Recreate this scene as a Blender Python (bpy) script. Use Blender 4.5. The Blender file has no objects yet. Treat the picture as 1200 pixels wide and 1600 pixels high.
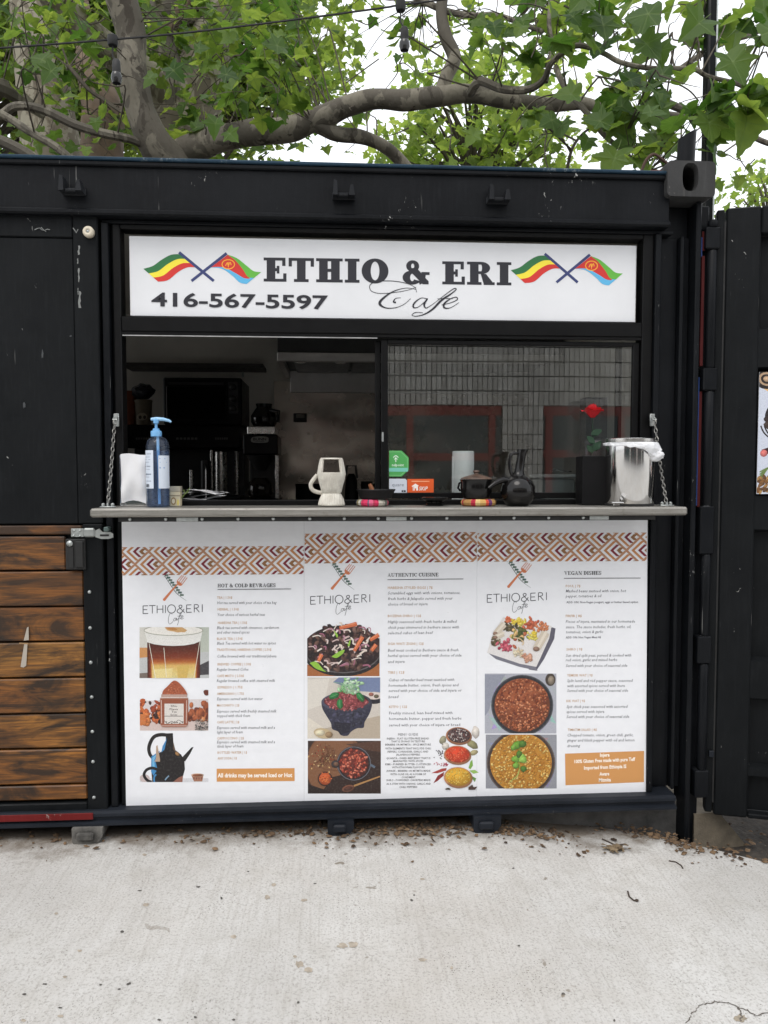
import bpy, bmesh, math, random
from mathutils import Vector, Matrix, noise as mnoise
random.seed(7)
R = math.radians
scene = bpy.context.scene
COL = scene.collection

# ------------------------------------------------------------------ camera
CAM = Vector((0, -2.93, 1.42))
YAW, PITCH, FPX = R(3.65), R(2.884), 1202.0
fwd = Vector((math.sin(YAW) * math.cos(PITCH), math.cos(YAW) * math.cos(PITCH), -math.sin(PITCH)))
rgt = Vector((math.cos(YAW), -math.sin(YAW), 0))
upv = rgt.cross(fwd)
cd = bpy.data.cameras.new('camera')
cam = bpy.data.objects.new('camera', cd)
COL.objects.link(cam)
cam.matrix_world = Matrix(((rgt.x, upv.x, -fwd.x, CAM.x), (rgt.y, upv.y, -fwd.y, CAM.y), (rgt.z, upv.z, -fwd.z, CAM.z), (0, 0, 0, 1)))
cd.sensor_width = 36; cd.lens = FPX / 1600 * 36; cd.clip_start = .05; cd.clip_end = 500
scene.camera = cam
scene.render.resolution_x = 768; scene.render.resolution_y = 1024

# ------------------------------------------------------------------ sky, sun, exposure
SUN_EL, SUN_AZ = R(58), R(205)      # azimuth from +Y, clockwise: high, behind the photographer
w = bpy.data.worlds.new('World'); scene.world = w; w.use_nodes = True
wn = w.node_tree.nodes; wl = w.node_tree.links; wn.clear()
sky = wn.new('ShaderNodeTexSky'); sky.sky_type = 'NISHITA'; sky.sun_disc = False
sky.sun_elevation = SUN_EL; sky.sun_rotation = SUN_AZ
sky.air_density = 1.0; sky.dust_density = 6.0; sky.ozone_density = 1.0
hs = wn.new('ShaderNodeMix'); hs.data_type = 'RGBA'; hs.inputs[0].default_value = .85; hs.inputs[7].default_value = (9.0, 9.2, 9.5, 1)   # an even white cloud cover over the sky
bg = wn.new('ShaderNodeBackground'); bg.inputs['Strength'].default_value = .12
wo = wn.new('ShaderNodeOutputWorld')
wl.new(sky.outputs[0], hs.inputs[6]); wl.new(hs.outputs[2], bg.inputs['Color']); wl.new(bg.outputs[0], wo.inputs[0])
sl = bpy.data.lights.new('sun', 'SUN'); sl.energy = .7; sl.angle = R(30); sl.color = (1, .97, .93)
so = bpy.data.objects.new('sun', sl); COL.objects.link(so)
sdir = Vector((math.sin(SUN_AZ) * math.cos(SUN_EL), math.cos(SUN_AZ) * math.cos(SUN_EL), math.sin(SUN_EL)))
so.rotation_euler = sdir.to_track_quat('Z', 'Y').to_euler(); so.location = (0, -4, 12)
scene.view_settings.view_transform = 'Standard'; scene.view_settings.look = 'None'
scene.view_settings.gamma = 1; scene.view_settings.use_curve_mapping = False
scene.view_settings.exposure = .62
scene.cycles.max_bounces = 8; scene.cycles.transparent_max_bounces = 16
try: scene.cycles.use_denoising = True
except Exception: pass

# ------------------------------------------------------------------ places: where the ray of a photo point meets the plane y = const
def F(px, py, y=0.0):
    d = fwd + rgt * ((px - 600) / FPX) + upv * ((800 - py) / FPX)
    return CAM + d * ((y - CAM.y) / d.y)
def FX(px, y=0.0, py=800): return F(px, py, y).x
def FZ(py, y=0.0, px=600): return F(px, py, y).z

# ------------------------------------------------------------------ object helpers
def tag(o, label=None, cat=None, group=None, kind=None):
    if label: o['label'] = label
    if cat: o['category'] = cat
    if group: o['group'] = group
    if kind: o['kind'] = kind
    return o
def thing(name, label, cat, loc=(0, 0, 0), group=None):
    o = bpy.data.objects.new(name, None); COL.objects.link(o); o.location = loc; o.empty_display_size = .05
    return tag(o, label, cat, group)
def abs_loc(o):
    v = Vector(o.location)
    return v + abs_loc(o.parent) if o.parent else v
def link(name, me, mat=None, parent=None):
    o = bpy.data.objects.new(name, me); COL.objects.link(o)
    if mat is not None and me is not None and not me.materials: me.materials.append(mat)
    if parent is not None:
        o.parent = parent; o.matrix_parent_inverse = Matrix.Translation(-pivot(parent))
    return o
PIV = {}
def pivot(o):        # world place of an object's origin (meshes sit at the world origin inside their parent's space)
    if o.type == 'EMPTY': return Vector(o.location)
    return Vector(o.matrix_basis.translation)
class MB:
    """collects shapes; build() links them as one mesh object"""
    def __init__(s): s.v = []; s.f = []; s.mi = []; s.sm = []
    def add(s, vs, fs, smooth=False):
        b = len(s.v); s.v += [tuple(v) for v in vs]
        for f in fs: s.f.append(tuple(i + b for i in f)); s.sm.append(smooth)
        return s
    def box(s, x0, x1, y0, y1, z0, z1, bev=0.0, rot=None):
        if x0 > x1: x0, x1 = x1, x0
        if y0 > y1: y0, y1 = y1, y0
        if z0 > z1: z0, z1 = z1, z0
        bev = min(bev, (x1 - x0) * .45, (y1 - y0) * .45, (z1 - z0) * .45)
        if bev <= 0:
            vs = [(x, y, z) for z in (z0, z1) for y in (y0, y1) for x in (x0, x1)]
            fs = [(0, 2, 3, 1), (4, 5, 7, 6), (0, 1, 5, 4), (2, 6, 7, 3), (0, 4, 6, 2), (1, 3, 7, 5)]
        else:
            bm = bmesh.new()
            bmesh.ops.create_cube(bm, size=1)
            for v in bm.verts:
                v.co = Vector(((x0 + x1) / 2 + v.co.x * (x1 - x0), (y0 + y1) / 2 + v.co.y * (y1 - y0), (z0 + z1) / 2 + v.co.z * (z1 - z0)))
            bmesh.ops.bevel(bm, geom=bm.edges[:], offset=bev, segments=1, affect='EDGES', profile=.5)
            bm.verts.index_update()
            vs = [v.co.copy() for v in bm.verts]; fs = [tuple(v.index for v in f.verts) for f in bm.faces]; bm.free()
        if rot is not None: vs = [rot @ Vector(v) for v in vs]
        return s.add(vs, fs)
    def lathe(s, prof, cx, cy, z0=0, seg=24, M=None, cap=True, sy=1.0):
        n = len(prof); vs = []; fs = []
        for r, z in prof:
            for k in range(seg):
                a = 2 * math.pi * k / seg
                vs.append(Vector((cx + r * math.cos(a), cy + r * sy * math.sin(a), z0 + z)))
        for i in range(n - 1):
            for k in range(seg):
                k2 = (k + 1) % seg
                fs.append((i * seg + k, i * seg + k2, (i + 1) * seg + k2, (i + 1) * seg + k))
        if cap:
            fs.append(tuple(reversed(range(seg)))); fs.append(tuple((n - 1) * seg + k for k in range(seg)))
        if M is not None: vs = [M @ v for v in vs]
        return s.add(vs, fs, True)
    def tube(s, pts, rad, seg=8, cap=True):
        pts = [Vector(p) for p in pts]; n = len(pts)
        if not hasattr(rad, '__len__'): rad = [rad] * n
        vs = []; fs = []; ref = None
        for i, p in enumerate(pts):
            t = (pts[min(i + 1, n - 1)] - pts[max(i - 1, 0)])
            t = t.normalized() if t.length > 1e-9 else Vector((0, 0, 1))
            if ref is None: ref = Vector((0, 0, 1)) if abs(t.z) < .9 else Vector((1, 0, 0))
            a = (ref - t * ref.dot(t))
            a = a.normalized() if a.length > 1e-6 else t.orthogonal().normalized()
            ref = a; b = t.cross(a)
            for k in range(seg):
                th = 2 * math.pi * k / seg
                vs.append(p + (a * math.cos(th) + b * math.sin(th)) * rad[i])
        for i in range(n - 1):
            for k in range(seg):
                k2 = (k + 1) % seg
                fs.append((i * seg + k, i * seg + k2, (i + 1) * seg + k2, (i + 1) * seg + k))
        if cap:
            fs.append(tuple(reversed(range(seg)))); fs.append(tuple((n - 1) * seg + k for k in range(seg)))
        return s.add(vs, fs, True)
    def prism(s, outline, y0, y1):          # outline in (x, z), extruded along y
        n = len(outline)
        vs = [(x, y0, z) for x, z in outline] + [(x, y1, z) for x, z in outline]
        fs = [tuple(range(n)), tuple(reversed(range(n, 2 * n)))] + [(i, i + n, (i + 1) % n + n, (i + 1) % n) for i in range(n)]
        return s.add(vs, fs)
    def mesh(s, name):
        me = bpy.data.meshes.new(name); me.from_pydata(s.v, [], s.f)
        me.polygons.foreach_set('use_smooth', s.sm); me.update()
        return me
    def build(s, name, mat, parent=None, fix=True):
        me = s.mesh(name)
        if fix:
            bm = bmesh.new(); bm.from_mesh(me); bmesh.ops.recalc_face_normals(bm, faces=bm.faces[:]); bm.to_mesh(me); bm.free()
        if any(s.sm):
            try: me.set_sharp_from_angle(angle=R(40))
            except Exception: pass
        return link(name, me, mat, parent)
def box(name, mat, parent, x0, x1, y0, y1, z0, z1, bev=.003):
    return MB().box(x0, x1, y0, y1, z0, z1, bev).build(name, mat, parent)
def crom(pts, n=8):                         # smooth curve through the points (any dimension)
    P = [tuple(p) for p in pts]; P = [P[0]] + P + [P[-1]]; out = []
    for i in range(1, len(P) - 2):
        for k in range(n):
            t = k / n
            out.append(tuple(.5 * (2 * b + (c - a) * t + (2 * a - 5 * b + 4 * c - d) * t * t + (3 * b - a - 3 * c + d) * t ** 3) for a, b, c, d in zip(P[i - 1], P[i], P[i + 1], P[i + 2])))
    out.append(P[-2]); return out

# ------------------------------------------------------------------ materials
def lin(c):
    return tuple(((x / 255) / 12.92 if x / 255 <= .04045 else (((x / 255) + .055) / 1.055) ** 2.4) for x in c[:3])
class NT:
    def __init__(s, name):
        s.m = bpy.data.materials.new(name); s.m.use_nodes = True; s.t = s.m.node_tree; s.t.nodes.clear()
        s.out = s.n('ShaderNodeOutputMaterial'); s.b = s.n('ShaderNodeBsdfPrincipled'); s.l(s.b.outputs[0], s.out.inputs[0])
    def n(s, t, **kw):
        nd = s.t.nodes.new(t)
        for k, v in kw.items(): setattr(nd, k, v)
        return nd
    def l(s, a, b): s.t.links.new(a, b)
    def pos(s, scale=(1, 1, 1), rnd=0.0, rot=(0, 0, 0)):
        g = s.n('ShaderNodeNewGeometry'); mp = s.n('ShaderNodeMapping'); mp.inputs['Scale'].default_value = scale; mp.inputs['Rotation'].default_value = rot
        if rnd:
            oi = s.n('ShaderNodeObjectInfo'); mu = s.n('ShaderNodeVectorMath', operation='SCALE'); mu.inputs[0].default_value = (rnd, rnd * 1.7, rnd * 2.3)
            s.l(oi.outputs['Random'], mu.inputs['Scale']); ad = s.n('ShaderNodeVectorMath', operation='ADD')
            s.l(g.outputs['Position'], ad.inputs[0]); s.l(mu.outputs[0], ad.inputs[1]); s.l(ad.outputs[0], mp.inputs['Vector'])
        else: s.l(g.outputs['Position'], mp.inputs['Vector'])
        return mp.outputs[0]
    def noise(s, vec, scale, detail=4, rough=.5, dist=0.0):
        nd = s.n('ShaderNodeTexNoise'); nd.inputs['Scale'].default_value = scale; nd.inputs['Detail'].default_value = detail
        nd.inputs['Roughness'].default_value = rough; nd.inputs['Distortion'].default_value = dist
        s.l(vec, nd.inputs['Vector']); return nd.outputs['Fac']
    def vor(s, vec, scale, feature='F1'):
        nd = s.n('ShaderNodeTexVoronoi', feature=feature); nd.inputs['Scale'].default_value = scale; s.l(vec, nd.inputs['Vector']); return nd.outputs['Distance']
    def ramp(s, f, stops):
        r = s.n('ShaderNodeValToRGB'); e = r.color_ramp.elements
        while len(e) < len(stops): e.new(.5)
        for el, (p, c) in zip(e, stops):
            el.position = p; el.color = (c, c, c, 1) if not hasattr(c, '__len__') else (*c[:3], 1)
        s.l(f, r.inputs[0]); return r.outputs[0]
    def mix(s, f, a, b, mode='MIX'):
        m = s.n('ShaderNodeMix', data_type='RGBA', blend_type=mode)
        for i, v in ((0, f), (6, a), (7, b)):
            if hasattr(v, 'is_linked'): s.l(v, m.inputs[i])
            elif i == 0: m.inputs[0].default_value = v
            else: m.inputs[i].default_value = (*v[:3], 1)
        return m.outputs[2]
    def mul(s, a, b, op='MULTIPLY'):
        m = s.n('ShaderNodeMath', operation=op)
        for i, v in ((0, a), (1, b)):
            if hasattr(v, 'is_linked'): s.l(v, m.inputs[i])
            else: m.inputs[i].default_value = v
        return m.outputs[0]
    def bump(s, h, strength=.3, dist=.01):
        b = s.n('ShaderNodeBump'); b.inputs['Strength'].default_value = strength; b.inputs['Distance'].default_value = dist
        s.l(h, b.inputs['Height']); s.l(b.outputs[0], s.b.inputs['Normal'])
    def set(s, **kw):
        for k, v in kw.items():
            i = s.b.inputs[k.replace('_', ' ')]
            if hasattr(v, 'is_linked'): s.l(v, i)
            elif hasattr(v, '__len__'): i.default_value = (*v[:3], 1)
            else: i.default_value = v
        return s
def simple(name, col, rough=.5, metal=0, var=.2, scale=12, bump=0.0, bscale=150, **kw):
    t = NT(name); v = t.pos(rnd=3.0)
    f = t.noise(v, scale, 5, .6)
    lo = tuple(c * (1 - var) for c in col); hi = tuple(min(1, c * (1 + var)) for c in col)
    t.set(Base_Color=t.ramp(f, [(.3, lo), (.7, hi)]), Metallic=metal, Roughness=t.mul(t.ramp(t.noise(v, scale * 2.3, 3), [(.3, rough * .85), (.7, min(1, rough * 1.15))]), 1.0), **kw)
    if bump: t.bump(t.noise(v, bscale, 4, .6), bump, .004)
    return t.m
def painted(name, col, rough=.42, chips=.66, chipcol=(.45, .45, .43), dust=.5, bumpy=.08):
    """worn brushed paint: streaks, dust, small chips and scratches"""
    t = NT(name); v = t.pos()
    big = t.noise(v, 3.1, 6, .6); fine = t.noise(t.pos((30, 30, 3)), 3, 4, .6)
    base = t.mix(t.ramp(big, [(.35, 0), (.72, dust)]), col, tuple(c * 1.9 + .006 for c in col))
    base = t.mix(t.ramp(fine, [(.5, 0), (.8, .35)]), base, tuple(c * 2.1 + .008 for c in col))
    a = t.noise(t.pos((1, 1, .5)), 75, 3, .7, .6); b = t.noise(v, 5.3, 2)
    chip = t.mul(t.ramp(a, [(chips, 0), (chips + .015, .8)]), t.ramp(b, [(.58, 0), (.66, 1)]))
    sc = t.noise(t.pos((1, 1, .035)), 120, 2, .5, .2)
    scr = t.mul(t.ramp(sc, [(.72, 0), (.75, .5)]), t.ramp(t.noise(v, 4.1, 2), [(.54, 0), (.64, 1)]))
    c = t.mix(chip, base, chipcol); c = t.mix(scr, c, tuple(x * .6 for x in chipcol))
    t.set(Base_Color=c, Specular_IOR_Level=.13, Roughness=t.ramp(t.noise(v, 9, 4), [(.3, rough * .8), (.7, rough * 1.3)]))
    t.bump(t.mul(t.mul(t.noise(v, 40, 5, .6), .35), t.mul(t.noise(v, 2.6, 2, .4), 3.0), 'ADD'), bumpy * 1.6, .012)
    return t.m
BLACK = painted('black_container_paint', (.0036, .0043, .0056))
BLACK2 = painted('black_door_paint', (.0046, .0055, .0064), .55, .70, dust=.35)
ALU = simple('black_anodised_aluminium', (.0045, .0045, .0048), .38, 0, .2, 10, Specular_IOR_Level=.16)
RUBBER = simple('black_rubber', (.012, .012, .012), .7)
RAILM = painted('bottom_rail_paint', (.009, .011, .015), .38, .68, (.30, .30, .29), .8, .15)
BLUE_EDGE = painted('blue_worn_paint', (.012, .030, .050), .5, .55, (.16, .19, .21), .6)
REDP = painted('red_worn_paint', (.11, .010, .010), .45, .62, (.4, .35, .32), .4)
BLUEP = painted('blue_paint', (.012, .028, .10), .45, .68)
STEEL = simple('brushed_steel', (.55, .54, .52), .28, 1, .12, 20)
GALV = simple('galvanised_steel', (.42, .44, .43), .42, .8, .15, 60)
CHROME = simple('polished_steel', (.66, .65, .64), .12, 1, .05, 10)
WHITEP = simple('white_paper', (.74, .74, .75), .7, 0, .03, 20, .1, 60)
def counter_mat():
    t = NT('counter_steel'); v = t.pos((1, 14, 14)); f = t.noise(v, 7, 6, .65)
    spots = t.noise(t.pos(), 42, 5, .65)
    c = t.ramp(f, [(.3, (.20, .19, .17)), (.7, (.36, .345, .315))])
    c = t.mix(t.ramp(spots, [(.55, 0), (.7, .5)]), c, (.17, .155, .13))
    t.set(Base_Color=c, Metallic=.55, Roughness=t.ramp(spots, [(.3, .34), (.7, .55)])); t.bump(f, .06, .003)
    return t.m
COUNTER = counter_mat()
def wood_mat():
    t = NT('stained_plank_wood'); v = t.pos((1, 1, 1), 7.0)
    grain = t.noise(t.pos((1.0, 1, 22), 7.0), 3.4, 8, .62, 2.2)
    fine = t.noise(t.pos((2.0, 2, 70), 7.0), 8.0, 4, .6, .3)
    patch = t.noise(t.pos((1.0, 1, 3.4), 11.0), 2.6, 5, .6, 1.6)
    kn = t.vor(t.pos((1.0, 1, 1.5), 5.0), 3.6)
    oi = t.n('ShaderNodeObjectInfo')
    tone = t.mix(oi.outputs['Random'], (.38, .175, .032), (.43, .145, .015))
    tone = t.mix(t.ramp(t.noise(t.pos((1, 1, 3), 9.0), 2.0, 3), [(.35, 0), (.65, 1)]), tone, (.27, .092, .013))
    dark = t.mix(t.ramp(grain, [(.36, .8), (.60, 0)]), tone, (.060, .026, .008))
    c = t.mix(t.ramp(patch, [(.43, 0), (.60, .95)]), dark, (.011, .006, .003))
    c = t.mix(t.ramp(fine, [(.4, .25), (.62, 0)]), c, (.04, .018, .006))
    c = t.mix(t.ramp(oi.outputs['Random'], [(.2, 0), (.55, .12), (.9, .42)]), c, (.050, .022, .007))
    c = t.mix(t.ramp(t.noise(t.pos((.7, 1, 5), 13.0), 3.0, 5, .6, .8), [(.49, 0), (.62, .85)]), c, (.014, .007, .003))
    c = t.mix(t.ramp(kn, [(.03, .93), (.10, .55), (.17, 0)]), c, (.012, .006, .003))
    t.set(Base_Color=c, Roughness=.5); t.bump(t.mul(grain, fine), .25, .004)
    return t.m
WOOD = wood_mat()
def concrete_mat():
    t = NT('broomed_concrete'); v = t.pos()
    big = t.noise(v, 1.3, 5, .6); mid = t.noise(v, 9, 6, .65); fine = t.noise(v, 140, 4, .7)
    broom = t.noise(t.pos((26, 1.1, 1), rot=(0, 0, R(-14))), 3.2, 3, .6)
    c = t.ramp(big, [(.3, (.47, .46, .44)), (.7, (.60, .595, .575))])
    c = t.mix(t.ramp(mid, [(.45, 0), (.75, .4)]), c, (.36, .34, .30))
    c = t.mix(t.ramp(broom, [(.5, 0), (.7, .35)]), c, (.34, .32, .29))
    c = t.mix(t.ramp(t.noise(v, .75, 4, .6, .6), [(.48, 0), (.75, .5)]), c, (.40, .36, .315)); c = t.mix(t.ramp(t.noise(v, 3.7, 6, .7, .5), [(.52, 0), (.72, .35)]), c, (.62, .615, .60))
    c = t.mix(t.ramp(fine, [(.50, 0), (.64, .6)]), c, (.25, .235, .21))
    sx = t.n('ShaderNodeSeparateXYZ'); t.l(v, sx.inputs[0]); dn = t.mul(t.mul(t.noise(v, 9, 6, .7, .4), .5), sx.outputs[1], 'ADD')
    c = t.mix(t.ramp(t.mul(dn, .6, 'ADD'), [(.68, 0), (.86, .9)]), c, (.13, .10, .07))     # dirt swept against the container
    pit = t.vor(v, 95); pm = t.noise(v, 6.5, 3)
    c = t.mix(t.mul(t.ramp(pit, [(.11, 1), (.19, 0)]), t.ramp(pm, [(.49, 0), (.62, 1)])), c, (.10, .092, .08))
    st = t.noise(v, 13.0, 2, .5, .5)
    c = t.mix(t.mul(t.ramp(st, [(.71, 0), (.735, .8)]), t.ramp(t.noise(v, 2.2, 1), [(.45, 0), (.6, 1)])), c, (.17, .14, .10))
    t.set(Base_Color=c, Roughness=.88)
    t.bump(t.mul(t.mul(fine, .6), t.mul(broom, .5), 'ADD'), .35, .006)
    return t.m
CONC = concrete_mat()
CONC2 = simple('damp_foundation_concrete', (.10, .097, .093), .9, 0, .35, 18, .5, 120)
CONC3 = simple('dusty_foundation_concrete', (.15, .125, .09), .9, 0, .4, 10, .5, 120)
SOIL = simple('soil', (.026, .019, .013), .95, 0, .5, 25, .8, 90)
def print_mat():
    t = NT('printed_ink'); a = t.n('ShaderNodeAttribute', attribute_name='Col')
    t.set(Base_Color=a.outputs['Color'], Roughness=.42); return t.m
PRINT = print_mat()
def photo_mat():
    t = NT('printed_photo'); a = t.n('ShaderNodeAttribute', attribute_name='Col'); v = t.pos()
    n1 = t.noise(v, 420, 4, .7); n2 = t.noise(v, 120, 4, .6)
    c = t.mix(t.ramp(n1, [(.35, .28), (.6, 0)]), a.outputs['Color'], (.02, .016, .014)); c = t.mix(t.ramp(n2, [(.5, 0), (.75, .05)]), c, (.85, .82, .78))
    t.set(Base_Color=c, Roughness=.42); return t.m
PHOTO = photo_mat()
def vinyl_mat():
    t = NT('white_vinyl'); v = t.pos()
    wr = t.noise(t.pos((.35, 1, 2.2)), 9, 4, .55); sm = t.noise(v, 26, 3, .6)
    c = t.ramp(sm, [(.3, (.80, .81, .84)), (.75, (.84, .85, .88))])
    scuff = t.mul(t.ramp(t.noise(t.pos((1, 1, 3)), 34, 5, .7, .7), [(.66, 0), (.7, .35)]), t.ramp(t.noise(v, 3, 2), [(.5, 0), (.62, 1)]))
    c = t.mix(scuff, c, (.48, .47, .46))
    # the folds that cross the sheet and the grubby foot of it
    t.set(Base_Color=c, Roughness=.42)
    t.bump(wr, .10, .02); return t.m
VINYL = vinyl_mat()
SIGNW = simple('white_sign_board', (.72, .73, .75), .5, 0, .035, 5, .03, 30)
def glass_mat(name, tint, refl=1.6, rough=0.0, haze=0.0, hcol=(.3, .4, .6)):
    m = bpy.data.materials.new(name); m.use_nodes = True; t = m.node_tree; t.nodes.clear()
    o = t.nodes.new('ShaderNodeOutputMaterial'); mx = t.nodes.new('ShaderNodeMixShader'); fr = t.nodes.new('ShaderNodeMath'); fr.operation = 'MULTIPLY_ADD'; f0 = ((refl - 1) / (refl + 1)) ** 2; fr.inputs[1].default_value = 1 - f0; fr.inputs[2].default_value = f0
    lw = t.nodes.new('ShaderNodeLayerWeight'); pw = t.nodes.new('ShaderNodeMath'); pw.operation = 'POWER'; pw.inputs[1].default_value = 5; t.links.new(lw.outputs['Facing'], pw.inputs[0]); t.links.new(pw.outputs[0], fr.inputs[0]); lw.inputs[0].default_value = .5
    tr = t.nodes.new('ShaderNodeBsdfTransparent'); tr.inputs[0].default_value = (*tint, 1)
    gl = t.nodes.new('ShaderNodeBsdfGlossy'); gl.inputs['Roughness'].default_value = rough
    nz = t.nodes.new('ShaderNodeTexNoise'); nz.inputs['Scale'].default_value = 2.2; nz.inputs['Detail'].default_value = 1
    gm = t.nodes.new('ShaderNodeNewGeometry'); t.links.new(gm.outputs['Position'], nz.inputs['Vector'])
    bp = t.nodes.new('ShaderNodeBump'); bp.inputs['Strength'].default_value = .015; bp.inputs['Distance'].default_value = .02
    t.links.new(nz.outputs['Fac'], bp.inputs['Height']); t.links.new(bp.outputs[0], gl.inputs['Normal'])
    t.links.new(fr.outputs[0], mx.inputs[0]); hz_ = t.nodes.new('ShaderNodeMixShader'); hz_.inputs[0].default_value = haze; df = t.nodes.new('ShaderNodeBsdfDiffuse'); df.inputs[0].default_value = (*hcol, 1); t.links.new(tr.outputs[0], hz_.inputs[1]); t.links.new(df.outputs[0], hz_.inputs[2]); t.links.new(hz_.outputs[0], mx.inputs[1]); t.links.new(gl.outputs[0], mx.inputs[2]); t.links.new(mx.outputs[0], o.inputs[0])
    return m
GLASS = glass_mat('window_glass', (.84, .87, .86), 2.3)
GLASS2 = glass_mat('inner_window_glass', (.96, .97, .97), 1.3)
def plain(name, rgb, rough=.5, metal=0, **kw): return simple(name, lin(rgb), rough, metal, .12, 15, **kw)

# ------------------------------------------------------------------ flat print: coloured outlines laid on a sheet, each a hair above the one below
class Art:
    STEP = 7e-6
    def __init__(s, y, mapf=None):
        s.y = y; s.v = []; s.f = []; s.c = []; s.k = 0; s.clip = None; s.map = mapf or (lambda p, q, y: F(p, q, y)); s.bump = True
    def poly(s, pts, col, step=True):
        if s.clip: pts = clip_poly(pts, s.clip)
        if len(pts) < 3: return
        if step: s.k += 1
        b = len(s.v); y = s.y - s.k * s.STEP; l = lin(col)
        for p in pts:
            s.v.append(tuple(s.map(p[0], p[1], y))); s.c.append((*l, 1))
        s.f.append(tuple(range(b, b + len(pts))))
    def rect(s, x0, y0, x1, y1, col): s.poly([(x0, y0), (x1, y0), (x1, y1), (x0, y1)], col)
    def ell(s, cx, cy, rx, ry, col, n=20, rot=0, jit=0.0):
        c, t = math.cos(rot), math.sin(rot); P = []
        for k in range(n):
            a = 2 * math.pi * k / n; q = 1 + random.uniform(-jit, jit)
            x, y = rx * q * math.cos(a), ry * q * math.sin(a); P.append((cx + x * c - y * t, cy + x * t + y * c))
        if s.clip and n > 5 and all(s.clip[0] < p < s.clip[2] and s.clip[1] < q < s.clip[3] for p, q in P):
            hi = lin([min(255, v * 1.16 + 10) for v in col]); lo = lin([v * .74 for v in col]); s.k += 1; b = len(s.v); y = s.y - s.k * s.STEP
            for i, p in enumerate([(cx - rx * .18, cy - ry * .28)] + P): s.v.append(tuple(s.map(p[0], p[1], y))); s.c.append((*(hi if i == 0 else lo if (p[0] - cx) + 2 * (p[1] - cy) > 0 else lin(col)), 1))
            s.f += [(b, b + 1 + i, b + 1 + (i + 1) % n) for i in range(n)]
        else: s.poly(P, col)
    def line(s, pts, w, col, step=True):
        n = len(pts)
        if not hasattr(w, '__len__'): w = [w] * n
        L = []; Rr = []
        for i, p in enumerate(pts):
            a, b = pts[max(0, i - 1)], pts[min(n - 1, i + 1)]
            dx, dy = b[0] - a[0], b[1] - a[1]; d = math.hypot(dx, dy) or 1; nx, ny = -dy / d * w[i] / 2, dx / d * w[i] / 2
            L.append((p[0] + nx, p[1] + ny)); Rr.append((p[0] - nx, p[1] - ny))
        if step: s.k += 1
        for i in range(n - 1): s.poly([L[i], L[i + 1], Rr[i + 1], Rr[i]], col, False)
    def curve(s, pts, w, col, n=8):
        if hasattr(w, '__len__'):
            q = crom([(*p, ww) for p, ww in zip(pts, w)], n); s.line([(a, b) for a, b, _ in q], [max(.05, c) for _, _, c in q], col)
        else: s.line(crom(pts, n), w, col)
    def text(s, body, x0, y0, x1, cap, col, shear=0.0, dy=0.0, bold=0.0, res=2):
        vs, fs = text_shape(body, bold, res)
        if not vs: return
        mx = min(v[0] for v in vs); Mx = max(v[0] for v in vs); sx = (x1 - x0) / (Mx - mx) if x1 else cap / .727; sy = cap / .727
        s.k += 1; b = len(s.v); y = s.y - s.k * s.STEP; l = lin(col)
        for vx, vy in vs:
            u = (vx - mx) * sx + vy * sy * shear; q = y0 - vy * sy + dy * (vx - mx) / (Mx - mx)
            s.v.append(tuple(s.map(x0 + u, q, y))); s.c.append((*l, 1))
        s.f += [tuple(i + b for i in f) for f in fs]
    def serif(s, body, x0, y0, x1, cap, col, SW=.2, TW=.07, SH=.05, dy=0.0, gap=.12, space=.5):
        x = 0; out = []
        for ch in body:
            if ch == ' ': x += space; continue
            g, wd = glyph(ch, SW, TW, SH); out.append((x, g)); x += wd + gap
        W = x - gap; sx = (x1 - x0) / W
        for gx, g in out:
            for P in g: s.poly([(x0 + (gx + p[0]) * sx, y0 - p[1] * cap + dy * (gx + p[0]) / W) for p in P], col)
    def build(s, name, parent=None, mat=None):
        me = bpy.data.meshes.new(name); me.from_pydata(s.v, [], s.f)
        ca = me.color_attributes.new('Col', 'FLOAT_COLOR', 'POINT')
        ca.data.foreach_set('color', [x for c in s.c for x in c])
        # every outline faces the viewer
        me.update()
        fl = [p.index for p in me.polygons if p.normal.y > 0]
        if fl:
            bm = bmesh.new(); bm.from_mesh(me); bm.faces.ensure_lookup_table()
            bmesh.ops.reverse_faces(bm, faces=[bm.faces[i] for i in fl]); bm.to_mesh(me); bm.free()
        return link(name, me, mat or (PHOTO if 'picture' in name else PRINT), parent)
def clip_poly(P, c):
    for ax, lim, sg in ((0, c[0], 1), (0, c[2], -1), (1, c[1], 1), (1, c[3], -1)):
        out = []
        for i, p in enumerate(P):
            q = P[i - 1]; pi = (p[ax] - lim) * sg >= 0; qi = (q[ax] - lim) * sg >= 0
            if pi != qi:
                t = (lim - q[ax]) / (p[ax] - q[ax]); out.append((q[0] + (p[0] - q[0]) * t, q[1] + (p[1] - q[1]) * t))
            if pi: out.append(p)
        P = out
        if not P: return P
    return P
_tc = {}
def text_shape(body, bold=0.0, res=2):
    k = (body, bold, res)
    if k not in _tc:
        c = bpy.data.curves.new('t', 'FONT'); c.body = body; c.resolution_u = res; c.offset = bold
        o = bpy.data.objects.new('t', c); COL.objects.link(o)
        m = bpy.data.meshes.new_from_object(o)
        _tc[k] = ([(v.co.x, v.co.y) for v in m.vertices], [tuple(p.vertices) for p in m.polygons])
        bpy.data.objects.remove(o); bpy.data.curves.remove(c); bpy.data.meshes.remove(m)
    return _tc[k]
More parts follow.
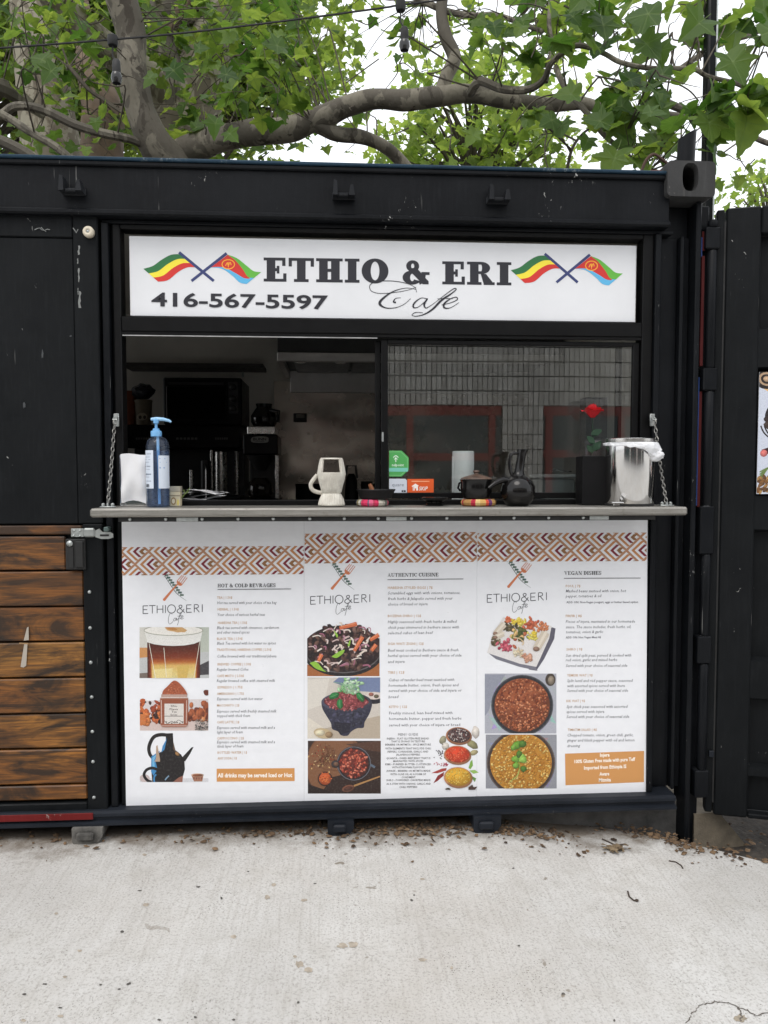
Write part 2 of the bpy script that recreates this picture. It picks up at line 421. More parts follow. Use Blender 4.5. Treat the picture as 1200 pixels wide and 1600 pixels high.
def glyph(ch, S, T, H):
    """roman capitals with slab serifs, cap height 1: list of outlines and the width"""
    g = []
    def r(a, b, c, d): g.append([(a, b), (c, b), (c, d), (a, d)])
    def ring(cx, cy, rx, ry, wx, wy, a0=0, a1=360, n=20):
        for k in range(n):
            q = []
            for a, e in ((k, 0), (k + 1, 0), (k + 1, 1), (k, 1)):
                th = R(a0 + (a1 - a0) * a / n); q.append((cx + (rx - wx * e) * math.cos(th), cy + (ry - wy * e) * math.sin(th)))
            g.append(q)
    def stem(x, top=True, bot=True, o=None):
        o = S * .35 if o is None else o
        r(x, 0, x + S, 1)
        if bot: r(x - o, 0, x + S + o, H)
        if top: r(x - o, 1 - H, x + S + o, 1)
    o = S * .35
    if ch == 'E':
        stem(o); r(o, 1 - H, .86, 1); r(o, 0, .9, H); r(o + S, .5 - T / 2, .62, .5 + T / 2); r(.86 - T, .66, .86, 1); r(.9 - T, 0, .9, .35); r(.62 - T * .8, .34, .62, .66); return g, .9
    if ch == 'L': stem(o); r(o, 0, .85, H); r(.85 - T, 0, .85, .36); return g, .85
    if ch == 'T':
        r(.5 - S / 2, 0, .5 + S / 2, 1); r(0, 1 - H, 1, 1); r(0, .64, T, 1); r(1 - T, .64, 1, 1); r(.5 - S / 2 - o, 0, .5 + S / 2 + o, H); return g, 1
    if ch == 'H': stem(o); stem(1.05 - S - o); r(o, .5 - T / 2, 1.05 - o, .5 + T / 2); return g, 1.05
    if ch == 'I': stem(o); return g, S + 2 * o
    if ch == 'O': ring(.53, .5, .53, .52, S * 1.05, T, n=32); return g, 1.06
    if ch == 'D': stem(o); ring(o + S, .5, .95 - o - S, .5, S, H, -90, 90); r(o, 0, o + S, H); return g, .95
    if ch in 'RB':
        stem(o, True, True)
        if ch == 'R':
            ring(o + S + .1, .735, .36, .265, S * .95, H, -90, 90); r(o, 1 - H, o + S + .1, 1); r(o + S, .47, o + S + .1, .47 + H)
            g.append([(o + S + .08, .5), (o + S + .3, .47), (1.02, H), (1.02 - S, 0), (.98 - S * .9, 0)]); r(1.0 - S, 0, 1.1, H); return g, 1.1
        ring(o + S + .08, .75, .3, .25, S * .9, H, -90, 90); ring(o + S + .08, .27, .36, .27, S, H, -90, 90); r(o, 1 - H, o + S + .08, 1); r(o, 0, o + S + .08, H); r(o + S, .5, o + S + .08, .5 + H); return g, .9
    if ch == 'A':
        g.append([(.06, 0), (.06 + T, 0), (.52, 1), (.45, 1)]); g.append([(.45, 1), (.56, 1), (.98, 0), (.98 - S * 1.1, 0)]); r(.2, .28, .75, .28 + T); r(0, 0, .28, H); r(.66, 0, 1.05, H); return g, 1.05
    if ch == 'V':
        g.append([(.06, 1), (.06 + S * 1.1, 1), (.58, 0), (.5, 0)]); g.append([(.5, 0), (.58, 0), (.98, 1), (.98 - T, 1)]); r(0, 1 - H, .36, 1); r(.76, 1 - H, 1.04, 1); return g, 1.04
    if ch == 'N':
        r(.1, 0, .1 + T, 1); r(.88, 0, .88 + T, 1); g.append([(.06, 1), (.06 + S, 1), (.88 + T, 0), (.88 + T - S, 0)]); r(0, 0, .28, H); r(.76, 1 - H, 1.06, 1); r(0, 1 - H, .2, 1); return g, 1.06
    if ch == 'U':
        r(.1, .3, .1 + S, 1); r(.84, .3, .84 + T, 1); ring(.47 + T / 2, .32, .37 + T / 2, .33, S * .8, T, 180, 360); r(0, 1 - H, .1 + S + .1, 1); r(.72, 1 - H, 1.05, 1); return g, 1.05
    if ch in 'CG':
        ring(.5, .5, .5, .51, S * 1.05, T, 42, 318, 26); r(.84, .64, .84 + T, 1)
        if ch == 'G': r(.72, 0, .72 + S, .44); r(.56, .44 - H, .72 + S + .1, .44); return g, 1.0
        r(.84, .05, .84 + T * .6, .3); return g, .93
    if ch == 'S':
        ring(.38, .735, .36, .275, S * .7, T, 40, 270, 16); ring(.38, .265, .38, .275, S * .75, T, -140, 90, 16); r(.66, .66, .66 + T, 1); r(.02, 0, .02 + T, .34); return g, .78
    if ch == '&':
        ring(.42, .77, .27, .25, S * .62, T, 0, 360, 20); ring(.4, .28, .4, .3, S * .95, T, 60, 330, 24)
        g.append([(.2, .66), (.2 + S * 1.15, .70), (1.08, H), (1.08, 0), (.84, 0)]); ring(.62, .42, .34, .46, T, T, -75, 10, 10)
        r(.78, .52 - H, 1.12, .52); return g, 1.14
    return g, .5
# ================================================================== the ground
GA = [(p.x, p.z) for p in (F(-120, 1322, -.075), F(136, 1319, -.075), F(330, 1311, -.075), F(532, 1306, -.075), F(761, 1301, -.075), F(900, 1304, -.02), F(1000, 1309, -.06), F(1100, 1321, -.10), F(1200, 1341, -.19))]
def ground_z(x, y):
    # the pavement rises a little to the middle and dips at its right hand end; it falls gently to the front
    x = max(GA[0][0], min(GA[-1][0] + .6, x)); z = GA[-1][1] + (x - GA[-1][0]) * (GA[-1][1] - GA[-2][1]) / (GA[-1][0] - GA[-2][0]) if x > GA[-1][0] else None
    for (a, za), (b, zb) in zip(GA, GA[1:]):
        if z is None and x <= b: u = (x - a) / (b - a); z = za + (zb - za) * u
    return z + .010 * min(0, y + .075)
def edge_y(x):
    if x < .95: return .10 + .012 * math.sin(x * 3.1)
    return .10 - .55 * (x - .95) ** 1.25
bm = MB(); xs = [-40, -14, -6] + [-3 + i * .12 for i in range(60)] + [6, 14, 40]
ys = [-60, -20, -8, -4] + [-2.6 + i * .11 for i in range(24)]
V = []
for x in xs:
    e = edge_y(max(-2.5, min(2.2, x))) if x < 4.3 else -1.0
    col = ys + [e - .03, e]
    V.append([(x, min(y, e), ground_z(max(-3, min(3, x)), max(-3, y)) - (.012 if y == e else 0)) for y in col])
ny = len(V[0])
bm.add([p for c in V for p in c], [(i * ny + j, (i + 1) * ny + j, (i + 1) * ny + j + 1, i * ny + j + 1) for i in range(len(V) - 1) for j in range(ny - 1)], True)
pav = bm.build('pavement', CONC); tag(pav, kind='structure')
bm = MB(); n = 40
gx = [-70] + [-4 + i * .25 for i in range(n)] + [70]; gy = [-70, -3] + [-1.2 + i * .2 for i in range(24)] + [12, 70]
vs = [(x, y, ground_z(max(-3, min(3, x)), max(-3, min(.3, y))) - (.05 + (.035 if x > 1.2 else 0)) + .015 * mnoise.noise((x * 5, y * 5, 3))) for x in gx for y in gy]
bm.add(vs, [(i * len(gy) + j, (i + 1) * len(gy) + j, (i + 1) * len(gy) + j + 1, i * len(gy) + j + 1) for i in range(len(gx) - 1) for j in range(len(gy) - 1)], True)
tag(bm.build('ground', SOIL), kind='structure')

# ================================================================== the container
XL, XR, DEEP = -4.55, 1.462, 2.42
ZT = FZ(256, -.03, 500); ZB = FZ(1279, -.06, 500)        # top of the top rail, foot of the bottom rail
ZRAIL = ZT - .205
cont = thing('cafe_container', 'black painted shipping container turned into a cafe kiosk with serving window', 'container', (0, 1.2, ZB))
m = MB(); m.box(XL, XR - .19, -.03, .05, ZRAIL + .02, ZT - .012, .004); m.box(XL, XR - .19, -.048, .05, ZRAIL, ZRAIL + .022, .006); m.box(XL, XR - .19, -.044, .05, ZT - .03, ZT - .0125, .004)
m.build('top_rail', BLACK, cont)
box('rail_edge', BLUE_EDGE, cont, XL, XR - .19, -.05, .06, ZT - .012, ZT, .003)
box('roof', BLACK2, cont, XL, XR, .06, DEEP, ZT - .05, ZT - .008, .004)
INW = simple('kitchen_wall_paint', (.66, .63, .57), .6, 0, .12, 3)
box('back_wall', INW, cont, XL, XR, DEEP - .05, DEEP, ZB + .12, ZT - .051)
box('end_wall', INW, cont, XL, XL + .05, .06, .7, ZB + .12, ZT - .051)  # unseen left end cut short; opening added to let daylight into the kitchen
box('end_wall', INW, cont, XR - .09, XR - .04, .12, DEEP - .051, ZB + .12, ZT - .051)
box('floor', simple('kitchen_floor', (.22, .21, .20), .5), cont, XL, XR - .02, .06, DEEP, ZB + .05, ZB + .119)
box('ceiling', INW, cont, XL + .06, XR - .1, .07, DEEP - .052, ZT - .075, ZT - .052)
# bottom rail: a channel with a rounded lip
prof = [(.06, ZB + .044), (-.038, ZB + .044), (-.050, ZB + .037), (-.050, ZB + .026), (-.040, ZB + .021), (-.040, ZB + .010), (-.06, ZB + .005), (-.06, ZB - .004), (.06, ZB - .004)]
m = MB(); np_ = len(prof)
m.add([(x, y, z) for x in (XL, XR - .13) for y, z in prof], [(i, (i + 1) % np_, (i + 1) % np_ + np_, i + np_) for i in range(np_)] + [tuple(range(np_)), tuple(range(2 * np_ - 1, np_ - 1, -1))])
m.build('bottom_rail', RAILM, cont)
XD = FX(161, -.012, 800)                                  # right edge of the side door
box('rail_stripe', REDP, cont, XL, XD - .045, -.0545, -.0505, ZB + .018, ZB + .043, .001)

# outer skin: header, left posts, apron under the counter, panel and post on the right
X0, X1 = FX(178, 0, 600), FX(1020, 0, 600)               # steel opening
ZS1, ZS0 = FZ(357, 0, 600), FZ(789, 0, 600)              # head and sill of the opening
box('header', BLACK, cont, XD + .01, XR - .16, .0, .05, ZS1, ZRAIL - .001, .003)
m = MB(); m.box(XD + .01, XD + .035, -.012, .05, ZB + .045, ZS1 - .001, .003); m.box(XD + .046, X0, .012, .05, ZB + .045, ZS1 - .001, .004); m.box(XD + .036, XD + .045, .03, .05, ZB + .045, ZS1 - .001)
m.build('opening_post', BLACK, cont)
XA = FX(1012, 0, 1000)
box('apron_panel', BLACK2, cont, X0 + .001, X1 - .001, .004, .05, ZB + .045, ZS0 - .04, .003)
XC = FX(1076, 0, 800)
m = MB(); m.box(X1, X1 + .022, -.01, .06, ZB + .045, ZS1 - .001, .003); m.box(X1 + .0225, XC - .046, .045, .07, ZB + .045, ZS1 - .001, .002)
m.box(XC - .045, XC - .03, .012, .07, ZB + .045, ZS1 - .001, .004); m.box(XC - .0295, XC, .04, .07, ZB + .045, ZS1 - .001, .002)
m.build('side_panel', BLACK, cont)
# corner post with its painted faces, the hinge bar and its blocks
m = MB(); m.box(XC + .001, XC + .022, -.018, .09, ground_z(XC, 0) - .03, ZT - .1, .004); m.box(XC + .023, XR - .005, .03, .115, ground_z(XR, 0) - .1, ZT - .1, .003); m.box(XR - .2, XC, .055, .115, ZRAIL - .05, ZT - .1, .003)
post = m.build('corner_post', BLACK, cont)
REDD = painted('dull_red_paint', (.050, .007, .007), .5, .58, (.03, .03, .03), .3)
for a, b in ((372, 402), (590, 790)):
    box('post_face', BLUEP, cont, XC + .0235, XC + .029, -.010, .0295, FZ(b, 0, 1090), FZ(a, 0, 1090), .001)
for a, b in ((362, 392), (400, 572), (612, 792)):
    box('post_face', REDD, cont, XC + .0305, XC + .043, -.004, .0295, FZ(b, 0, 1095), FZ(a, 0, 1095), .001)
XH = FX(1105, -.01, 800)
for a, b in ((345, 356), (392, 575), (612, 790), (866, 992), (1036, 1200)):
    m = MB(); m.lathe([(.016, 0), (.019, .004), (.019, FZ(a, 0, 1100) - FZ(b, 0, 1100) - .004), (.016, FZ(a, 0, 1100) - FZ(b, 0, 1100))], XH, -.005, FZ(b, 0, 1100), 12)
    m.build('hinge_bar', BLACK, cont)
for a, b, mm in ((357, 391, BLACK), (576, 611, BLACK), (791, 865, BLACK), (993, 1035, BLACK), (1201, 1243, BLACK)):
    box('hinge_block', mm, cont, XH - .032, XH + .024, -.024, .03, FZ(b, 0, 1100), FZ(a, 0, 1100), .004)
# corner casting with its oval hole
cx0, cx1, cz0, cz1 = FX(1043, -.06, 280), FX(1118, -.06, 280), FZ(307, -.06, 1080), FZ(251, -.06, 1080)
def casting(x0, x1, z0, z1, yf, yb):
    m = MB(); N = 28; cx, cz = (x0 + x1) / 2 - .004, (z0 + z1) / 2 + .006; hx, hz = .031, .052
    def sup(k, a, b, p):
        th = 2 * math.pi * k / N; c, s_ = math.cos(th), math.sin(th)
        return (math.copysign(abs(c) ** p, c) * a, math.copysign(abs(s_) ** p, s_) * b)
    o = [sup(k, (x1 - x0) / 2, (z1 - z0) / 2, .18) for k in range(N)]; i = [sup(k, hx, hz, .75) for k in range(N)]
    mx, mz = (x0 + x1) / 2, (z0 + z1) / 2
    vs = [(mx + a, yf, mz + b) for a, b in o] + [(cx + a, yf, cz + b) for a, b in i] + [(cx + a * .92, yf + .03, cz + b * .92) for a, b in i] + [(mx + a, yb, mz + b) for a, b in o] + [(cx + a * 1.3, yf + .031, cz + b * 1.2) for a, b in i] + [(cx + a * 1.3, yb - .02, cz + b * 1.2) for a, b in i]
    fs = []
    for k in range(N):
        q = (k + 1) % N
        fs += [(k, q, N + q, N + k), (N + k, N + q, 2 * N + q, 2 * N + k), (k, 3 * N + k, 3 * N + q, q), (2 * N + k, 2 * N + q, 4 * N + q, 4 * N + k), (4 * N + k, 4 * N + q, 5 * N + q, 5 * N + k)]
    fs += [tuple(3 * N + k for k in range(N)), tuple(5 * N + k for k in range(N))]
    m.add(vs, fs); return m
casting(cx0, cx1, cz0, cz1, -.06, .11).build('corner_casting', painted('casting_paint', (.035, .035, .035), .5, .62, (.3, .28, .26), .7, .2), cont)
m = MB(); m.box(cx0 - .05, cx0 - .002, -.02, .08, cz1 - .05, cz1 - .02, .004); m.build('casting_gusset', painted('rusty_paint', (.09, .03, .02), .7, .6), cont)
# lashing hooks welded to the top rail
HOOKM = painted('scuffed_hook_paint', (.012, .013, .015), .4, .56, (.3, .3, .29), .8)
def hook(px, py):
    c = F(px, py, -.035); m = MB()
    m.box(c.x - .042, c.x + .042, -.042, -.031, c.z - .022, c.z + .004, .003)
    m.prism([(c.x - .04, c.z - .02), (c.x - .022, c.z - .02), (c.x - .024, c.z + .03), (c.x - .036, c.z + .034)], -.085, -.0425)
    m.prism([(c.x + .018, c.z - .02), (c.x + .04, c.z - .02), (c.x + .034, c.z + .018), (c.x + .024, c.z + .016)], -.085, -.0425)
    m.box(c.x - .022, c.x + .018, -.075, -.0425, c.z - .021, c.z - .009, .003)
    return m.build('lashing_hook', HOOKM, cont)
for p in ((116, 296), (537, 303), (777, 310)): hook(*p)
# feet under the bottom rail
FOOTM = simple('cement_splashed_steel', (.12, .115, .105), .85, 0, .7, 14, .5, 60)
for (a, b, t_, bot, d) in ((112, 160, 1284, 1322, 0), (512, 553, 1277, 1309, 1), (740, 783, 1272, 1303, 1)):
    yy = -.075
    m = MB(); x0, x1, z0 = FX(a, yy, 1300), FX(b, yy, 1300), 0; z0 = ground_z((x0 + x1) / 2, yy) - .002
    m.prism([(x0 + .008, z0), (x1 - .02, z0), (x1, z0 + .03), (x1, ZB - .005), (x0, ZB - .005), (x0, z0 + .012)], yy, .1)
    m.box(x0 + .02, x1 - .03, yy - .018, yy - .001, z0 + .02, z0 + .05, .006)
    m.build('foot', FOOTM if d == 0 else RAILM, cont)
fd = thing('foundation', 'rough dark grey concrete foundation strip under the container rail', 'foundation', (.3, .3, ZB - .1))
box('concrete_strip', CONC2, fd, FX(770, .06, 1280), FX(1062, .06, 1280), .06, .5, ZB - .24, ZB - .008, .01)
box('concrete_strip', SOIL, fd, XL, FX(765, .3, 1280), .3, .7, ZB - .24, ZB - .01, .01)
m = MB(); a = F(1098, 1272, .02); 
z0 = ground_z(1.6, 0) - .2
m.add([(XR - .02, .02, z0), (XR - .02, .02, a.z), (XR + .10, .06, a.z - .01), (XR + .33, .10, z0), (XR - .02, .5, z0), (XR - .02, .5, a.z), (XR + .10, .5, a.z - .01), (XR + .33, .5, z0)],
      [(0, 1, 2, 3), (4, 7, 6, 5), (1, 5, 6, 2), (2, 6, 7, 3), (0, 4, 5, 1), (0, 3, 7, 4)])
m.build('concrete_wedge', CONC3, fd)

# ------------------------------------------------------------------ side door on the left: steel frame, black sheet above, planks below
door = MB()
DL, DT, DB = -1.86, FZ(337, 0, 100), FZ(1266, 0, 100)
ZP = FZ(818, 0, 100)
XS = FX(133, -.012, 1000)
door.box(XS + .001, XD, -.024, .03, DB, ZP - .001, .004); door.box(DL, XS, -.024, .03, DB, FZ(1251, 0, 100), .004); door.box(DL, DL + .09, -.024, .03, FZ(1251, 0, 100) + .001, ZP - .001, .004)
door.box(DL + .0905, XS, .012, .03, FZ(1251, 0, 100) + .001, ZP - .001)
dr = door.build('side_door', BLACK2, cont)
m = MB(); m.box(DL, FX(120, 0, 600), -.012, .03, ZP, FZ(373, 0, 60), .003); m.box(FX(120, 0, 600) + .002, XD, -.02, .03, ZP, DT, .004); m.box(DL, FX(120, 0, 600), -.017, .03, FZ(372, 0, 60), DT, .003)
m.build('upper_sheet', BLACK2, dr)
pl_ys = [820, 837, 892, 948, 1003, 1059, 1115, 1170, 1226, 1251]
for i, (a, b) in enumerate(zip(pl_ys, pl_ys[1:])):
    xr = XS - .002 if i != 1 else FX(104, 0, 860)
    za, zb = FZ(a, -.01, 70), FZ(b, -.01, 70)
    m = MB(); m.box(DL + .092, xr, -.012 - .002 * (i % 3), .0115, zb + .004, za - .003, .004)
    m.build('plank', WOOD, dr)
riv = MB(); riv.lathe([(0.0001, -.006), (.004, -.0058), (.0066, -.003), (.007, 0)], 0, 0, 0, 12)
rme = riv.mesh('rivet'); rme.transform(Matrix.Rotation(R(-90), 4, 'X'))
rme.materials.append(GALV)
for (px, py) in ((140, 925), (141, 981), (142, 1035), (143.5, 1089), (144.5, 1143), (145.5, 1190), (147, 1246)):
    p = F(px, py, -.024); o = bpy.data.objects.new('rivet', rme.copy() if False else rme); COL.objects.link(o); o.parent = dr
    o.location = (p.x, -.0235, p.z); o.rotation_euler = (0, 0, 0)
# flush handle: dark plate with a slot and a round key cover
m = MB(); x0, x1, z0, z1 = FX(103, -.03, 866), FX(134, -.03, 866), FZ(890, -.03, 118), FZ(842, -.03, 118)
m.box(x0, x1, -.036, -.0245, z0, z1, .003); m.box(x0 + .012, x0 + .03, -.040, -.0365, z0 + .008, z1 - .03, .001); m.box(x0 + .038, x1 - .005, -.044, -.0365, z0 + .008, z1 - .008, .003)
h = m.build('door_handle', RUBBER, dr)
m = MB(); m.lathe([(0.0001, 0), (.009, .0), (.011, .003), (.011, .006)], 0, 0, 0, 16); me = m.mesh('key_cover'); me.transform(Matrix.Translation((x0 + .018, -.0365, z1 - .016)) @ Matrix.Rotation(R(90), 4, 'X'))
link('key_cover', me, GALV, h)
# cream round buffer with its screw
c = F(140, 364, -.02); m = MB(); m.lathe([(.02, 0), (.02, .016), (.016, .022), (.006, .022), (.0059, .016), (.0001, .016)], 0, 0, 0, 24); me = m.mesh('door_buffer'); me.transform(Matrix.Translation((c.x, -.0205, c.z)) @ Matrix.Rotation(R(90), 4, 'X'))
b_ = link('door_buffer', me, plain('cream_plastic', (205, 195, 175)), dr); me.polygons.foreach_set('use_smooth', [True] * len(me.polygons))
m = MB(); m.lathe([(.0001, 0), (.006, 0), (.005, .004), (.0001, .005)], 0, 0, 0, 8); me = m.mesh('screw'); me.transform(Matrix.Translation((c.x, -.038, c.z)) @ Matrix.Rotation(R(90), 4, 'X')); link('screw', me, GALV, b_)
# paint knocked off the door: bare patches with shape of their own
pale = (120, 122, 120)
for px, py, w_, h_ in ((123.5, 391, 4, 14), (121.5, 408, 2, 8), (123, 430, 3, 22), (124.5, 468, 4.5, 26), (122, 455, 2, 10)):
    A = Art(-.0208); P = []
    for k in range(16): t_ = (k if k < 8 else 15 - k) / 7; P.append((px + (1 if k < 8 else -1) * random.uniform(.15, .6) * w_, py + t_ * h_ - h_ / 2 + random.uniform(-.5, .5)))
    A.poly(P, pale); A.build('paint_scrape', dr)
for pts in (((54, 359), (58, 357), (62, 356), (65, 359), (69, 360), (74, 358), (78, 359)), ((64, 355), (68, 359), (72, 362)), ((114, 356), (117, 360), (119, 364), (122, 358))): A = Art(-.0208); A.line(pts, [random.uniform(.5, 1.6) for _ in pts], pale); A.build('paint_scrape', dr)
for px, py, w_, h_ in ((66, 552, 3, 18), (38, 632, 3, 10), (111, 525, 4, 2)): A = Art(-.0135); A.ell(px, py, w_ / 2, h_ / 2, (62, 65, 67), 9, 0, .5); A.build('paint_scrape', dr)
A = Art(-.0178); tape = (168, 160, 148)
A.poly([(42, 981), (44.5, 979), (45, 1000), (37, 1001)], tape); A.poly([(38, 1005), (43, 1005), (41, 1040), (37, 1043), (32, 1042)], tape); A.poly([(30, 1004), (44, 1004.5), (44, 1007), (30, 1006)], (150, 120, 85))
A.build('tape_mark', dr)
m = MB(); m.box(XL, DL - .02, .0, .04, ZB + .045, ZRAIL - .001)
for i in range(9): m.prism([(XL + .1 + i * .28, ZB + .12), (XL + .24 + i * .28, ZB + .12), (XL + .24 + i * .28, ZRAIL - .01), (XL + .1 + i * .28, ZRAIL - .01)], -.03, -.001)
m.build('corrugated_wall', BLACK, cont)

# ------------------------------------------------------------------ hasp across the door edge
hp = thing('hasp_latch', 'shiny galvanised hasp latch between the plank door and the menu board', 'latch', tuple(F(145, 833, -.03)))
def hx(px, py, y=-.03): p = F(px, py, y); return p.x, p.z
x0, z1 = hx(111, 826); x1, z0 = hx(131, 839)
box('base_plate', GALV, hp, x0, x1, -.032, -.0255, z0, z1, .001)
for px, py in ((116, 829), (125, 829), (115, 837), (125, 837)):
    c = F(px, py, -.032); m = MB(); m.lathe([(.0045, 0), (.004, .002), (.0001, .003)], 0, 0, 0, 8); me = m.mesh('screw'); me.transform(Matrix.Translation((c.x, -.0322, c.z)) @ Matrix.Rotation(R(90), 4, 'X')); link('screw', me, GALV, hp)
x0, _ = hx(131.5, 832); x1, _ = hx(149, 832); box('hinge_barrel', GALV, hp, x0, x1, -.042, -.026, FZ(839, -.03, 140), FZ(825, -.03, 140), .005)
pts = [hx(*q, -.034) for q in ((149, 829), (155, 826), (160, 831), (172, 831), (177, 834), (177, 840), (170, 842), (158, 842), (149, 839))]
m = MB(); m.prism(pts, -.036, -.032); m.build('hasp_plate', GALV, hp)
x0, z1 = hx(156, 835, -.038); x1, z0 = hx(170, 838, -.038); box('hasp_slot', RUBBER, hp, x0, x1, -.0372, -.0362, z0, z1, .0004)
x0, z1 = hx(164, 823); x1, z0 = hx(172, 830); box('staple', plain('oxidised_steel', (95, 110, 108), .5, .6), hp, x0, x1, -.05, -.0125, z0, z1, .003)

# ------------------------------------------------------------------ window unit in the opening
win = MB()
YF, YB = .008, .075
zA, zBb = FZ(499, YF, 600), FZ(522, YF, 600)              # transom between the sign and the window
xa, xb = FX(191, YF, 600), FX(1002, YF, 600)
win.box(X0, xa, YF, YB, ZS0 - .03, ZS1, .003); win.box(xb, X1 - .001, YF, YB, ZS0 - .03, ZS1, .003)
win.box(xa + .0005, xb - .0005, YF, YB, zBb, zA, .003); win.box(xa + .0005, xb - .0005, YF, YB, FZ(368, YF, 600) + .006, ZS1, .003)
win.box(xa + .0005, xb - .0005, YF + .01, YB, ZS0 - .03, FZ(781, YF, 700), .003)
win.box(xa + .0005, xb - .0005, YF + .004, YF + .012, zBb - .012, zBb - .0005, .001)
wf = win.build('serving_window', ALU, cont)
box('track_glint', simple('glint_aluminium', (.6, .6, .6), .35, 1), wf, xa + .002, FX(590, YF, 530), YF + .004, YF + .009, zBb - .0165, zBb - .0125, .0005)  # bright strip laid in as the glint along the track edge
zt, zb = zBb - .018, FZ(779, YF, 700)
def sash(nm, x0, x1, y, parent, st=.026, gm=GLASS):
    m = MB(); m.box(x0, x0 + st, y, y + .022, zb, zt, .003); m.box(x1 - st, x1, y, y + .022, zb, zt, .003)
    m.box(x0 + st, x1 - st, y, y + .022, zt - .016, zt, .002); m.box(x0 + st, x1 - st, y, y + .022, zb, zb + .022, .002)
    s_ = m.build(nm, ALU, parent)
    g = MB(); g.add([(x0 + st - .004, y + .010, zb + .02), (x1 - st + .004, y + .010, zb + .02), (x1 - st + .004, y + .010, zt - .014), (x0 + st - .004, y + .010, zt - .014)], [(0, 1, 2, 3)]); g.build('glass_pane', gm, s_, False)
    return s_
sash('window_sash', FX(596, YF, 650), xb - .002, YF + .016, wf)
sash('window_sash', FX(587, YF, 650), xb - .06, YF + .042, wf, .022, GLASS2)
box('sash_lock', GALV, wf, FX(597, 0, 650), FX(600, 0, 650), YF + .008, YF + .0155, FZ(690, 0), FZ(675, 0), .001)

# ------------------------------------------------------------------ end door standing open on the right, swung a little towards us
HX, HY, ANG = FX(1113, .0, 800), .012, R(17)
def D(u, d, z): return (HX + u * math.cos(ANG) + d * math.sin(ANG), HY - u * math.sin(ANG) + d * math.cos(ANG), z)
def dm(m):
    m.v = [D(*v) for v in m.v]; return m
ed0, ed1 = FZ(1272, HY, 1110), FZ(326, HY, 1120)
m = MB(); m.box(.0, .028, .0, .05, ed0 + .01, ed1 - .005, .004); m.box(.034, .160, .0, .055, ed0, ed1, .006); m.box(1.0, 1.16, .0, .055, ed0, ed1, .006)
m.box(.161, .999, .0, .055, ed1 - .105, ed1, .005); m.box(.161, .999, .0, .055, ed0, ed0 + .018, .004)
edoor = dm(m).build('end_door', BLACK2, cont)
prof = [(.045, ed1 - .106)]
def zz(py): return FZ(py, -.06, 1190)
for a, b in ((512, 572), (775, 828), (1036, 1094), (1205, 1216)):
    prof += [(.045, zz(a) + .012), (.006, zz(a)), (.006, zz(b)), (.045, zz(b) - .012)]
prof += [(.045, ed0 + .019)]
m = MB(); n = len(prof)
m.add([(u, d, z) for u in (.16, 1.0) for d, z in prof], [(i, i + 1, i + 1 + n, i + n) for i in range(n - 1)])
dm(m).build('corrugated_panel', BLACK2, edoor)
m = MB(); m.box(.028, .034, .004, .03, ed0 + .05, ed1 - .05); dm(m).build('door_gasket', RUBBER, edoor)
for py in (1178,):
    m = MB(); m.box(.01, .03, -.012, -.0005, FZ(py + 5, 0, 1110), FZ(py - 5, 0, 1110), .002); dm(m).build('door_stop', RAILM, edoor)
# poster on the end door
pst = thing('food_poster', 'food photo poster stuck on the open black door at the right', 'poster', D(.6, 0, zz(700)))
m = MB(); m.box(.164, .60, -.004, .0035, zz(772), zz(580), 0); dm(m).build('sheet', VINYL, pst)
P0, P1 = zz(580), zz(772)
A = Art(0, lambda a, b, y: D(.164 + a * .436, -.0045 + y, P0 + (P1 - P0) * b)); A.clip = (0, 0, 1, 1)
A.rect(0, 0, 1, 1, (206, 212, 226))
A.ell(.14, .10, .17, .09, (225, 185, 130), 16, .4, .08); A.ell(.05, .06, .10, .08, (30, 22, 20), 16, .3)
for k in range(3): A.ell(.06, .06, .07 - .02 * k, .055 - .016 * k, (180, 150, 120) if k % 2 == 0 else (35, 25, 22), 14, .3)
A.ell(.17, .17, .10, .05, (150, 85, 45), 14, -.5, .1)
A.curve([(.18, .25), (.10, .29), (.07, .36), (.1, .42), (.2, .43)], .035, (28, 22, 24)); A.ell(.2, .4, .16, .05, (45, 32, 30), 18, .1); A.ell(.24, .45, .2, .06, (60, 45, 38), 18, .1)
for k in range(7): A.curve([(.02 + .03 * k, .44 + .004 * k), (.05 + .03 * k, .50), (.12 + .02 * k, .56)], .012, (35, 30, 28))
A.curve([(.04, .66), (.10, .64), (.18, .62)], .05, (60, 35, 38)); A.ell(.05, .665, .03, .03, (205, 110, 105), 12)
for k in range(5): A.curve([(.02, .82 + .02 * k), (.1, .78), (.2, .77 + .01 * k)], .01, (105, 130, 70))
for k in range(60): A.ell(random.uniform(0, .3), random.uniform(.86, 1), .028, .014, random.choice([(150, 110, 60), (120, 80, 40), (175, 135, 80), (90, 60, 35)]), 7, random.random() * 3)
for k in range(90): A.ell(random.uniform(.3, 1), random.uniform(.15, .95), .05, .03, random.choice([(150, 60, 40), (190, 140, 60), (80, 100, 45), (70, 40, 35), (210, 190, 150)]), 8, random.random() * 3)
A.build('printed_picture', pst)
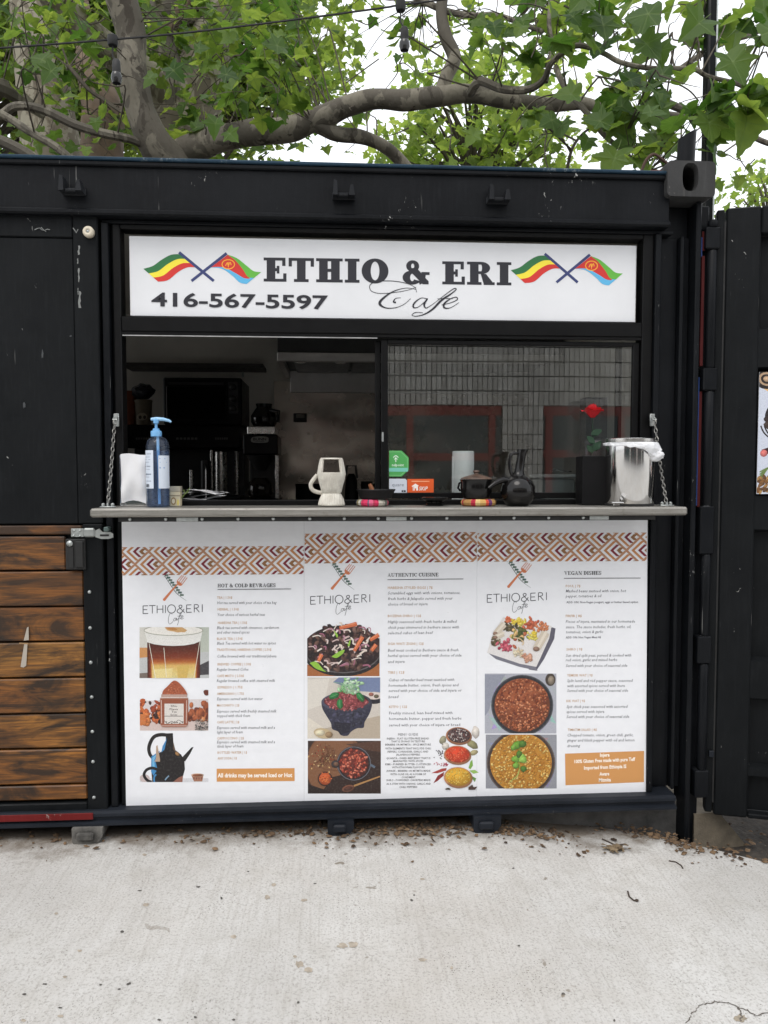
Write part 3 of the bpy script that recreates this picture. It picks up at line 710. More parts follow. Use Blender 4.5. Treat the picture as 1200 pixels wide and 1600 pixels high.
# square steel post and cut pipe standing behind the corner
ps = thing('steel_post', 'tall dark square steel post with a cable rising behind the container corner', 'post', (1.9, 1.45, ground_z(1.6, .3)))
y_ = 1.45; x0, x1 = FX(1104, y_, 150), FX(1120, y_, 150)
box('tube', BLACK2, ps, x0, x1, y_, y_ + .055, ground_z(1.6, .3) - .1, 4.6, .004); box('edge_strip', GALV, ps, x1 - .012, x1 - .002, y_ - .004, y_ - .001, ZT - .3, 4.6, .001)
m = MB(); m.tube([(x0 - .008, y_ - .01, ZT - .2), (x0 - .005, y_ - .012, 2.9), (x0 + .004, y_ - .014, 3.3), (x0 + .001, y_ - .012, 4.5)], .007, 6); m.build('cable', RUBBER, ps)
pp = thing('cut_pipe', 'short dark pipe with a slanted cut top behind the corner casting', 'pipe', (1.35, .2, ZT))
y_ = .2; cxp = FX(1069, y_, 230); m = MB(); r_ = .036; N = 20; z0 = ZT - .02; zt_ = FZ(203, y_, 1070)
vs = [(cxp + r_ * math.cos(2 * math.pi * k / N), y_ + r_ * math.sin(2 * math.pi * k / N), z0) for k in range(N)] + [(cxp + r_ * math.cos(2 * math.pi * k / N) + .012, y_ + r_ * math.sin(2 * math.pi * k / N), zt_ - .02 + .55 * r_ * math.cos(2 * math.pi * k / N)) for k in range(N)]
m.add(vs, [(k, (k + 1) % N, (k + 1) % N + N, k + N) for k in range(N)], True); m.add([vs[k + N] for k in range(N)], [tuple(range(N))]); m.build('pipe_wall', BLACK, pp)
m = MB(); q = [F(1040, 268, .1), F(1010, 250, .1), F(1018, 243, .1), F(1040, 254, .1), F(1053, 268, .12)]
m = MB(); m.tube([Vector(p) for p in crom([tuple(F(*a_, .12)) for a_ in ((1002, 268), (1010, 250), (1022, 241), (1036, 250), (1050, 262))], 5)], .006, 6)
tag(m.build('rusty_cable', simple('rusty_steel', (.06, .03, .02), .8)), 'thin bent brown cable on the roof edge beside the corner casting', 'cable')
# ================================================================== the name sign over the window
INK = (34, 34, 42)
YS = .030
sg = thing('name_sign', 'long white cafe name sign with crossed flags and phone number above the window', 'sign', tuple(F(598, 440, YS)))
x0, x1, z0, z1 = FX(202.5, YS, 430), FX(994, YS, 430), FZ(498.5, YS, 598), FZ(376, YS, 598)
box('sign_board', SIGNW, sg, x0, x1, YS, YS + .02, z0, z1, .0015)
def c3(x, y): return (180 + x / 2.7273, 340 + y / 2.7273)
def c4(x, y): return (580 + x / 2.7273, 340 + y / 2.7273)
A = Art(YS - .0006)
A.serif('ETHIO', 412, 439.8, 607, 37.5, INK, .34, .13, .12, 2.6, .085); A.build('name_lettering', sg); A = Art(YS - .0006); A.serif('&', 629, 443.6, 672, 36.5, INK, .33, .14, .12, .6); A.build('ampersand', sg); A = Art(YS - .0006); A.serif('ERI', 691, 444.2, 799, 36, INK, .34, .13, .12, 1.6, .085)
A.build('name_lettering', sg)
A = Art(YS - .0012)
def scr(pts, w): A.curve([c4(*p) for p in pts], [q / 2.7273 for q in w], INK, 10)
scr([(193, 318), (186, 297), (150, 280), (90, 270), (30, 272), (-4, 286), (0, 312), (40, 323), (105, 318), (160, 308), (192, 296)], [2, 2, 2.5, 3, 3, 3, 2.5, 2.5, 2.5, 2, 1.5])
scr([(192, 306), (150, 300), (100, 312), (58, 338), (36, 365), (60, 384), (102, 384), (140, 369), (168, 345)], [2, 2.5, 4, 8, 11, 5, 3, 2.5, 2])
scr([(126, 342), (105, 344), (95, 358), (105, 362)], [2, 3, 6, 8])
scr([(238, 346), (212, 343), (184, 364), (180, 382), (198, 382), (222, 364), (240, 344)], [3, 3, 7, 6, 3, 3, 3]); scr([(240, 344), (226, 370), (234, 385), (258, 372), (285, 352)], [6, 8, 4, 2.5, 2])
scr([(285, 352), (320, 325), (352, 303), (362, 306), (340, 325), (300, 352), (262, 390), (226, 412), (190, 420), (174, 414), (190, 404), (220, 405)], [2.5, 3, 4, 4, 6, 9, 8, 5, 3, 3, 3, 2]); scr([(282, 346), (318, 344), (346, 346)], [2, 3, 2])
scr([(300, 372), (335, 364), (366, 350), (362, 339), (338, 346), (312, 366), (312, 384), (338, 384), (374, 362)], [2.5, 3, 4, 4, 4, 8, 7, 3, 2])
A.build('script_lettering', sg)
A = Art(YS - .0018)
A.text('416-567-5597', 236.5, 477.8, 512.5, 21.5, INK, 0, 4.8, .022, 6); A.build('phone_number', sg)
def flags(nm, conv, ox, k, dy):
    A = Art(YS - .0008)
    def q(x, y): return conv(ox + (x - 120) * k, y + dy)
    def band(top, bot, a, b, col):
        t_ = crom(top, 8); u = crom(bot, 8)
        L = [(p[0] + (s_[0] - p[0]) * a, p[1] + (s_[1] - p[1]) * a) for p, s_ in zip(t_, u)]; M_ = [(p[0] + (s_[0] - p[0]) * b, p[1] + (s_[1] - p[1]) * b) for p, s_ in zip(t_, u)]
        A.poly([q(*p) for p in L] + [q(*p) for p in reversed(M_)], col)
    top = [(120, 218), (160, 206), (200, 178), (240, 158), (280, 156)]; bot = [(183, 273), (225, 266), (268, 232), (308, 212), (345, 212)]
    band(top, bot, 0, .36, (42, 112, 62)); band(top, bot, .36, .68, (244, 226, 62)); band(top, bot, .68, 1, (208, 48, 42))
    A.line([q(272, 148), q(420, 270)], [4.4 * k] * 2, (52, 62, 112))
    top = [(480, 158), (520, 174), (560, 205), (590, 228), (622, 232)]; bot = [(408, 212), (455, 218), (500, 248), (530, 276), (560, 283)]
    band(top, bot, 0, .5, (98, 178, 62)); band(top, bot, .5, 1, (92, 178, 222))
    t_ = crom(top, 8); u = crom(bot, 8); n = len(t_) - 4
    lo = [(p[0] + (s_[0] - p[0]) * (.55 * i / n), p[1] + (s_[1] - p[1]) * (.55 * i / n)) for i, (p, s_) in enumerate(zip(t_[:n], u[:n]))]
    hi = [(p[0] + (s_[0] - p[0]) * (1 - .44 * i / n), p[1] + (s_[1] - p[1]) * (1 - .44 * i / n)) for i, (p, s_) in enumerate(zip(t_[:n], u[:n]))]
    A.poly([q(*p) for p in lo] + [q(*p) for p in reversed(hi)], (205, 46, 40))
    em = [(482 + 27 * math.cos(a / 14 * 2 * math.pi), 199 + 20 * math.sin(a / 14 * 2 * math.pi)) for a in range(15)]
    A.line([q(*p) for p in em], [1.6] * 15, (240, 170, 50)); A.curve([q(470, 206), q(478, 192), q(482, 204), q(490, 190), q(494, 202)], 1.5, (240, 170, 50), 4); A.line([q(482, 190), q(482, 212)], 1.3, (240, 170, 50))
    A.line([q(475, 152), q(325, 270)], [4.4 * k] * 2, (52, 62, 112))
    A.build('crossed_flags', sg)
flags('a', c3, 120, 1.0, 0); flags('b', c4, 595, .95, 6)

# ================================================================== three menu sheets under the counter
YM = .0
TAN, OCH, DKR, BRN = (180, 132, 100), (190, 130, 82), (124, 28, 44), (142, 100, 62)
TX, HD, IT = (92, 92, 100), (44, 46, 52), (188, 150, 112)
def pattern(A, x0, y0, x1, y1, xs, dy, px=42.6, row=20.0):
    """bands of nested arrowheads pointing left in a lattice of diamonds; xs = tip of one diamond of the upper row"""
    H_ = (y1 - y0)
    for r_ in range(-1, 4):
        cy = y0 + H_ * .16 + (r_ - 0) * row
        off = 0 if r_ % 2 == 0 else px / 2
        k0 = int((x0 - xs) / px) - 2
        for k in range(k0, k0 + int((x1 - x0) / px) + 5):
            tx = xs + off + k * px; a = px / 2 * .96; b = row * .96
            for j, (t, col) in enumerate(((0, TAN), (.27, OCH), (.54, DKR), (.80, BRN))):
                X = tx + 2 * a * t * .92; L = (1 - t) if j < 3 else .24
                wv = a * .24 if j < 3 else a * .30
                for sg_ in (-1, 1):
                    P = [(X, cy), (X + a * L, cy + sg_ * b * L), (X + a * L + wv, cy + sg_ * b * L), (X + wv, cy)]
                    P = [(p, q) for p, q in P]
                    A.clip = (x0, y0, x1, y1); Q = clip_poly(P, A.clip); A.clip = None
                    A.poly([(p, q + dy * (p - x0) / (x1 - x0)) for p, q in Q], col)
def sprig_logo(A, ox, oy, tl):
    """crossed fork and sprig; offsets from the first menu, in photograph units"""
    def q(x, y): return (180 + x / 4 + ox, 800 + y / 4 + oy)
    A.curve([q(310, 400), q(345, 455), q(385, 510), q(445, 555)], [.8, .8, .7, .3], (70, 84, 80))
    for t in range(9):
        x, y = 308 + t * 12, 402 + t * 15.5
        for s_ in (-1, 1):
            A.poly([q(x, y), q(x + s_ * 16 + 8, y - 13 + (4 if s_ < 0 else 11)), q(x + s_ * 22 + 3, y - 26 + (8 if s_ < 0 else 14)), q(x + s_ * 7 - 5, y - 15)], (74, 98, 92) if t % 2 else (96, 116, 104))
    F_ = (204, 122, 84)
    A.line([q(306, 548), q(372, 470)], [4.2, 2.6], F_); A.ell(*q(307, 547), 2.3, 2.3, F_, 10); A.line([q(372, 470), q(395, 445)], [2, 2.2], F_)
    A.poly([q(383, 438), q(388, 428), q(422, 452), q(412, 462), q(396, 460)], F_)
    for a, b, c, d in ((388, 430, 418, 395), (398, 438, 428, 398), (409, 446, 440, 403), (419, 452, 450, 410)): A.line([q(a, b), q(c, d)], 1.05, F_)
    return q
def brand(A, ox, oy, dy, wd=375):
    def q(x, y): return (180 + x / 4 + ox, 800 + y / 4 + oy + dy * (x - 172) / wd)
    c = (62, 64, 70); W = 1.15
    L = lambda *p: A.line([q(*a) for a in p], W, c)
    L((174, 586), (174, 636)); L((174, 587), (205, 586)); L((174, 611), (200, 610)); L((174, 635), (206, 634))
    L((212, 585), (252, 584)); L((232, 585), (232, 634)); L((262, 584), (262, 633)); L((298, 583), (298, 632)); L((262, 608), (298, 607)); L((314, 582), (314, 631))
    A.line([q(352 + 25 * math.cos(k / 20 * 2 * math.pi), 606 + 26 * math.sin(k / 20 * 2 * math.pi)) for k in range(21)], W, c)
    A.curve([q(434, 629), q(400, 594), q(404, 583), q(416, 584), q(414, 597), q(392, 610), q(388, 624), q(404, 632), q(420, 622), q(430, 606)], W, c, 5)
    L((446, 580), (446, 628)); L((446, 581), (476, 580)); L((446, 605), (472, 604)); L((446, 628), (478, 626))
    L((494, 579), (494, 627)); A.curve([q(494, 579), q(516, 580), q(518, 596), q(494, 603)], W, c, 5); L((506, 603), (526, 626)); L((544, 577), (544, 625))
    A.curve([q(356, 640), q(348, 630), q(336, 650), q(332, 685), q(342, 700), q(362, 684)], .6, c, 6); A.curve([q(382, 664), q(370, 664), q(364, 678), q(374, 680), q(384, 662), q(384, 678), q(394, 668)], .6, c, 5)
    A.curve([q(394, 668), q(410, 640), q(412, 630), q(404, 640), q(394, 690), q(388, 708)], .6, c, 6); A.line([q(390, 652), q(418, 648)], .6, c); A.curve([q(404, 668), q(424, 654), q(420, 648), q(410, 660), q(416, 670), q(428, 662)], .6, c, 5)
def lines(rows, d, parent, name, res=1):
    for r_ in rows:
        A = Art(YP)
        t, x0, y, x1 = r_[:4]; k = r_[4] if len(r_) > 4 else 'd'
        if k == 'i': A.text(t, x0, y, x1, 3.9, IT, 0, d, .012, res)
        elif k == 'b': A.text(t, x0, y, x1, 3.4, TX, 0, d, .02, res)
        elif k == 's': A.text(t, x0, y, x1, 4.4, TX, 0, d, .006, res)
        else: A.text(t, x0, y, x1, 4.6, TX, .2, d, .006, res)
        A.build(name, parent)
def menu(label, xa, xb, ytl, ybl, ytr, ybr, ragged):
    """one sheet: its corners in the photograph, laid on the apron"""
    r_ = thing('menu_sheet', label, 'menu', tuple(F((xa + xb) / 2, (ytl + ybl) / 2, YM)), 'menu sheets under the counter')
    n = 26; top = []; bot = []
    for i in range(n + 1):
        t = i / n; x = xa + (xb - xa) * t
        top.append(F(x, ytl + (ytr - ytl) * t, YM)); bot.append(F(x + (7 if xa < 200 else 0) * (1 - t) - (3 if xb > 1000 else 0) * t, ybl + (ybr - ybl) * t + ragged * (random.uniform(-1, .3)), YM))
    m = MB(); m.add([tuple(p) for p in top + bot] + [(p.x, p.y + .003, p.z) for p in top + bot],
        [(i, i + n + 1, i + n + 2, i + 1) for i in range(n)] + [(i + 2 * n + 2, i + 2 * n + 3, i + 3 * n + 4, i + 3 * n + 3) for i in range(n)] +
        [(i, i + 1, i + 2 * n + 3, i + 2 * n + 2) for i in range(n)] + [(i + n + 1, i + 3 * n + 3, i + 3 * n + 4, i + n + 2) for i in range(n)] + [(0, 2 * n + 2, 3 * n + 3, n + 1), (n, 2 * n + 1, 4 * n + 3, 3 * n + 2)])
    m.build('sheet', VINYL, r_)
    return r_
YP = YM - .0004
# ---- first sheet: drinks
M1 = menu('drinks menu sheet with coffee glass, spice jar and black coffee pot pictures', 190, 475, 815, 1262, 814.5, 1257, .6)
A = Art(YP); pattern(A, 190.5, 855, 474.5, 899, 182 + 5, -2.0); A.build('pattern_band', M1)
A = Art(YP); sprig_logo(A, 0, 0, 0); brand(A, 0, 0, -9 / 4 * 0); A.build('cafe_logo', M1)
A = Art(YP); A.serif('HOT & COLD BEVRAGES', 340, 917.8, 430.5, 5.6, HD, .26, .09, .09, -.6, .14, .45); A.line([(340, 921), (455, 920.2)], .9, HD); A.build('heading', M1)
lines([('TEA | 1.50$', 339, 935.7, 363, 'i'), ('HERBAL | 1.50$', 340, 954, 373, 'i'), ('HABESHA TEA | 1.50$', 340.5, 975, 386, 'i'), ('BLACK TEA | 1.50$', 339, 1000, 379, 'i'), ('TRADITIONAL HABESHA COFFEE | 2.50$', 338.7, 1017, 424, 'i'),
 ('BREWED COFFEE | 1.50$', 340, 1039.8, 392, 'i'), ('CAFE MISTO | 2.50$', 339, 1058, 381, 'i'), ('ESPRESSO | 1.75$', 340, 1075.8, 379, 'i'), ('AMERICANO | 1.75$', 339, 1085.8, 381, 'i'), ('MACCHIATO | 2$', 339, 1104, 374, 'i'),
 ('CAFE LATTE | 2$', 339, 1130.3, 374, 'i'), ('CAPPUCCINO | 2$', 339, 1155.5, 381, 'i'), ('BOTTLED WATER | 1$', 340, 1177.8, 386, 'i'), ('ANY SODA | 1$', 340, 1186.8, 370, 'i')], -.3, M1, 'item_name')
lines([('Hot tea served with your choice of tea bag', 339.3, 944, 431.7), ('Your choice of various herbal teas', 339, 962.6, 413.7), ('Black tea served with cinnamon, cardamom', 339, 983, 435.7), ('and other mixed spices', 339, 990.2, 389.5),
 ('Black Tea served with hot water no spices', 339, 1007.3, 430.7), ('Coffee brewed with our traditional Jebena', 339, 1027.5, 431.7), ('Regular brewed Cofee', 338.7, 1048.2, 388), ('Regular brewed coffee with steamed milk', 338.7, 1065.8, 429.5),
 ('Espresso served with hot water', 339, 1094.2, 410), ('Espresso served with freshly steamed milk', 339, 1113.5, 431.7), ('topped with thick foam', 339, 1120.6, 390.5), ('Espresso served with steamed milk and a', 339, 1139.2, 429.5), ('light layer of foam', 339, 1146.2, 379),
 ('Espresso served with steamed milk and a', 339, 1161.6, 429.5), ('thick layer of foam', 339, 1168.2, 380)], -.4, M1, 'description')
A = Art(YP); A.poly([(338.5, 1201.2), (460.2, 1200.2), (460.4, 1220.4), (338.6, 1221.4)], (208, 148, 86)); A.text('All drinks may be served Iced or Hot', 340, 1214.6, 456.5, 6.6, (250, 246, 238), 0, -.5, .03, 2); A.build('notice_strip', M1)
# glass of layered coffee
A = Art(YP); A.clip = (218, 980, 326.5, 1059.5); rr = random.uniform
A.rect(218, 980, 327, 1060, (204, 204, 196)); A.rect(218, 980, 250, 1030, (214, 212, 204)); A.rect(290, 980, 327, 1022, (190, 196, 184)); A.rect(218, 1012, 240, 1030, (206, 148, 92)); A.poly([(218, 1028), (327, 1018), (327, 1060), (218, 1060)], (196, 198, 198))
A.poly([(300, 1045), (327, 1032), (327, 1054), (296, 1056)], (70, 68, 72)); A.poly([(218, 1052), (245, 1050), (240, 1060), (218, 1060)], (120, 108, 100))
A.poly([(226, 984), (316, 984), (312, 1010), (302, 1060), (241, 1060), (230, 1006)], (222, 222, 212))

def ramp3(t, st):
    for (a, ca), (b, cb) in zip(st, st[1:]):
        if t <= b: u = (t - a) / (b - a); return tuple(p + (q - p) * u for p, q in zip(ca, cb))
    return st[-1][1]
for k in range(40):
    t_ = k / 40; yy_ = 1003 + 57 * t_; xl = 230 + 11 * t_; xr = 313 - 11 * t_
    cc_ = ramp3(t_, [(0, (74, 30, 20)), (.22, (96, 40, 24)), (.42, (128, 54, 28)), (.54, (178, 98, 46)), (.64, (220, 180, 104)), (.8, (228, 202, 126)), (1, (222, 206, 150))]); A.poly([(xl, yy_), (xr, yy_ - 1), (xr - .4, 1060), (xl + .4, 1060)], cc_)
    for _ in range(3): xx_ = rr(xl + 2, xr - 5); A.poly([(xx_, yy_), (xx_ + rr(2, 9), yy_), (xx_ + rr(2, 8), yy_ + rr(1, 4)), (xx_, yy_ + rr(1, 4))], tuple(c_ + rr(-9, 9) for c_ in cc_))

A.poly([(240, 1046), (270, 1044), (268, 1060), (244, 1060)], (236, 216, 150)); A.poly([(276, 1040), (296, 1040), (292, 1060), (278, 1060)], (216, 182, 100))
A.poly([(229, 992), (314, 992), (313, 1002), (303, 1006), (288, 1008.5), (271, 1009.3), (254, 1008.5), (240, 1006.5), (230, 1003.5)], (234, 233, 228))
A.poly([(225.5, 986), (316.5, 986), (314, 998), (229, 998)], (232, 231, 226)); A.ell(271, 985, 46, 8, (238, 235, 228), 28); A.ell(275, 983, 17, 5, (206, 164, 110), 18, .1, .15); A.ell(268, 982, 9, 2.5, (190, 134, 78), 12, .2)
A.line([(271 + 46 * math.cos(t / 24 * 2 * math.pi), 985 + 8 * math.sin(t / 24 * 2 * math.pi)) for t in range(25)], 1.0, (150, 150, 132))
for p in (((233, 1005), (243, 1060)), ((312, 1003), (303, 1060)), ((256, 1012), (260, 1058))): A.line(p, .8, (240, 236, 220))
A.build('drink_picture', M1)
# jar of red spice among roots
A = Art(YP); A.clip = (218.5, 1060, 325.5, 1141.5)
A.poly([(218.5, 1095), (325.5, 1092), (325.5, 1141.5), (218.5, 1141.5)], (222, 214, 214)); A.poly([(218.5, 1128), (325, 1126), (325.5, 1141.5), (218.5, 1141.5)], (216, 196, 190))
for k in range(70): A.ell(rr(218, 252), 1128 - abs(random.gauss(0, 13)) + 0, rr(3, 6), rr(2, 4), random.choice([(150, 62, 34), (186, 92, 48), (60, 30, 24), (120, 48, 28), (40, 24, 22), (204, 112, 58)]), 8, rr(0, 3), .2)
for k in range(20): A.ell(rr(220, 232), rr(1118, 1130), rr(4, 6), rr(3, 5), random.choice([(196, 104, 54), (206, 122, 66)]), 9, rr(0, 3), .2)
for k in range(40): A.ell(rr(294, 325), 1124 - abs(random.gauss(0, 14)), rr(4, 8), rr(3, 5), random.choice([(158, 84, 52), (184, 106, 66), (130, 62, 40), (206, 136, 90), (104, 48, 34)]), 10, rr(0, 3), .15)
for k in range(150): A.ell(rr(305, 326), rr(1124, 1141), rr(.7, 1.6), .6, random.choice([(70, 70, 70), (130, 126, 120), (180, 176, 168), (40, 40, 42)]), 6, rr(0, 3))
A.poly(crom([(253, 1086), (255, 1079), (262, 1072), (269, 1065), (274, 1063.5), (280, 1067), (287, 1075), (291, 1081), (292, 1087), (280, 1090), (262, 1090), (253, 1086)], 4), (170, 88, 58))
for k in range(130):
    x, y = rr(254, 291), rr(1066, 1088)
    if abs(x - 273) < (y - 1063) * .85: A.ell(x, y, rr(.8, 1.8), rr(.6, 1.2), random.choice([(190, 106, 72), (140, 66, 42), (176, 92, 60), (206, 126, 92)]), 6)
A.rect(252, 1085, 292, 1090, (190, 158, 146)); A.poly([(250, 1091), (294, 1091), (293.5, 1132), (290, 1136), (254, 1136), (250.5, 1132)], (160, 96, 72)); A.rect(253, 1093, 291, 1131, (150, 84, 60)); A.line([(251, 1090), (293, 1090)], 1.6, (222, 206, 198)); A.line([(252, 1134), (292, 1134)], 2, (188, 150, 136)); A.line([(252, 1094), (252.5, 1130)], 1.2, (216, 190, 180)); A.line([(291.5, 1094), (291, 1130)], 1, (216, 190, 180))
A.rect(257, 1099.5, 287, 1131, (226, 220, 214))
for t, y, a, b in (('Ethio', 1104.5, 267, 277), ('Flava', 1109.5, 265, 278), ('Tea', 1113.5, 268, 276), ('Spices', 1118, 266, 277)): A.text(t, a, y, b, 3, (70, 56, 52), 0, 0, .015, 1)
A.line([(257, 1119), (286, 1119)], .8, (60, 50, 48)); A.curve([(257, 1126), (262, 1131), (268, 1127), (273, 1130), (279, 1125), (286, 1130)], .8, (80, 72, 68), 4)
for k in range(7): A.ell(260 + k * 4.2, 1128 + (k % 3), 1.5, 1.1, (120, 112, 104), 7)
A.build('spice_jar_picture', M1)
# black clay pot with small cups
A = Art(YP); A.clip = (218.5, 1145, 325.5, 1222)
A.rect(218.5, 1216, 325.5, 1222, (222, 222, 226)); A.ell(226, 1216, 8, 6, (206, 190, 188)); K = (26, 22, 24); BL = (66, 140, 196)
A.curve([(270, 1150), (252, 1148), (240, 1152), (233, 1166), (234, 1178), (240, 1186)], [5, 5.5, 5.5, 5.5, 5, 5], K); A.poly([(259, 1146), (270, 1145.5), (271, 1162), (274, 1172), (283, 1179), (288, 1188), (289, 1202), (285, 1216), (279, 1222), (238, 1222), (236, 1200), (238, 1186), (246, 1178), (256, 1172), (259, 1160)], K)
A.poly([(261, 1152), (259.5, 1160), (257, 1171), (252, 1176), (254, 1166), (260, 1155)], BL); A.poly([(236.5, 1182), (250, 1173), (247, 1182), (243, 1190), (246, 1202), (240, 1212), (236, 1206)], BL); A.poly([(238, 1184), (245, 1178), (241, 1188), (242, 1200), (238, 1202)], (120, 186, 226)); A.poly([(271, 1160), (274, 1172), (282, 1179), (276, 1178), (270, 1170)], (92, 72, 60)); A.poly([(284, 1184), (299, 1168), (302.5, 1167), (297, 1178), (289, 1190)], K); A.ell(277, 1178, 4, 2.5, (150, 110, 66), 10, .7)
A.poly([(241, 1190), (250, 1190), (250, 1186), (246, 1164), (244, 1166), (243.5, 1186)], (186, 160, 138)); A.curve([(247, 1203), (238, 1200), (229, 1203), (225, 1211), (230, 1219), (237, 1222)], 4.4, K); A.curve([(244, 1210), (241, 1214), (241, 1222)], 2.5, BL); A.curve([(264, 1212), (260, 1216), (258, 1219)], 2, (130, 160, 186))
A.poly([(279, 1215), (286, 1212), (285, 1222), (270, 1222)], (150, 100, 84)); A.poly([(299, 1211), (318, 1211), (316, 1221), (303, 1221)], (170, 120, 96)); A.ell(308.5, 1211, 10, 2.6, (214, 176, 150), 16); A.ell(308.5, 1211.3, 8, 1.8, (128, 70, 46), 16)
for k in range(4): A.ell(303 + k * 4, 1216, 1, 2, (120, 70, 60), 6)
A.build('coffee_pot_picture', M1)

# ---- second sheet: cuisine
M2 = menu('middle menu sheet with beef plate, mortar and spice bowl pictures', 475.2, 745, 814.5, 1257, 813.8, 1252.5, .9)
A = Art(YP); pattern(A, 476, 834, 745, 880.5, 472, -2.6, 43.2, 21); A.build('pattern_band', M2)
A = Art(YP); sprig_logo(A, 262.3, -17.5, 0); brand(A, 261.8, -14.5, -1.2, 390); A.build('cafe_logo', M2)
A = Art(YP); A.serif('AUTHENTIC CUISINE', 605.7, 901.2, 685, 5.6, HD, .26, .09, .09, -.6, .14, .45); A.line([(605.5, 905.8), (724, 904.6)], .9, HD); A.build('heading', M2)
lines([('HABESHA STYLED EGGS | 7$', 606, 920.2, 676, 'i'), ('BOZENA SHIRO | 12$', 606, 964.3, 658, 'i'), ('SIGA WAT/ ZIGNI | 12$', 606, 1007.8, 662, 'i'), ('TIBS | 12$', 606, 1052.6, 632, 'i'), ('KITFO | 12$', 608, 1106.3, 636, 'i')], -.3, M2, 'item_name')
lines([('Scrambled eggs with with onions, tomatoes,', 606, 928.8, 719), ('fresh herbs & Jalapeño served with your', 606, 937.6, 707), ('choice of bread or injera', 606, 946.3, 668), ('Highly seasoned with fresh herbs & milled', 606, 973.8, 713), ('chick peas simmered in berbere sauce with', 606, 982.5, 717), ('selected cubes of lean beef', 606, 991.2, 676),
 ('Beef meat cooked in Berbere sauce & fresh', 606, 1018.3, 716), ('herbal spices served with your choice of side', 606, 1026.6, 721), ('and injera', 606, 1036.2, 632), ('Cubes of tender beef meat sautéed with', 607, 1064.6, 709.5), ('homemade butter, onion, fresh spices and', 607, 1073, 716), ('served with your choice of side and injera or', 607, 1081.3, 721), ('bread', 607, 1091.2, 622),
 ('Freshly minced, lean beef mixed with', 608, 1116.3, 707, 's'), ('homemade butter, pepper and fresh herbs', 608, 1125, 721, 's'), ('served with your choice of injera or bread', 608, 1135, 719, 's')], -.7, M2, 'description')
A = Art(YP)
A.text('MENU GUIDE', 622, 1149.6, 653, 4.2, (60, 60, 66), 0, 0, .0, 1)
for t, y, a, b in (('INJERA - FLAT GLUTEN-FREE BREAD', 462, 578, 842), ('THAT IS SPONGY IN TEXTURE', 480, 605, 815), ('BERBERE OR MITMITA - SPICE MIXTURE', 500, 568, 853), ('WITH ELEMENTS THAT INCLUDE CHILI', 524, 568, 853), ('PEPPERS, CORIANDER, GARLIC AND', 544, 583, 837), ('JALAPENOS PEPPERS', 563, 635, 785), ('QUANTA - DRIED BEEF JERKY THAT IS', 585, 575, 850), ('MARINATED WITH SPICES', 603, 618, 805), ('KIBE - PURIFIED BUTTER CUSTSPICED', 623, 568, 855), ('WITH ETHIOPIAN FLAVOURS', 642, 610, 815), ('AWAZE - BERBERE OR MITMITA MADE', 664, 575, 850), ('WITH OLIVE OIL AS A FORM OF', 685, 600, 822), ('CONDIMENT', 704, 670, 757), ('SHIRO - POWDERED CHICKPEAS MADE', 722, 575, 850), ('AS A STEW WITH ONIONS, GARLIC AND', 745, 575, 853), ('CHILI PEPPERS', 765, 655, 768)):
    A.text(t, 460 + a / 4, 1040 + y / 4, 460 + b / 4, 3.1, (92, 90, 92), 0, -.2, .012, 1)
A.build('guide_text', M2)
# plate of beef, onion and carrot
A = Art(YP); A.clip = (480, 972, 593, 1056.5)
A.poly([(480, 1038), (540, 1056), (593, 1024), (593, 1056.5), (480, 1056.5)], (168, 104, 60))
A.ell(536, 1017, 64, 40, (36, 32, 34), 40); A.ell(536, 1015, 60.5, 37, (98, 94, 96), 40); A.ell(536, 1014, 59.5, 36, (46, 32, 32), 40)
def inside(x, y, cx, cy, rx, ry): return ((x - cx) / rx) ** 2 + ((y - cy) / ry) ** 2 < 1
k = 0
while k < 260:
    x, y = rr(480, 593), rr(974, 1049)
    if inside(x, y, 536, 1012, 57, 36): k += 1; A.ell(x, y, rr(2.5, 6), rr(2, 4), random.choice([(54, 36, 36), (80, 54, 50), (38, 26, 30), (104, 76, 66), (66, 42, 40), (30, 22, 24), (120, 92, 84)]), 8, rr(0, 3), .25)
for k in range(60):
    x, y = rr(488, 582), rr(982, 1044); a = rr(0, 6); L = rr(7, 16)
    A.curve([(x, y), (x + L * math.cos(a) * .5 + 2, y + L * math.sin(a) * .4 - 2), (x + L * math.cos(a), y + L * math.sin(a) * .7)], rr(1.3, 2.8), random.choice([(224, 206, 200), (236, 226, 216), (216, 190, 186), (190, 140, 156), (232, 218, 206), (170, 110, 130)]), 4)
for x, y, a, L in ((560, 1006, 2.1, 26), (544, 978, 2.9, 28), (585, 996, 2.6, 16), (584, 1012, 2.2, 12), (500, 1028, 2.0, 12)):
    A.line([(x + L / 2 * math.cos(a), y + L / 2 * math.sin(a)), (x - L / 2 * math.cos(a), y - L / 2 * math.sin(a))], [5, 6.5], (214, 112, 70)); A.line([(x + L / 2.4 * math.cos(a), y - 1.5 + L / 2.4 * math.sin(a)), (x - L / 2.4 * math.cos(a), y - 1.5 - L / 2.4 * math.sin(a))], [1.6, 2], (234, 146, 104))
for pts in (((518, 1026), (528, 1019), (538, 1015), (536, 1021), (526, 1028)), ((543, 1008), (548, 998), (546, 1010)), ((484, 1036), (494, 1034), (506, 1047), (510, 1050), (494, 1045)), ((521, 984), (528, 992), (526, 996))): A.poly(crom(list(pts) + [pts[0]], 3), (148, 196, 70))
A.build('beef_plate_picture', M2)
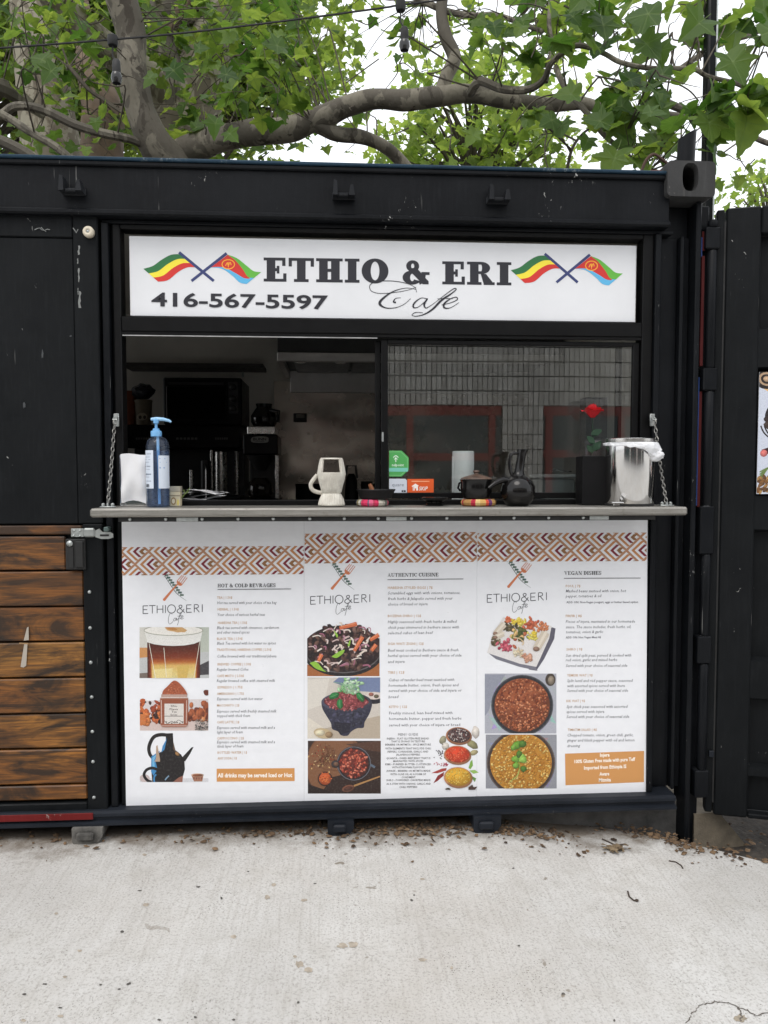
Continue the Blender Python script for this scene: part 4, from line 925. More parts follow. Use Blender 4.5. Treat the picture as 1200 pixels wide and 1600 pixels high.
# mortar with minced beef
A = Art(YP); A.clip = (480.5, 1058.5, 594, 1154)
A.poly([(480, 1058), (594, 1058), (594, 1155), (480, 1155)], (212, 204, 194)); A.poly([(530, 1058), (594, 1058), (594, 1082), (560, 1080), (520, 1066)], (120, 134, 168)); A.poly([(480, 1062), (515, 1060), (506, 1100), (480, 1110)], (224, 218, 208)); A.poly([(500, 1140), (594, 1118), (594, 1155), (500, 1155)], (188, 174, 156)); A.poly([(480, 1120), (510, 1140), (515, 1155), (480, 1155)], (226, 218, 204))
A.ell(584, 1092, 16, 8, (36, 36, 44), 20); A.ell(584, 1087, 14, 6, (222, 208, 200), 16); A.ell(580, 1085, 4, 3, (150, 96, 84)); A.ell(588, 1088, 4, 3, (96, 88, 70))
A.poly(crom([(502, 1098), (504, 1108), (511, 1120), (517, 1130), (519, 1139), (528, 1143), (533, 1149), (543, 1149.5), (549, 1143), (558, 1138), (568, 1137), (570, 1128), (577, 1116), (581, 1104), (581, 1098)], 4), (52, 52, 70))
for k in range(60): xx_, yy_ = rr(508, 574), rr(1104, 1136); (abs(xx_ - 541) < 36 - (yy_ - 1104) * .5) and A.ell(xx_, yy_, rr(2, 6), rr(1.5, 4), random.choice([(44, 44, 60), (60, 60, 80), (38, 38, 52), (52, 52, 70), (66, 66, 88)]), 8, rr(0, 3), .3)
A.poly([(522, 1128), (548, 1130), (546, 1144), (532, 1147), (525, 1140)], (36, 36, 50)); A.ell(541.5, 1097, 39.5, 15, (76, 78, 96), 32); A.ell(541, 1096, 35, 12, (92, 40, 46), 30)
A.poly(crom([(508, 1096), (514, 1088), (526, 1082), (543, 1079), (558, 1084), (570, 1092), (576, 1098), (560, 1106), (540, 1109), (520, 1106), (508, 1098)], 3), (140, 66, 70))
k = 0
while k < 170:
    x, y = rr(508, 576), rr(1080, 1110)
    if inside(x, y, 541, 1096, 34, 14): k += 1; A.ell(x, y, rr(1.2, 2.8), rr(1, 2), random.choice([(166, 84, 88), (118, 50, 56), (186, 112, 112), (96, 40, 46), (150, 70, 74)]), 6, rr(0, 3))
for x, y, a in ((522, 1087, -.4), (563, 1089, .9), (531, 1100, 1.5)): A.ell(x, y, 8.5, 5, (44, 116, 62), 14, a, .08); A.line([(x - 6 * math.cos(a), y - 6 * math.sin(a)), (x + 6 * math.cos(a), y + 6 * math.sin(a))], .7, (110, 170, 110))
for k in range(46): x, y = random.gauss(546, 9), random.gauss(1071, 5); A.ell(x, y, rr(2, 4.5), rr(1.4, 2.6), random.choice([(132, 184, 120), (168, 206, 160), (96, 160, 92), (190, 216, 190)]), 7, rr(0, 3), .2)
for k in range(14): A.curve([(546 + rr(-6, 6), 1084), (546 + rr(-14, 14), 1072), (546 + rr(-26, 22), 1066 + rr(-3, 6))], .7, (150, 190, 150), 4)
A.ell(505, 1146, 15, 8, (196, 176, 140), 16, .2); A.ell(514, 1148, 6, 5, (150, 124, 92), 12); A.ell(500, 1145, 8, 5, (222, 206, 176), 12)
A.build('mortar_picture', M2)
# pot on a round board
A = Art(YP); A.clip = (481, 1157.5, 595, 1240)
A.rect(480, 1157, 596, 1241, (58, 40, 34)); A.ell(524, 1196, 46, 54, (118, 78, 52), 36); A.ell(522, 1196, 43, 50, (132, 90, 62), 36); A.poly([(520, 1214), (596, 1196), (596, 1241), (500, 1241)], (50, 34, 30)); A.poly([(481, 1225), (520, 1238), (481, 1241)], (40, 28, 26))
A.poly([(540, 1163), (595, 1157), (595, 1175), (575, 1172)], (86, 58, 46))
for k in range(70): A.ell(random.gauss(504, 10), random.gauss(1183, 11), rr(.8, 2), rr(.6, 1.2), random.choice([(206, 170, 110), (150, 60, 36), (84, 40, 26), (222, 196, 150)]), 6, rr(0, 3))
for k in range(16): A.curve([(rr(490, 520), rr(1165, 1200)), (rr(495, 525), rr(1165, 1200)), (rr(498, 530), rr(1160, 1205))], .5, (90, 56, 36), 3)
A.ell(553, 1193, 27, 27, (44, 40, 44), 36); A.line([(553 + 26 * math.cos(t / 24 * 6.2832), 1193 + 26 * math.sin(t / 24 * 6.2832)) for t in range(25)], 1.2, (110, 108, 116)); A.ell(553, 1193, 23, 23, (92, 34, 28), 32); A.ell(524, 1194, 6.5, 6, (52, 46, 48), 14); A.ell(525, 1194, 4, 3.5, (110, 78, 60), 10); A.line([(579, 1195), (586, 1199)], 3.5, (96, 110, 126))
k = 0
while k < 130:
    x, y = rr(531, 575), rr(1171, 1215)
    if inside(x, y, 553, 1193, 22, 22): k += 1; A.ell(x, y, rr(1.5, 3), rr(1.2, 2.2), random.choice([(150, 56, 42), (186, 88, 66), (112, 36, 28), (206, 120, 96), (132, 46, 36)]), 7, rr(0, 3))
A.ell(508, 1217, 11.5, 11.5, (66, 40, 32), 24); A.ell(508, 1217, 9.5, 9.5, (190, 86, 42), 22)
for k in range(40): A.ell(508 + random.gauss(0, 3.6), 1217 + random.gauss(0, 3.6), 1.3, 1, random.choice([(214, 116, 62), (168, 66, 30)]), 6)
A.line([(553, 1228), (594, 1213)], [3, 2.2], (176, 132, 84)); A.ell(544, 1232, 10, 5.5, (120, 76, 58), 16, -.25); A.ell(544, 1232, 7, 3.4, (80, 46, 36), 14, -.25)
A.build('stew_pot_picture', M2)
# three bowls of ground spice
A = Art(YP); A.clip = (674, 1130, 752, 1234)
for x, y, rx, ry, a, c in ((692, 1156, 5, 7, .4, (150, 146, 120)), (696, 1166, 6, 6, 0, (206, 200, 190)), (738, 1163, 10, 6, .6, (140, 136, 96)), (740, 1176, 7, 4, -.4, (168, 158, 118)), (743, 1144, 6, 10, 0, (216, 206, 198))): A.ell(x, y, rx, ry, c, 12, a, .1)
A.poly([(674, 1208), (690, 1201), (698, 1200), (697, 1204), (684, 1208)], (170, 66, 58)); A.poly([(677, 1224), (684, 1212), (694, 1206), (693, 1212), (684, 1220)], (140, 44, 44)); A.poly([(732, 1200), (735, 1190), (738, 1187), (739, 1196), (735, 1202)], (130, 176, 78)); A.poly([(733, 1204), (742, 1203), (748, 1207), (740, 1209)], (150, 190, 96)); A.poly([(736, 1212), (744, 1216), (742, 1222), (737, 1216)], (110, 150, 80))
for k in range(26): A.ell(random.gauss(688, 4), random.gauss(1178, 5), .9, .9, (74, 66, 72), 7)
for k in range(26): A.ell(random.gauss(693, 6), random.gauss(1194, 1.6), 1.4, .8, random.choice([(170, 60, 84), (206, 130, 140)]), 6, rr(0, 3))
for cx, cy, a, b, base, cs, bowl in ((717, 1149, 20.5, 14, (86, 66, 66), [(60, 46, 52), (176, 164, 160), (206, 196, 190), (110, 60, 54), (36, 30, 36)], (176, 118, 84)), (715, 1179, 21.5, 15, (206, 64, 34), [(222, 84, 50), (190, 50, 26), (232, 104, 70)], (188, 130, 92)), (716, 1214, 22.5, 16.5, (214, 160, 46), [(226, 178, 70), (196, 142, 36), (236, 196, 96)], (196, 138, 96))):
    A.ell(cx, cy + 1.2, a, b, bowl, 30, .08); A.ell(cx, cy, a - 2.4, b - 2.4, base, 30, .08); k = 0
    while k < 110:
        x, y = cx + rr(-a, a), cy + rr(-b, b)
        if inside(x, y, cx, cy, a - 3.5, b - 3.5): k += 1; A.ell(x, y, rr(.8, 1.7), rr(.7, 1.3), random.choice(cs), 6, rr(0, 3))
A.poly([(732, 1230), (738, 1226), (740, 1230), (746, 1229), (742, 1234), (732, 1234)], (74, 52, 44)); A.ell(700, 1233, 4, 2, (70, 60, 44))
A.build('spice_bowls_picture', M2)

# ---- third sheet: vegan dishes
M3 = menu('right menu sheet of vegan dishes with platter and bean stew pictures', 745.2, 1012, 813.8, 1252.5, 812.6, 1240.5, .9)
A = Art(YP); pattern(A, 746.2, 833.2, 1010.5, 877.6, 737, -1.0, 43.5, 20.6); A.build('pattern_band', M3)
A = Art(YP); sprig_logo(A, 538, -20.3, 0); brand(A, 537.8, -17.5, -1.2, 390); A.build('cafe_logo', M3)
A = Art(YP); A.serif('VEGAN DISHES', 881.7, 898.3, 939.5, 5.8, HD, .26, .09, .09, -.2, .14, .45); A.line([(881.3, 903.6), (1001, 903.2)], .9, HD); A.build('heading', M3)
lines([('FOUL | 7$', 884, 917.6, 907, 'i'), ('FIRFIR | 8$', 884, 964.3, 909, 'i'), ('SHIRO | 9$', 885, 1016.4, 910, 'i'), ('YEMISIR WAT | 9$', 886, 1057.1, 926, 'i'), ('KIK WAT | 9$', 885, 1097.1, 914, 'i'), ('TIMATIM SALAD | 8$', 887, 1142.1, 932.5, 'i')], -.2, M3, 'item_name')
lines([('Mashed beans sauteed with onion, hot', 884, 925.6, 978), ('pepper, tomatoes & oil', 884, 933.6, 939), ('ADD ON: Non-Vegan yougurt, eggs or butter based option', 885, 942.6, 997, 'b'), ('Pieces of injera, marinated in our homemade', 884, 973.3, 992), ('sauce. The sauce includes, fresh herbs, oil,', 884, 981.8, 986), ('tomatoes, onion & garlic', 884, 989.6, 942), ('ADD ON: Non Vegan Meat 4$', 884, 997.6, 939, 'b'),
 ('Sun dried split peas, pureed & cooked with', 884, 1026.3, 986), ('red onion, garlic and mixed herbs', 884, 1033.3, 964), ('Served with your choice of seasonal side', 884, 1042.3, 980), ('Split lentil and red pepper sauce, seasoned', 886, 1065.8, 988), ('with assorted spices served with Inera', 886, 1073.8, 976), ('Served with your choice of seasonal side', 886, 1081.3, 981), ('Spit chick peas seasoned with assorted', 885, 1106.4, 980), ('spices served with injera', 885, 1114.3, 944), ('Served with your choice of seasonal side', 885, 1122.1, 983),
 ('Chopped tomato, onion, green chili, garlic,', 886, 1150.8, 989.5), ('ginger and black pepper with oil and lemon', 886, 1158.8, 991), ('dressing', 886, 1167.6, 906)], -.5, M3, 'description')
A = Art(YP); A.poly([(882.8, 1177.6), (1006.3, 1173.3), (1006.2, 1222), (883.6, 1227)], (206, 148, 88)); Wt = (250, 244, 234)
for t, y, a, b in (('Injera', 570, 790, 850), ('100% Gluten Free made with pure Teff', 610, 630, 1010), ('Imported from Ethiopia IS', 650, 690, 955), ('Aware', 688, 787, 848), ('Mitmita', 726, 783, 858)): A.text(t, 740 + a / 4, 1040 + y / 4, 740 + b / 4, 5.6, Wt, 0, -.01 * (b - a), .028, 2)
A.build('notice_panel', M3)
# square platter
A = Art(YP); A.clip = (757, 962, 870, 1050)
A.poly([(862, 980), (868, 982), (866, 998), (850, 1030), (838, 1048), (826, 1046)], (96, 94, 108)); A.poly([(761, 1019), (766, 1018), (836, 1041), (840, 1048), (812, 1042), (775, 1030)], (122, 122, 134)); A.poly([(786, 964), (862, 978), (858, 998), (838, 1042), (812, 1037), (761, 1020), (770, 990)], (232, 228, 226))
for cx, cy, a, b, cs in ((794, 969, 8, 6, [(200, 96, 62), (214, 116, 76)]), (812, 972, 11, 8, [(226, 190, 62), (236, 206, 96)]), (830, 976, 11, 9, [(178, 84, 56), (196, 100, 70)]), (848, 981, 11, 8, [(206, 130, 90), (190, 112, 76)]), (797, 980, 11, 7, [(74, 66, 46), (100, 90, 60)]), (810, 994, 15, 13, [(90, 96, 48), (180, 96, 64), (222, 178, 120), (66, 78, 40), (120, 130, 66)]), (833, 994, 9, 8, [(226, 192, 66), (238, 210, 100)]), (774, 1003, 9, 8, [(110, 98, 70), (150, 138, 104), (80, 70, 50)]), (790, 1011, 11, 10, [(176, 66, 86), (200, 96, 112), (150, 50, 72)]), (809, 1020, 9, 7, [(222, 206, 180), (204, 186, 156)]), (826, 1028, 9, 8, [(186, 132, 108), (206, 156, 130)])):
    for k in range(26): A.ell(cx + random.gauss(0, a * .42), cy + random.gauss(0, b * .42), rr(a * .18, a * .42), rr(b * .16, b * .36), random.choice(cs), 8, rr(0, 3), .15)
for p, q, wd in (((774, 990), (788, 975), 10), ((774, 996), (787, 990), 9), ((838, 1014), (853, 988), 13)): A.line([p, q], [wd * .9, wd], (214, 202, 184)); A.line([(p[0] + 2, p[1] - 2), (q[0] + 1, q[1] - 2)], [wd * .3, wd * .35], (232, 222, 206)); A.ell(p[0], p[1], wd * .4, wd * .3, (140, 112, 96), 10)
A.curve([(802, 996), (812, 998), (818, 1004), (816, 1008)], 1.6, (226, 200, 160), 4)
A.build('platter_picture', M3)
def skillet(nm, x0, y0, x1, y1, bgc, cx, cy, r_, rim, base, cs, n, extra=None):
    A = Art(YP); A.clip = (x0, y0, x1, y1); A.rect(x0, y0, x1, y1, bgc)
    for k in range(26): A.poly([(rr(x0, x1), rr(y0, y1)) for _ in range(3)], tuple(max(0, min(255, int(c + rr(-26, 24)))) for c in bgc))
    if extra: extra(A, 0)
    A.ell(cx, cy, r_, r_ * .98, rim, 44); A.line([(cx + (r_ - 1) * math.cos(t / 40 * 6.2832), cy + (r_ - 1) * .98 * math.sin(t / 40 * 6.2832)) for t in range(41)], .9, tuple(c + 50 for c in rim)); A.ell(cx, cy, r_ - 5.2, (r_ - 5.2) * .97, base, 44); k = 0
    while k < n:
        x, y = cx + rr(-r_, r_), cy + rr(-r_, r_)
        if inside(x, y, cx, cy, r_ - 6.5, (r_ - 6.5) * .97): k += 1; A.ell(x, y, rr(1.4, 2.8), rr(1, 1.9), random.choice(cs), 7, rr(0, 3), .12)
    if extra: extra(A, 1)
    A.build(nm, M3)
def e1(A, s_):
    if s_ == 0: A.ell(860, 1062, 8, 10, (70, 60, 52), 16); A.ell(861, 1063, 5, 7, (140, 128, 112), 12); A.line([(862, 1072), (870, 1086)], 4, (176, 182, 188)); A.poly([(757, 1054), (790, 1054), (772, 1080), (764, 1110), (757, 1120)], (150, 154, 168))
def e2(A, s_):
    if s_ == 1:
        A.curve([(812, 1200), (808, 1212), (796, 1222)], [1.6, 1.8, 1], (176, 186, 96), 5); A.curve([(812, 1170), (811, 1185), (812, 1202)], 1.6, (130, 160, 60), 5)
        for x, y, a, b in ((808, 1164, 9, 6), (816, 1162, 6, 6), (802, 1168, 6, 4), (814, 1184, 7, 7), (806, 1186, 6, 7), (817, 1187, 6, 6), (806, 1196, 5.5, 5), (818, 1201, 5, 5), (811, 1178, 4, 6)): A.ell(x, y, a, b, random.choice([(112, 160, 56), (96, 146, 44), (140, 184, 78), (74, 116, 40)]), 9, rr(0, 3), .2)
skillet('bean_stew_picture', 757.5, 1052.5, 869.3, 1146, (178, 180, 190), 816, 1102, 48.5, (44, 46, 52), (146, 78, 48), [(168, 94, 60), (130, 62, 38), (190, 116, 78), (112, 50, 34), (206, 136, 98), (156, 84, 52)], 520, e1)
skillet('chickpea_stew_picture', 759, 1147.8, 869.8, 1232, (150, 152, 160), 814, 1192, 53.5, (66, 54, 50), (196, 138, 52), [(206, 150, 64), (186, 126, 44), (222, 172, 90), (176, 114, 38), (232, 190, 112)], 520, e2)
# ================================================================== fold-down counter and its chains
ZC = 1.2985; YC = -.235
ct = thing('serving_counter', 'grey steel fold-down counter shelf running along the serving window', 'counter', (.2, -.1, ZC))
xc0, xc1 = FX(140, YC, 800), FX(1075, YC, 800)
box('counter_top', COUNTER, ct, xc0, xc1, YC, .004, ZC - .030, ZC, .006)
box('under_frame', RUBBER, ct, xc0 + .09, xc1 - .11, YC + .02, -.012, ZC - .047, ZC - .0305, .002)
m = MB(); m.lathe([(.0001, -.006), (.005, -.005), (.0065, 0)], 0, 0, 0, 10); sme = m.mesh('screw'); sme.transform(Matrix.Rotation(R(90), 4, 'X') @ Matrix.Scale(-1, 4, (0, 0, 1))); sme.materials.append(GALV)
for px in (203, 259, 316, 372, 427, 484, 538, 591, 643, 698, 751, 803, 857, 911):
    o = bpy.data.objects.new('screw', sme); COL.objects.link(o); o.parent = ct; o.matrix_parent_inverse = Matrix.Translation(-Vector(ct.location)); p = F(px, 811.5, YC + .02); o.location = (p.x, YC + .0195, ZC - .038)
for a, b in ((274, 308), (604, 636), (924, 954)):
    box('hinge_leaf', GALV, ct, FX(a, YC, 811), FX(b, YC, 811), YC + .016, YC + .0195, ZC - .046, ZC - .032, .001)
ZINC = simple('weathered_zinc', (.24, .235, .22), .45, .8, .2, 60)
def chain(label, top, bot, ybot):
    a = F(*top, -.016); b = F(*bot, ybot); b.z = ZC + .012; a.x = (a.x + b.x) / 2; b.x = a.x + (b.x - a.x) * .3
    r_ = thing('support_chain', label, 'chain', tuple(b), 'counter chains')
    m = MB(); m.box(a.x - .010, a.x + .010, -.0165, -.0125, a.z - .022, a.z + .026, .002); m.tube([(a.x - .007, -.02, a.z + .01), (a.x - .007, -.034, a.z + .002), (a.x + .007, -.034, a.z + .002), (a.x + .007, -.02, a.z + .01)], .003, 6)
    m.build('wall_bracket', GALV, r_)
    m = MB(); m.box(b.x - .026, b.x + .026, b.y - .014, b.y + .014, ZC + .0005, ZC + .005, .002); m.lathe([(.006, .005), (.007, .012), (.003, .016)], b.x - .016, b.y, ZC, 8); m.lathe([(.006, .005), (.007, .012), (.003, .016)], b.x + .016, b.y, ZC, 8)
    m.tube([(b.x, b.y - .007, ZC + .004), (b.x, b.y - .006, ZC + .014), (b.x, b.y + .006, ZC + .014), (b.x, b.y + .007, ZC + .004)], .003, 6); m.build('anchor_plate', GALV, r_)
    A_ = Vector((a.x, -.034, a.z)); B_ = b + Vector((0, 0, .003)); n = int((A_ - B_).length / .0155); t = (A_ - B_).normalized()
    m = MB(); u = Vector((1, 0, 0)); v = t.cross(u)
    for i in range(n):
        c = B_ + (A_ - B_) * ((i + .5) / n) + Vector((0, 0, -.012 * math.sin(math.pi * (i + .5) / n)))
        s_ = (u + v).normalized() if i % 2 else (u - v).normalized()
        pts = [c + t * (.0105 * math.sin(k / 10 * 2 * math.pi)) + s_ * (.0055 * math.cos(k / 10 * 2 * math.pi)) for k in range(11)]
        m.tube(pts, .0018, 5, False)
    m.build('chain_links', ZINC, r_)
chain('zinc chain and anchor at the left end of the counter by the napkins', (177, 657), (172, 788), -.15)
chain('zinc chain and anchor at the right end of the counter by the steel bin', (1018, 657), (1042, 788), -.15)

# ================================================================== things on the counter, left to right
def cx(px, y): return FX(px, y, 785)
def hz(py, y, px=600): return FZ(py, y, px)
# napkin dispenser
y = -.075; x0, x1 = cx(187.5, y), cx(230, y); zt = hz(711, y, 210)
nd = thing('napkin_dispenser', 'steel table dispenser packed with white napkins at the left end of the counter', 'napkin dispenser', ((x0 + x1) / 2, y, ZC))
m = MB(); m.box(x0, x0 + .003, y, y + .09, ZC + .001, zt, .001); m.box(x1 - .003, x1, y, y + .09, ZC + .001, zt, .001); m.box(x0 + .003, x1 - .003, y, y + .09, ZC + .001, ZC + .005, .001); m.box(x0 + .003, x1 - .003, y + .087, y + .09, ZC + .005, zt, .001)
m.prism([(x0 + .004, ZC + .006), (x1 - .004, ZC + .006), (x1 - .006, ZC + .012), ((x0 * .3 + x1 * .7), ZC + .020), ((x0 + x1) / 2, ZC + .023), (x0 * .7 + x1 * .3, ZC + .020), (x0 + .006, ZC + .012)], y - .002, y)
m.build('holder', CHROME, nd)
m = MB(); N = 12; vs = []
for j in range(N + 1):
    for i in range(N + 1):
        u, v = i / N, j / N
        vs.append((x0 + .0045 + (x1 - x0 - .009) * u, y + .004 + .010 * mnoise.noise((u * 2.3, v * 3.1, 1.7)) - .006 * math.sin(math.pi * u) * math.sin(math.pi * v), ZC + .007 + (zt - ZC - .004 + .003 * math.sin(u * 5)) * v))
m.add(vs, [(j * (N + 1) + i, j * (N + 1) + i + 1, (j + 1) * (N + 1) + i + 1, (j + 1) * (N + 1) + i) for j in range(N) for i in range(N)], True)
m.box(x0 + .006, x1 - .006, y + .016, y + .08, ZC + .007, zt + .001, .002)
m.build('napkins', WHITEP, nd, fix=False)
# sanitiser pump bottle
y = -.105; bx = cx(247.5, y); r_ = (cx(266, y) - cx(229.5, y)) / 2
H = lambda py: hz(py, y, 247) - ZC
bt = thing('pump_bottle', 'clear blue hand sanitiser bottle with pale blue pump beside the napkins', 'bottle', (bx, y, ZC))
BLUEG = glass_mat('blue_clear_plastic', (.84, .90, .97), 1.45, .05, .045, (.34, .44, .66)); LIQ = glass_mat('blue_liquid', (.78, .86, .96), 1.33, .05, .07, (.32, .40, .58))
m = MB(); m.lathe([(r_ * .86, .001), (r_ * .97, .004), (r_, .012), (r_, H(703)), (r_ * .985, H(697)), (r_ * .9, H(690)), (r_ * .7, H(685)), (r_ * .42, H(682.5)), (r_ * .40, H(681))], bx, y, ZC, 32)
m.build('bottle_body', BLUEG, bt)
m = MB(); m.lathe([(r_ * .84, .003), (r_ * .94, .007), (r_ * .955, .013), (r_ * .955, H(704.5)), (.0001, H(704.5))], bx, y, ZC, 28); m.build('gel', LIQ, bt)
PB = plain('pale_blue_plastic', (112, 168, 214), .35); PB2 = plain('light_blue_plastic', (150, 194, 228), .35)
m = MB(); m.lathe([(r_ * .46, H(682)), (r_ * .47, H(675)), (r_ * .44, H(673.5)), (r_ * .30, H(672.5)), (r_ * .28, H(670)), (r_ * .12, H(669)), (r_ * .12, H(662)), (r_ * .24, H(661.5)), (r_ * .25, H(656)), (r_ * .2, H(655))], bx - .004, y, ZC, 20); m.build('pump_collar', PB, bt)
m = MB(); zz_ = ZC + H(656); m.tube([(bx - .022, y, zz_ + .002), (bx - .004, y, zz_ + .003), (bx + .022, y, zz_ + .002), (bx + .042, y, zz_ - .003), (bx + .049, y, zz_ - .008)], [.005, .0075, .0065, .005, .004], 10); m.build('spout', PB2, bt)
m = MB(); m.tube([(bx + .001, y, ZC + H(675)), (bx + .004, y, ZC + .01)], .0052, 10); m.build('dip_tube', PB2, bt)
def curved(x, y, rr_, a0, a1, z0, z1, n=10):
    m = MB(); vs = []
    for k in range(n + 1):
        a = R(a0 + (a1 - a0) * k / n); vs += [(x + rr_ * math.cos(a), y + rr_ * math.sin(a), z0), (x + rr_ * math.cos(a), y + rr_ * math.sin(a), z1)]
    m.add(vs, [(2 * k, 2 * k + 2, 2 * k + 3, 2 * k + 1) for k in range(n)], True); return m
LAB = simple('bottle_label', lin((205, 214, 226)), .5, 0, .04, 20)
lb = curved(bx, y, r_ + .0006, 183, 261, ZC + H(763), ZC + H(704), 10).build('label', LAB, bt, False)
curved(bx, y, r_ + .0006, 285, 352, ZC + H(763), ZC + H(712), 10).build('label', LAB, bt, False)
def cyl(a, b, yy): # a in degrees round the bottle, b a row of the photograph
    th = R(a); q = r_ + .0009 + (-yy) * 1.0; return Vector((bx + q * math.cos(th), y + q * math.sin(th), ZC + H(b)))
A = Art(0, cyl); g_ = (120, 132, 150)
for b, a0, a1, h in ((709, 200, 250, 1.2), (714, 200, 244, .7), (718, 200, 247, .7), (722, 200, 240, .7), (728, 200, 246, 1.4), (733, 200, 244, .7), (740, 200, 250, 1.8), (745, 200, 240, .7), (751, 200, 250, 1.0)):
    n = 7
    for k in range(n):
        if random.random() < .85: u0 = a0 + (a1 - a0) * k / n; A.rect(u0, b, u0 + (a1 - a0) / n * .8, b + h, g_)
for k in range(11): A.rect(206 + k * 3, 756, 206 + k * 3 + random.choice([1, 1.8]), 761, (50, 54, 62))
for b, a0, a1, h in ((716, 290, 320, 1.4), (722, 292, 330, 1), (730, 290, 316, 2)): A.rect(a0, b, a1, b + h, (130, 160, 200))
A.build('label_print', bt)
# small carton with a sprig of green
y = -.06; x0, x1 = cx(266, y), cx(281.5, y); z1 = hz(760, y, 274)
cb = thing('small_carton', 'small cream printed carton with a thin green sprig right of the blue bottle', 'carton', ((x0 + x1) / 2, y, ZC))
box('carton_body', plain('cream_card', (208, 196, 166), .7), cb, x0, x1, y, y + .036, ZC + .001, z1 - .0195, .001); box('carton_lid', plain('grey_card', (176, 168, 150), .7), cb, x0 - .001, x1 + .001, y - .001, y + .037, z1 - .019, z1, .001)
A = Art(y - .0006); A.ell(271, 783, 4.2, 6, (150, 118, 70), 14); A.ell(271, 783, 2.6, 4, (226, 214, 186), 12); A.ell(278, 785, 2, 5, (226, 206, 120), 10); A.rect(266.3, 774, 281.2, 775.2, (120, 104, 80)); A.build('carton_print', cb)
m = MB(); e = [(x1 - .006, y + .02, ZC + .02)]
for tip in ((297, 762), (295, 768), (287, 765)): p = F(*tip, y + .02); m.tube(crom([(x1 - .005, y + .02, z1 - .05), (x1 + .012, y + .02, (z1 + ZC) / 2 + .006), tuple(p)], 4), .0016, 5)
m.build('sprig', plain('green_stalk', (110, 128, 70), .6), cb)
# white carved clay burner with an opening
y = -.125; bx = cx(518, y); P = lambda w_, py: (w_ / 425.0, hz(py, y, 518) - ZC)
wb = thing('clay_burner', 'white carved clay incense burner with square opening and side handle', 'incense burner', (bx, y, ZC))
def clay():
    t = NT('white_clay'); v = t.pos(); wv = t.n('ShaderNodeTexWave', wave_type='BANDS', bands_direction='X'); wv.inputs['Scale'].default_value = 55; wv.inputs['Distortion'].default_value = 2; t.l(v, wv.inputs['Vector'])
    t.set(Base_Color=t.ramp(t.noise(v, 30, 5), [(.3, lin((196, 190, 178))), (.7, lin((226, 222, 210)))]), Roughness=.85); t.bump(t.mul(wv.outputs['Fac'], t.noise(v, 90, 4)), .7, .006); return t.m
CLAY = clay()
m = MB(); m.lathe([P(20, 790), P(21, 788), P(19, 780), P(15, 772), P(14, 770.5), P(15.5, 769), P(17.5, 760), P(20.5, 749), P(22.3, 741), P(22, 738), P(20, 738), P(15, 752), P(.01, 756)], bx, y, ZC, 32)
m.build('burner_bowl', CLAY, wb)
m = MB(); N = 40; prof = [P(22, 739), P(21.5, 736), P(19.5, 725), P(17.6, 717.5), P(16.5, 715.5)]; inn = [P(18.5, 739), P(18, 736), P(16.5, 725), P(15.2, 718), P(15, 717)]
def okk(k, i):
    a = (k + .5) / N * 360; f = abs((a - 270 + 180) % 360 - 180) < 46 or abs((a - 90 + 180) % 360 - 180) < 46
    return not (f and i in (0, 1, 2))
L = len(prof); vs = [(bx + r_ * math.cos(2 * math.pi * k / N), y + r_ * math.sin(2 * math.pi * k / N), ZC + z) for r_, z in prof + inn for k in range(N)]; fs = []
for i in range(L - 1):
    for k in range(N):
        q = (k + 1) % N
        if okk(k, i): fs += [(i * N + k, i * N + q, (i + 1) * N + q, (i + 1) * N + k), ((L + i) * N + k, (L + i + 1) * N + k, (L + i + 1) * N + q, (L + i) * N + q)]
        if okk(k, i) != okk(q, i): fs.append((i * N + q, (i + 1) * N + q, (L + i + 1) * N + q, (L + i) * N + q))
        if i > 0 and okk(k, i) and not okk(k, i - 1): fs.append((i * N + k, i * N + q, (L + i) * N + q, (L + i) * N + k))
fs.append(tuple((L - 1) * N + k for k in range(N)))
m.add(vs, fs, True); m.build('burner_hood', CLAY, wb)
m = MB(); hp_ = [F(496, 742, y), F(490, 749, y), F(485.5, 757, y), F(488, 765, y), F(496, 769, y), F(504, 770, y)]; m.tube(crom([tuple(p) for p in hp_], 4), .0075, 8); m.build('handle', CLAY, wb)
# woven rings and what stands on them
def col_mat():
    t = NT('woven_thread'); a = t.n('ShaderNodeAttribute', attribute_name='Col'); v = t.pos()
    t.set(Base_Color=a.outputs['Color'], Roughness=.9); t.bump(t.noise(v, 500, 3), .4, .002); return t.m
WOVEN = col_mat()
def woven(name, label, px0, px1, y, cols, seed):
    random.seed(seed); x = (cx(px0, y) + cx(px1, y)) / 2; Rr = (cx(px1, y) - cx(px0, y)) / 2; th = .0135
    n, s_ = 72, 10; vs = []; fs = []; cc = []; c = (200, 60, 90); left = 0
    for k in range(n):
        if left <= 0: c = random.choice(cols); left = random.randint(1, 4)
        left -= 1; a0, a1 = 2 * math.pi * k / n, 2 * math.pi * (k + 1) / n; b = len(vs); rj = th * random.uniform(.93, 1.05)
        for a in (a0, a1):
            for j in range(s_):
                t = 2 * math.pi * j / s_; q = Rr - th + rj * math.cos(t); vs.append((x + q * math.cos(a), y + q * math.sin(a), ZC + th + rj * .98 * math.sin(t))); cc.append((*lin(c), 1))
        fs += [(b + j, b + (j + 1) % s_, b + s_ + (j + 1) % s_, b + s_ + j) for j in range(s_)]
    me = bpy.data.meshes.new(name); me.from_pydata(vs, [], fs); ca = me.color_attributes.new('Col', 'FLOAT_COLOR', 'POINT'); ca.data.foreach_set('color', [q for v in cc for q in v])
    o = link(name, me, WOVEN); tag(o, label, 'trivet', 'woven pot rings'); return x, y, ZC + 2 * th
CLAYB = simple('black_burnished_clay', (.006, .0055, .0055), .13, 0, .3, 20, .05, 60, Specular_IOR_Level=.35)
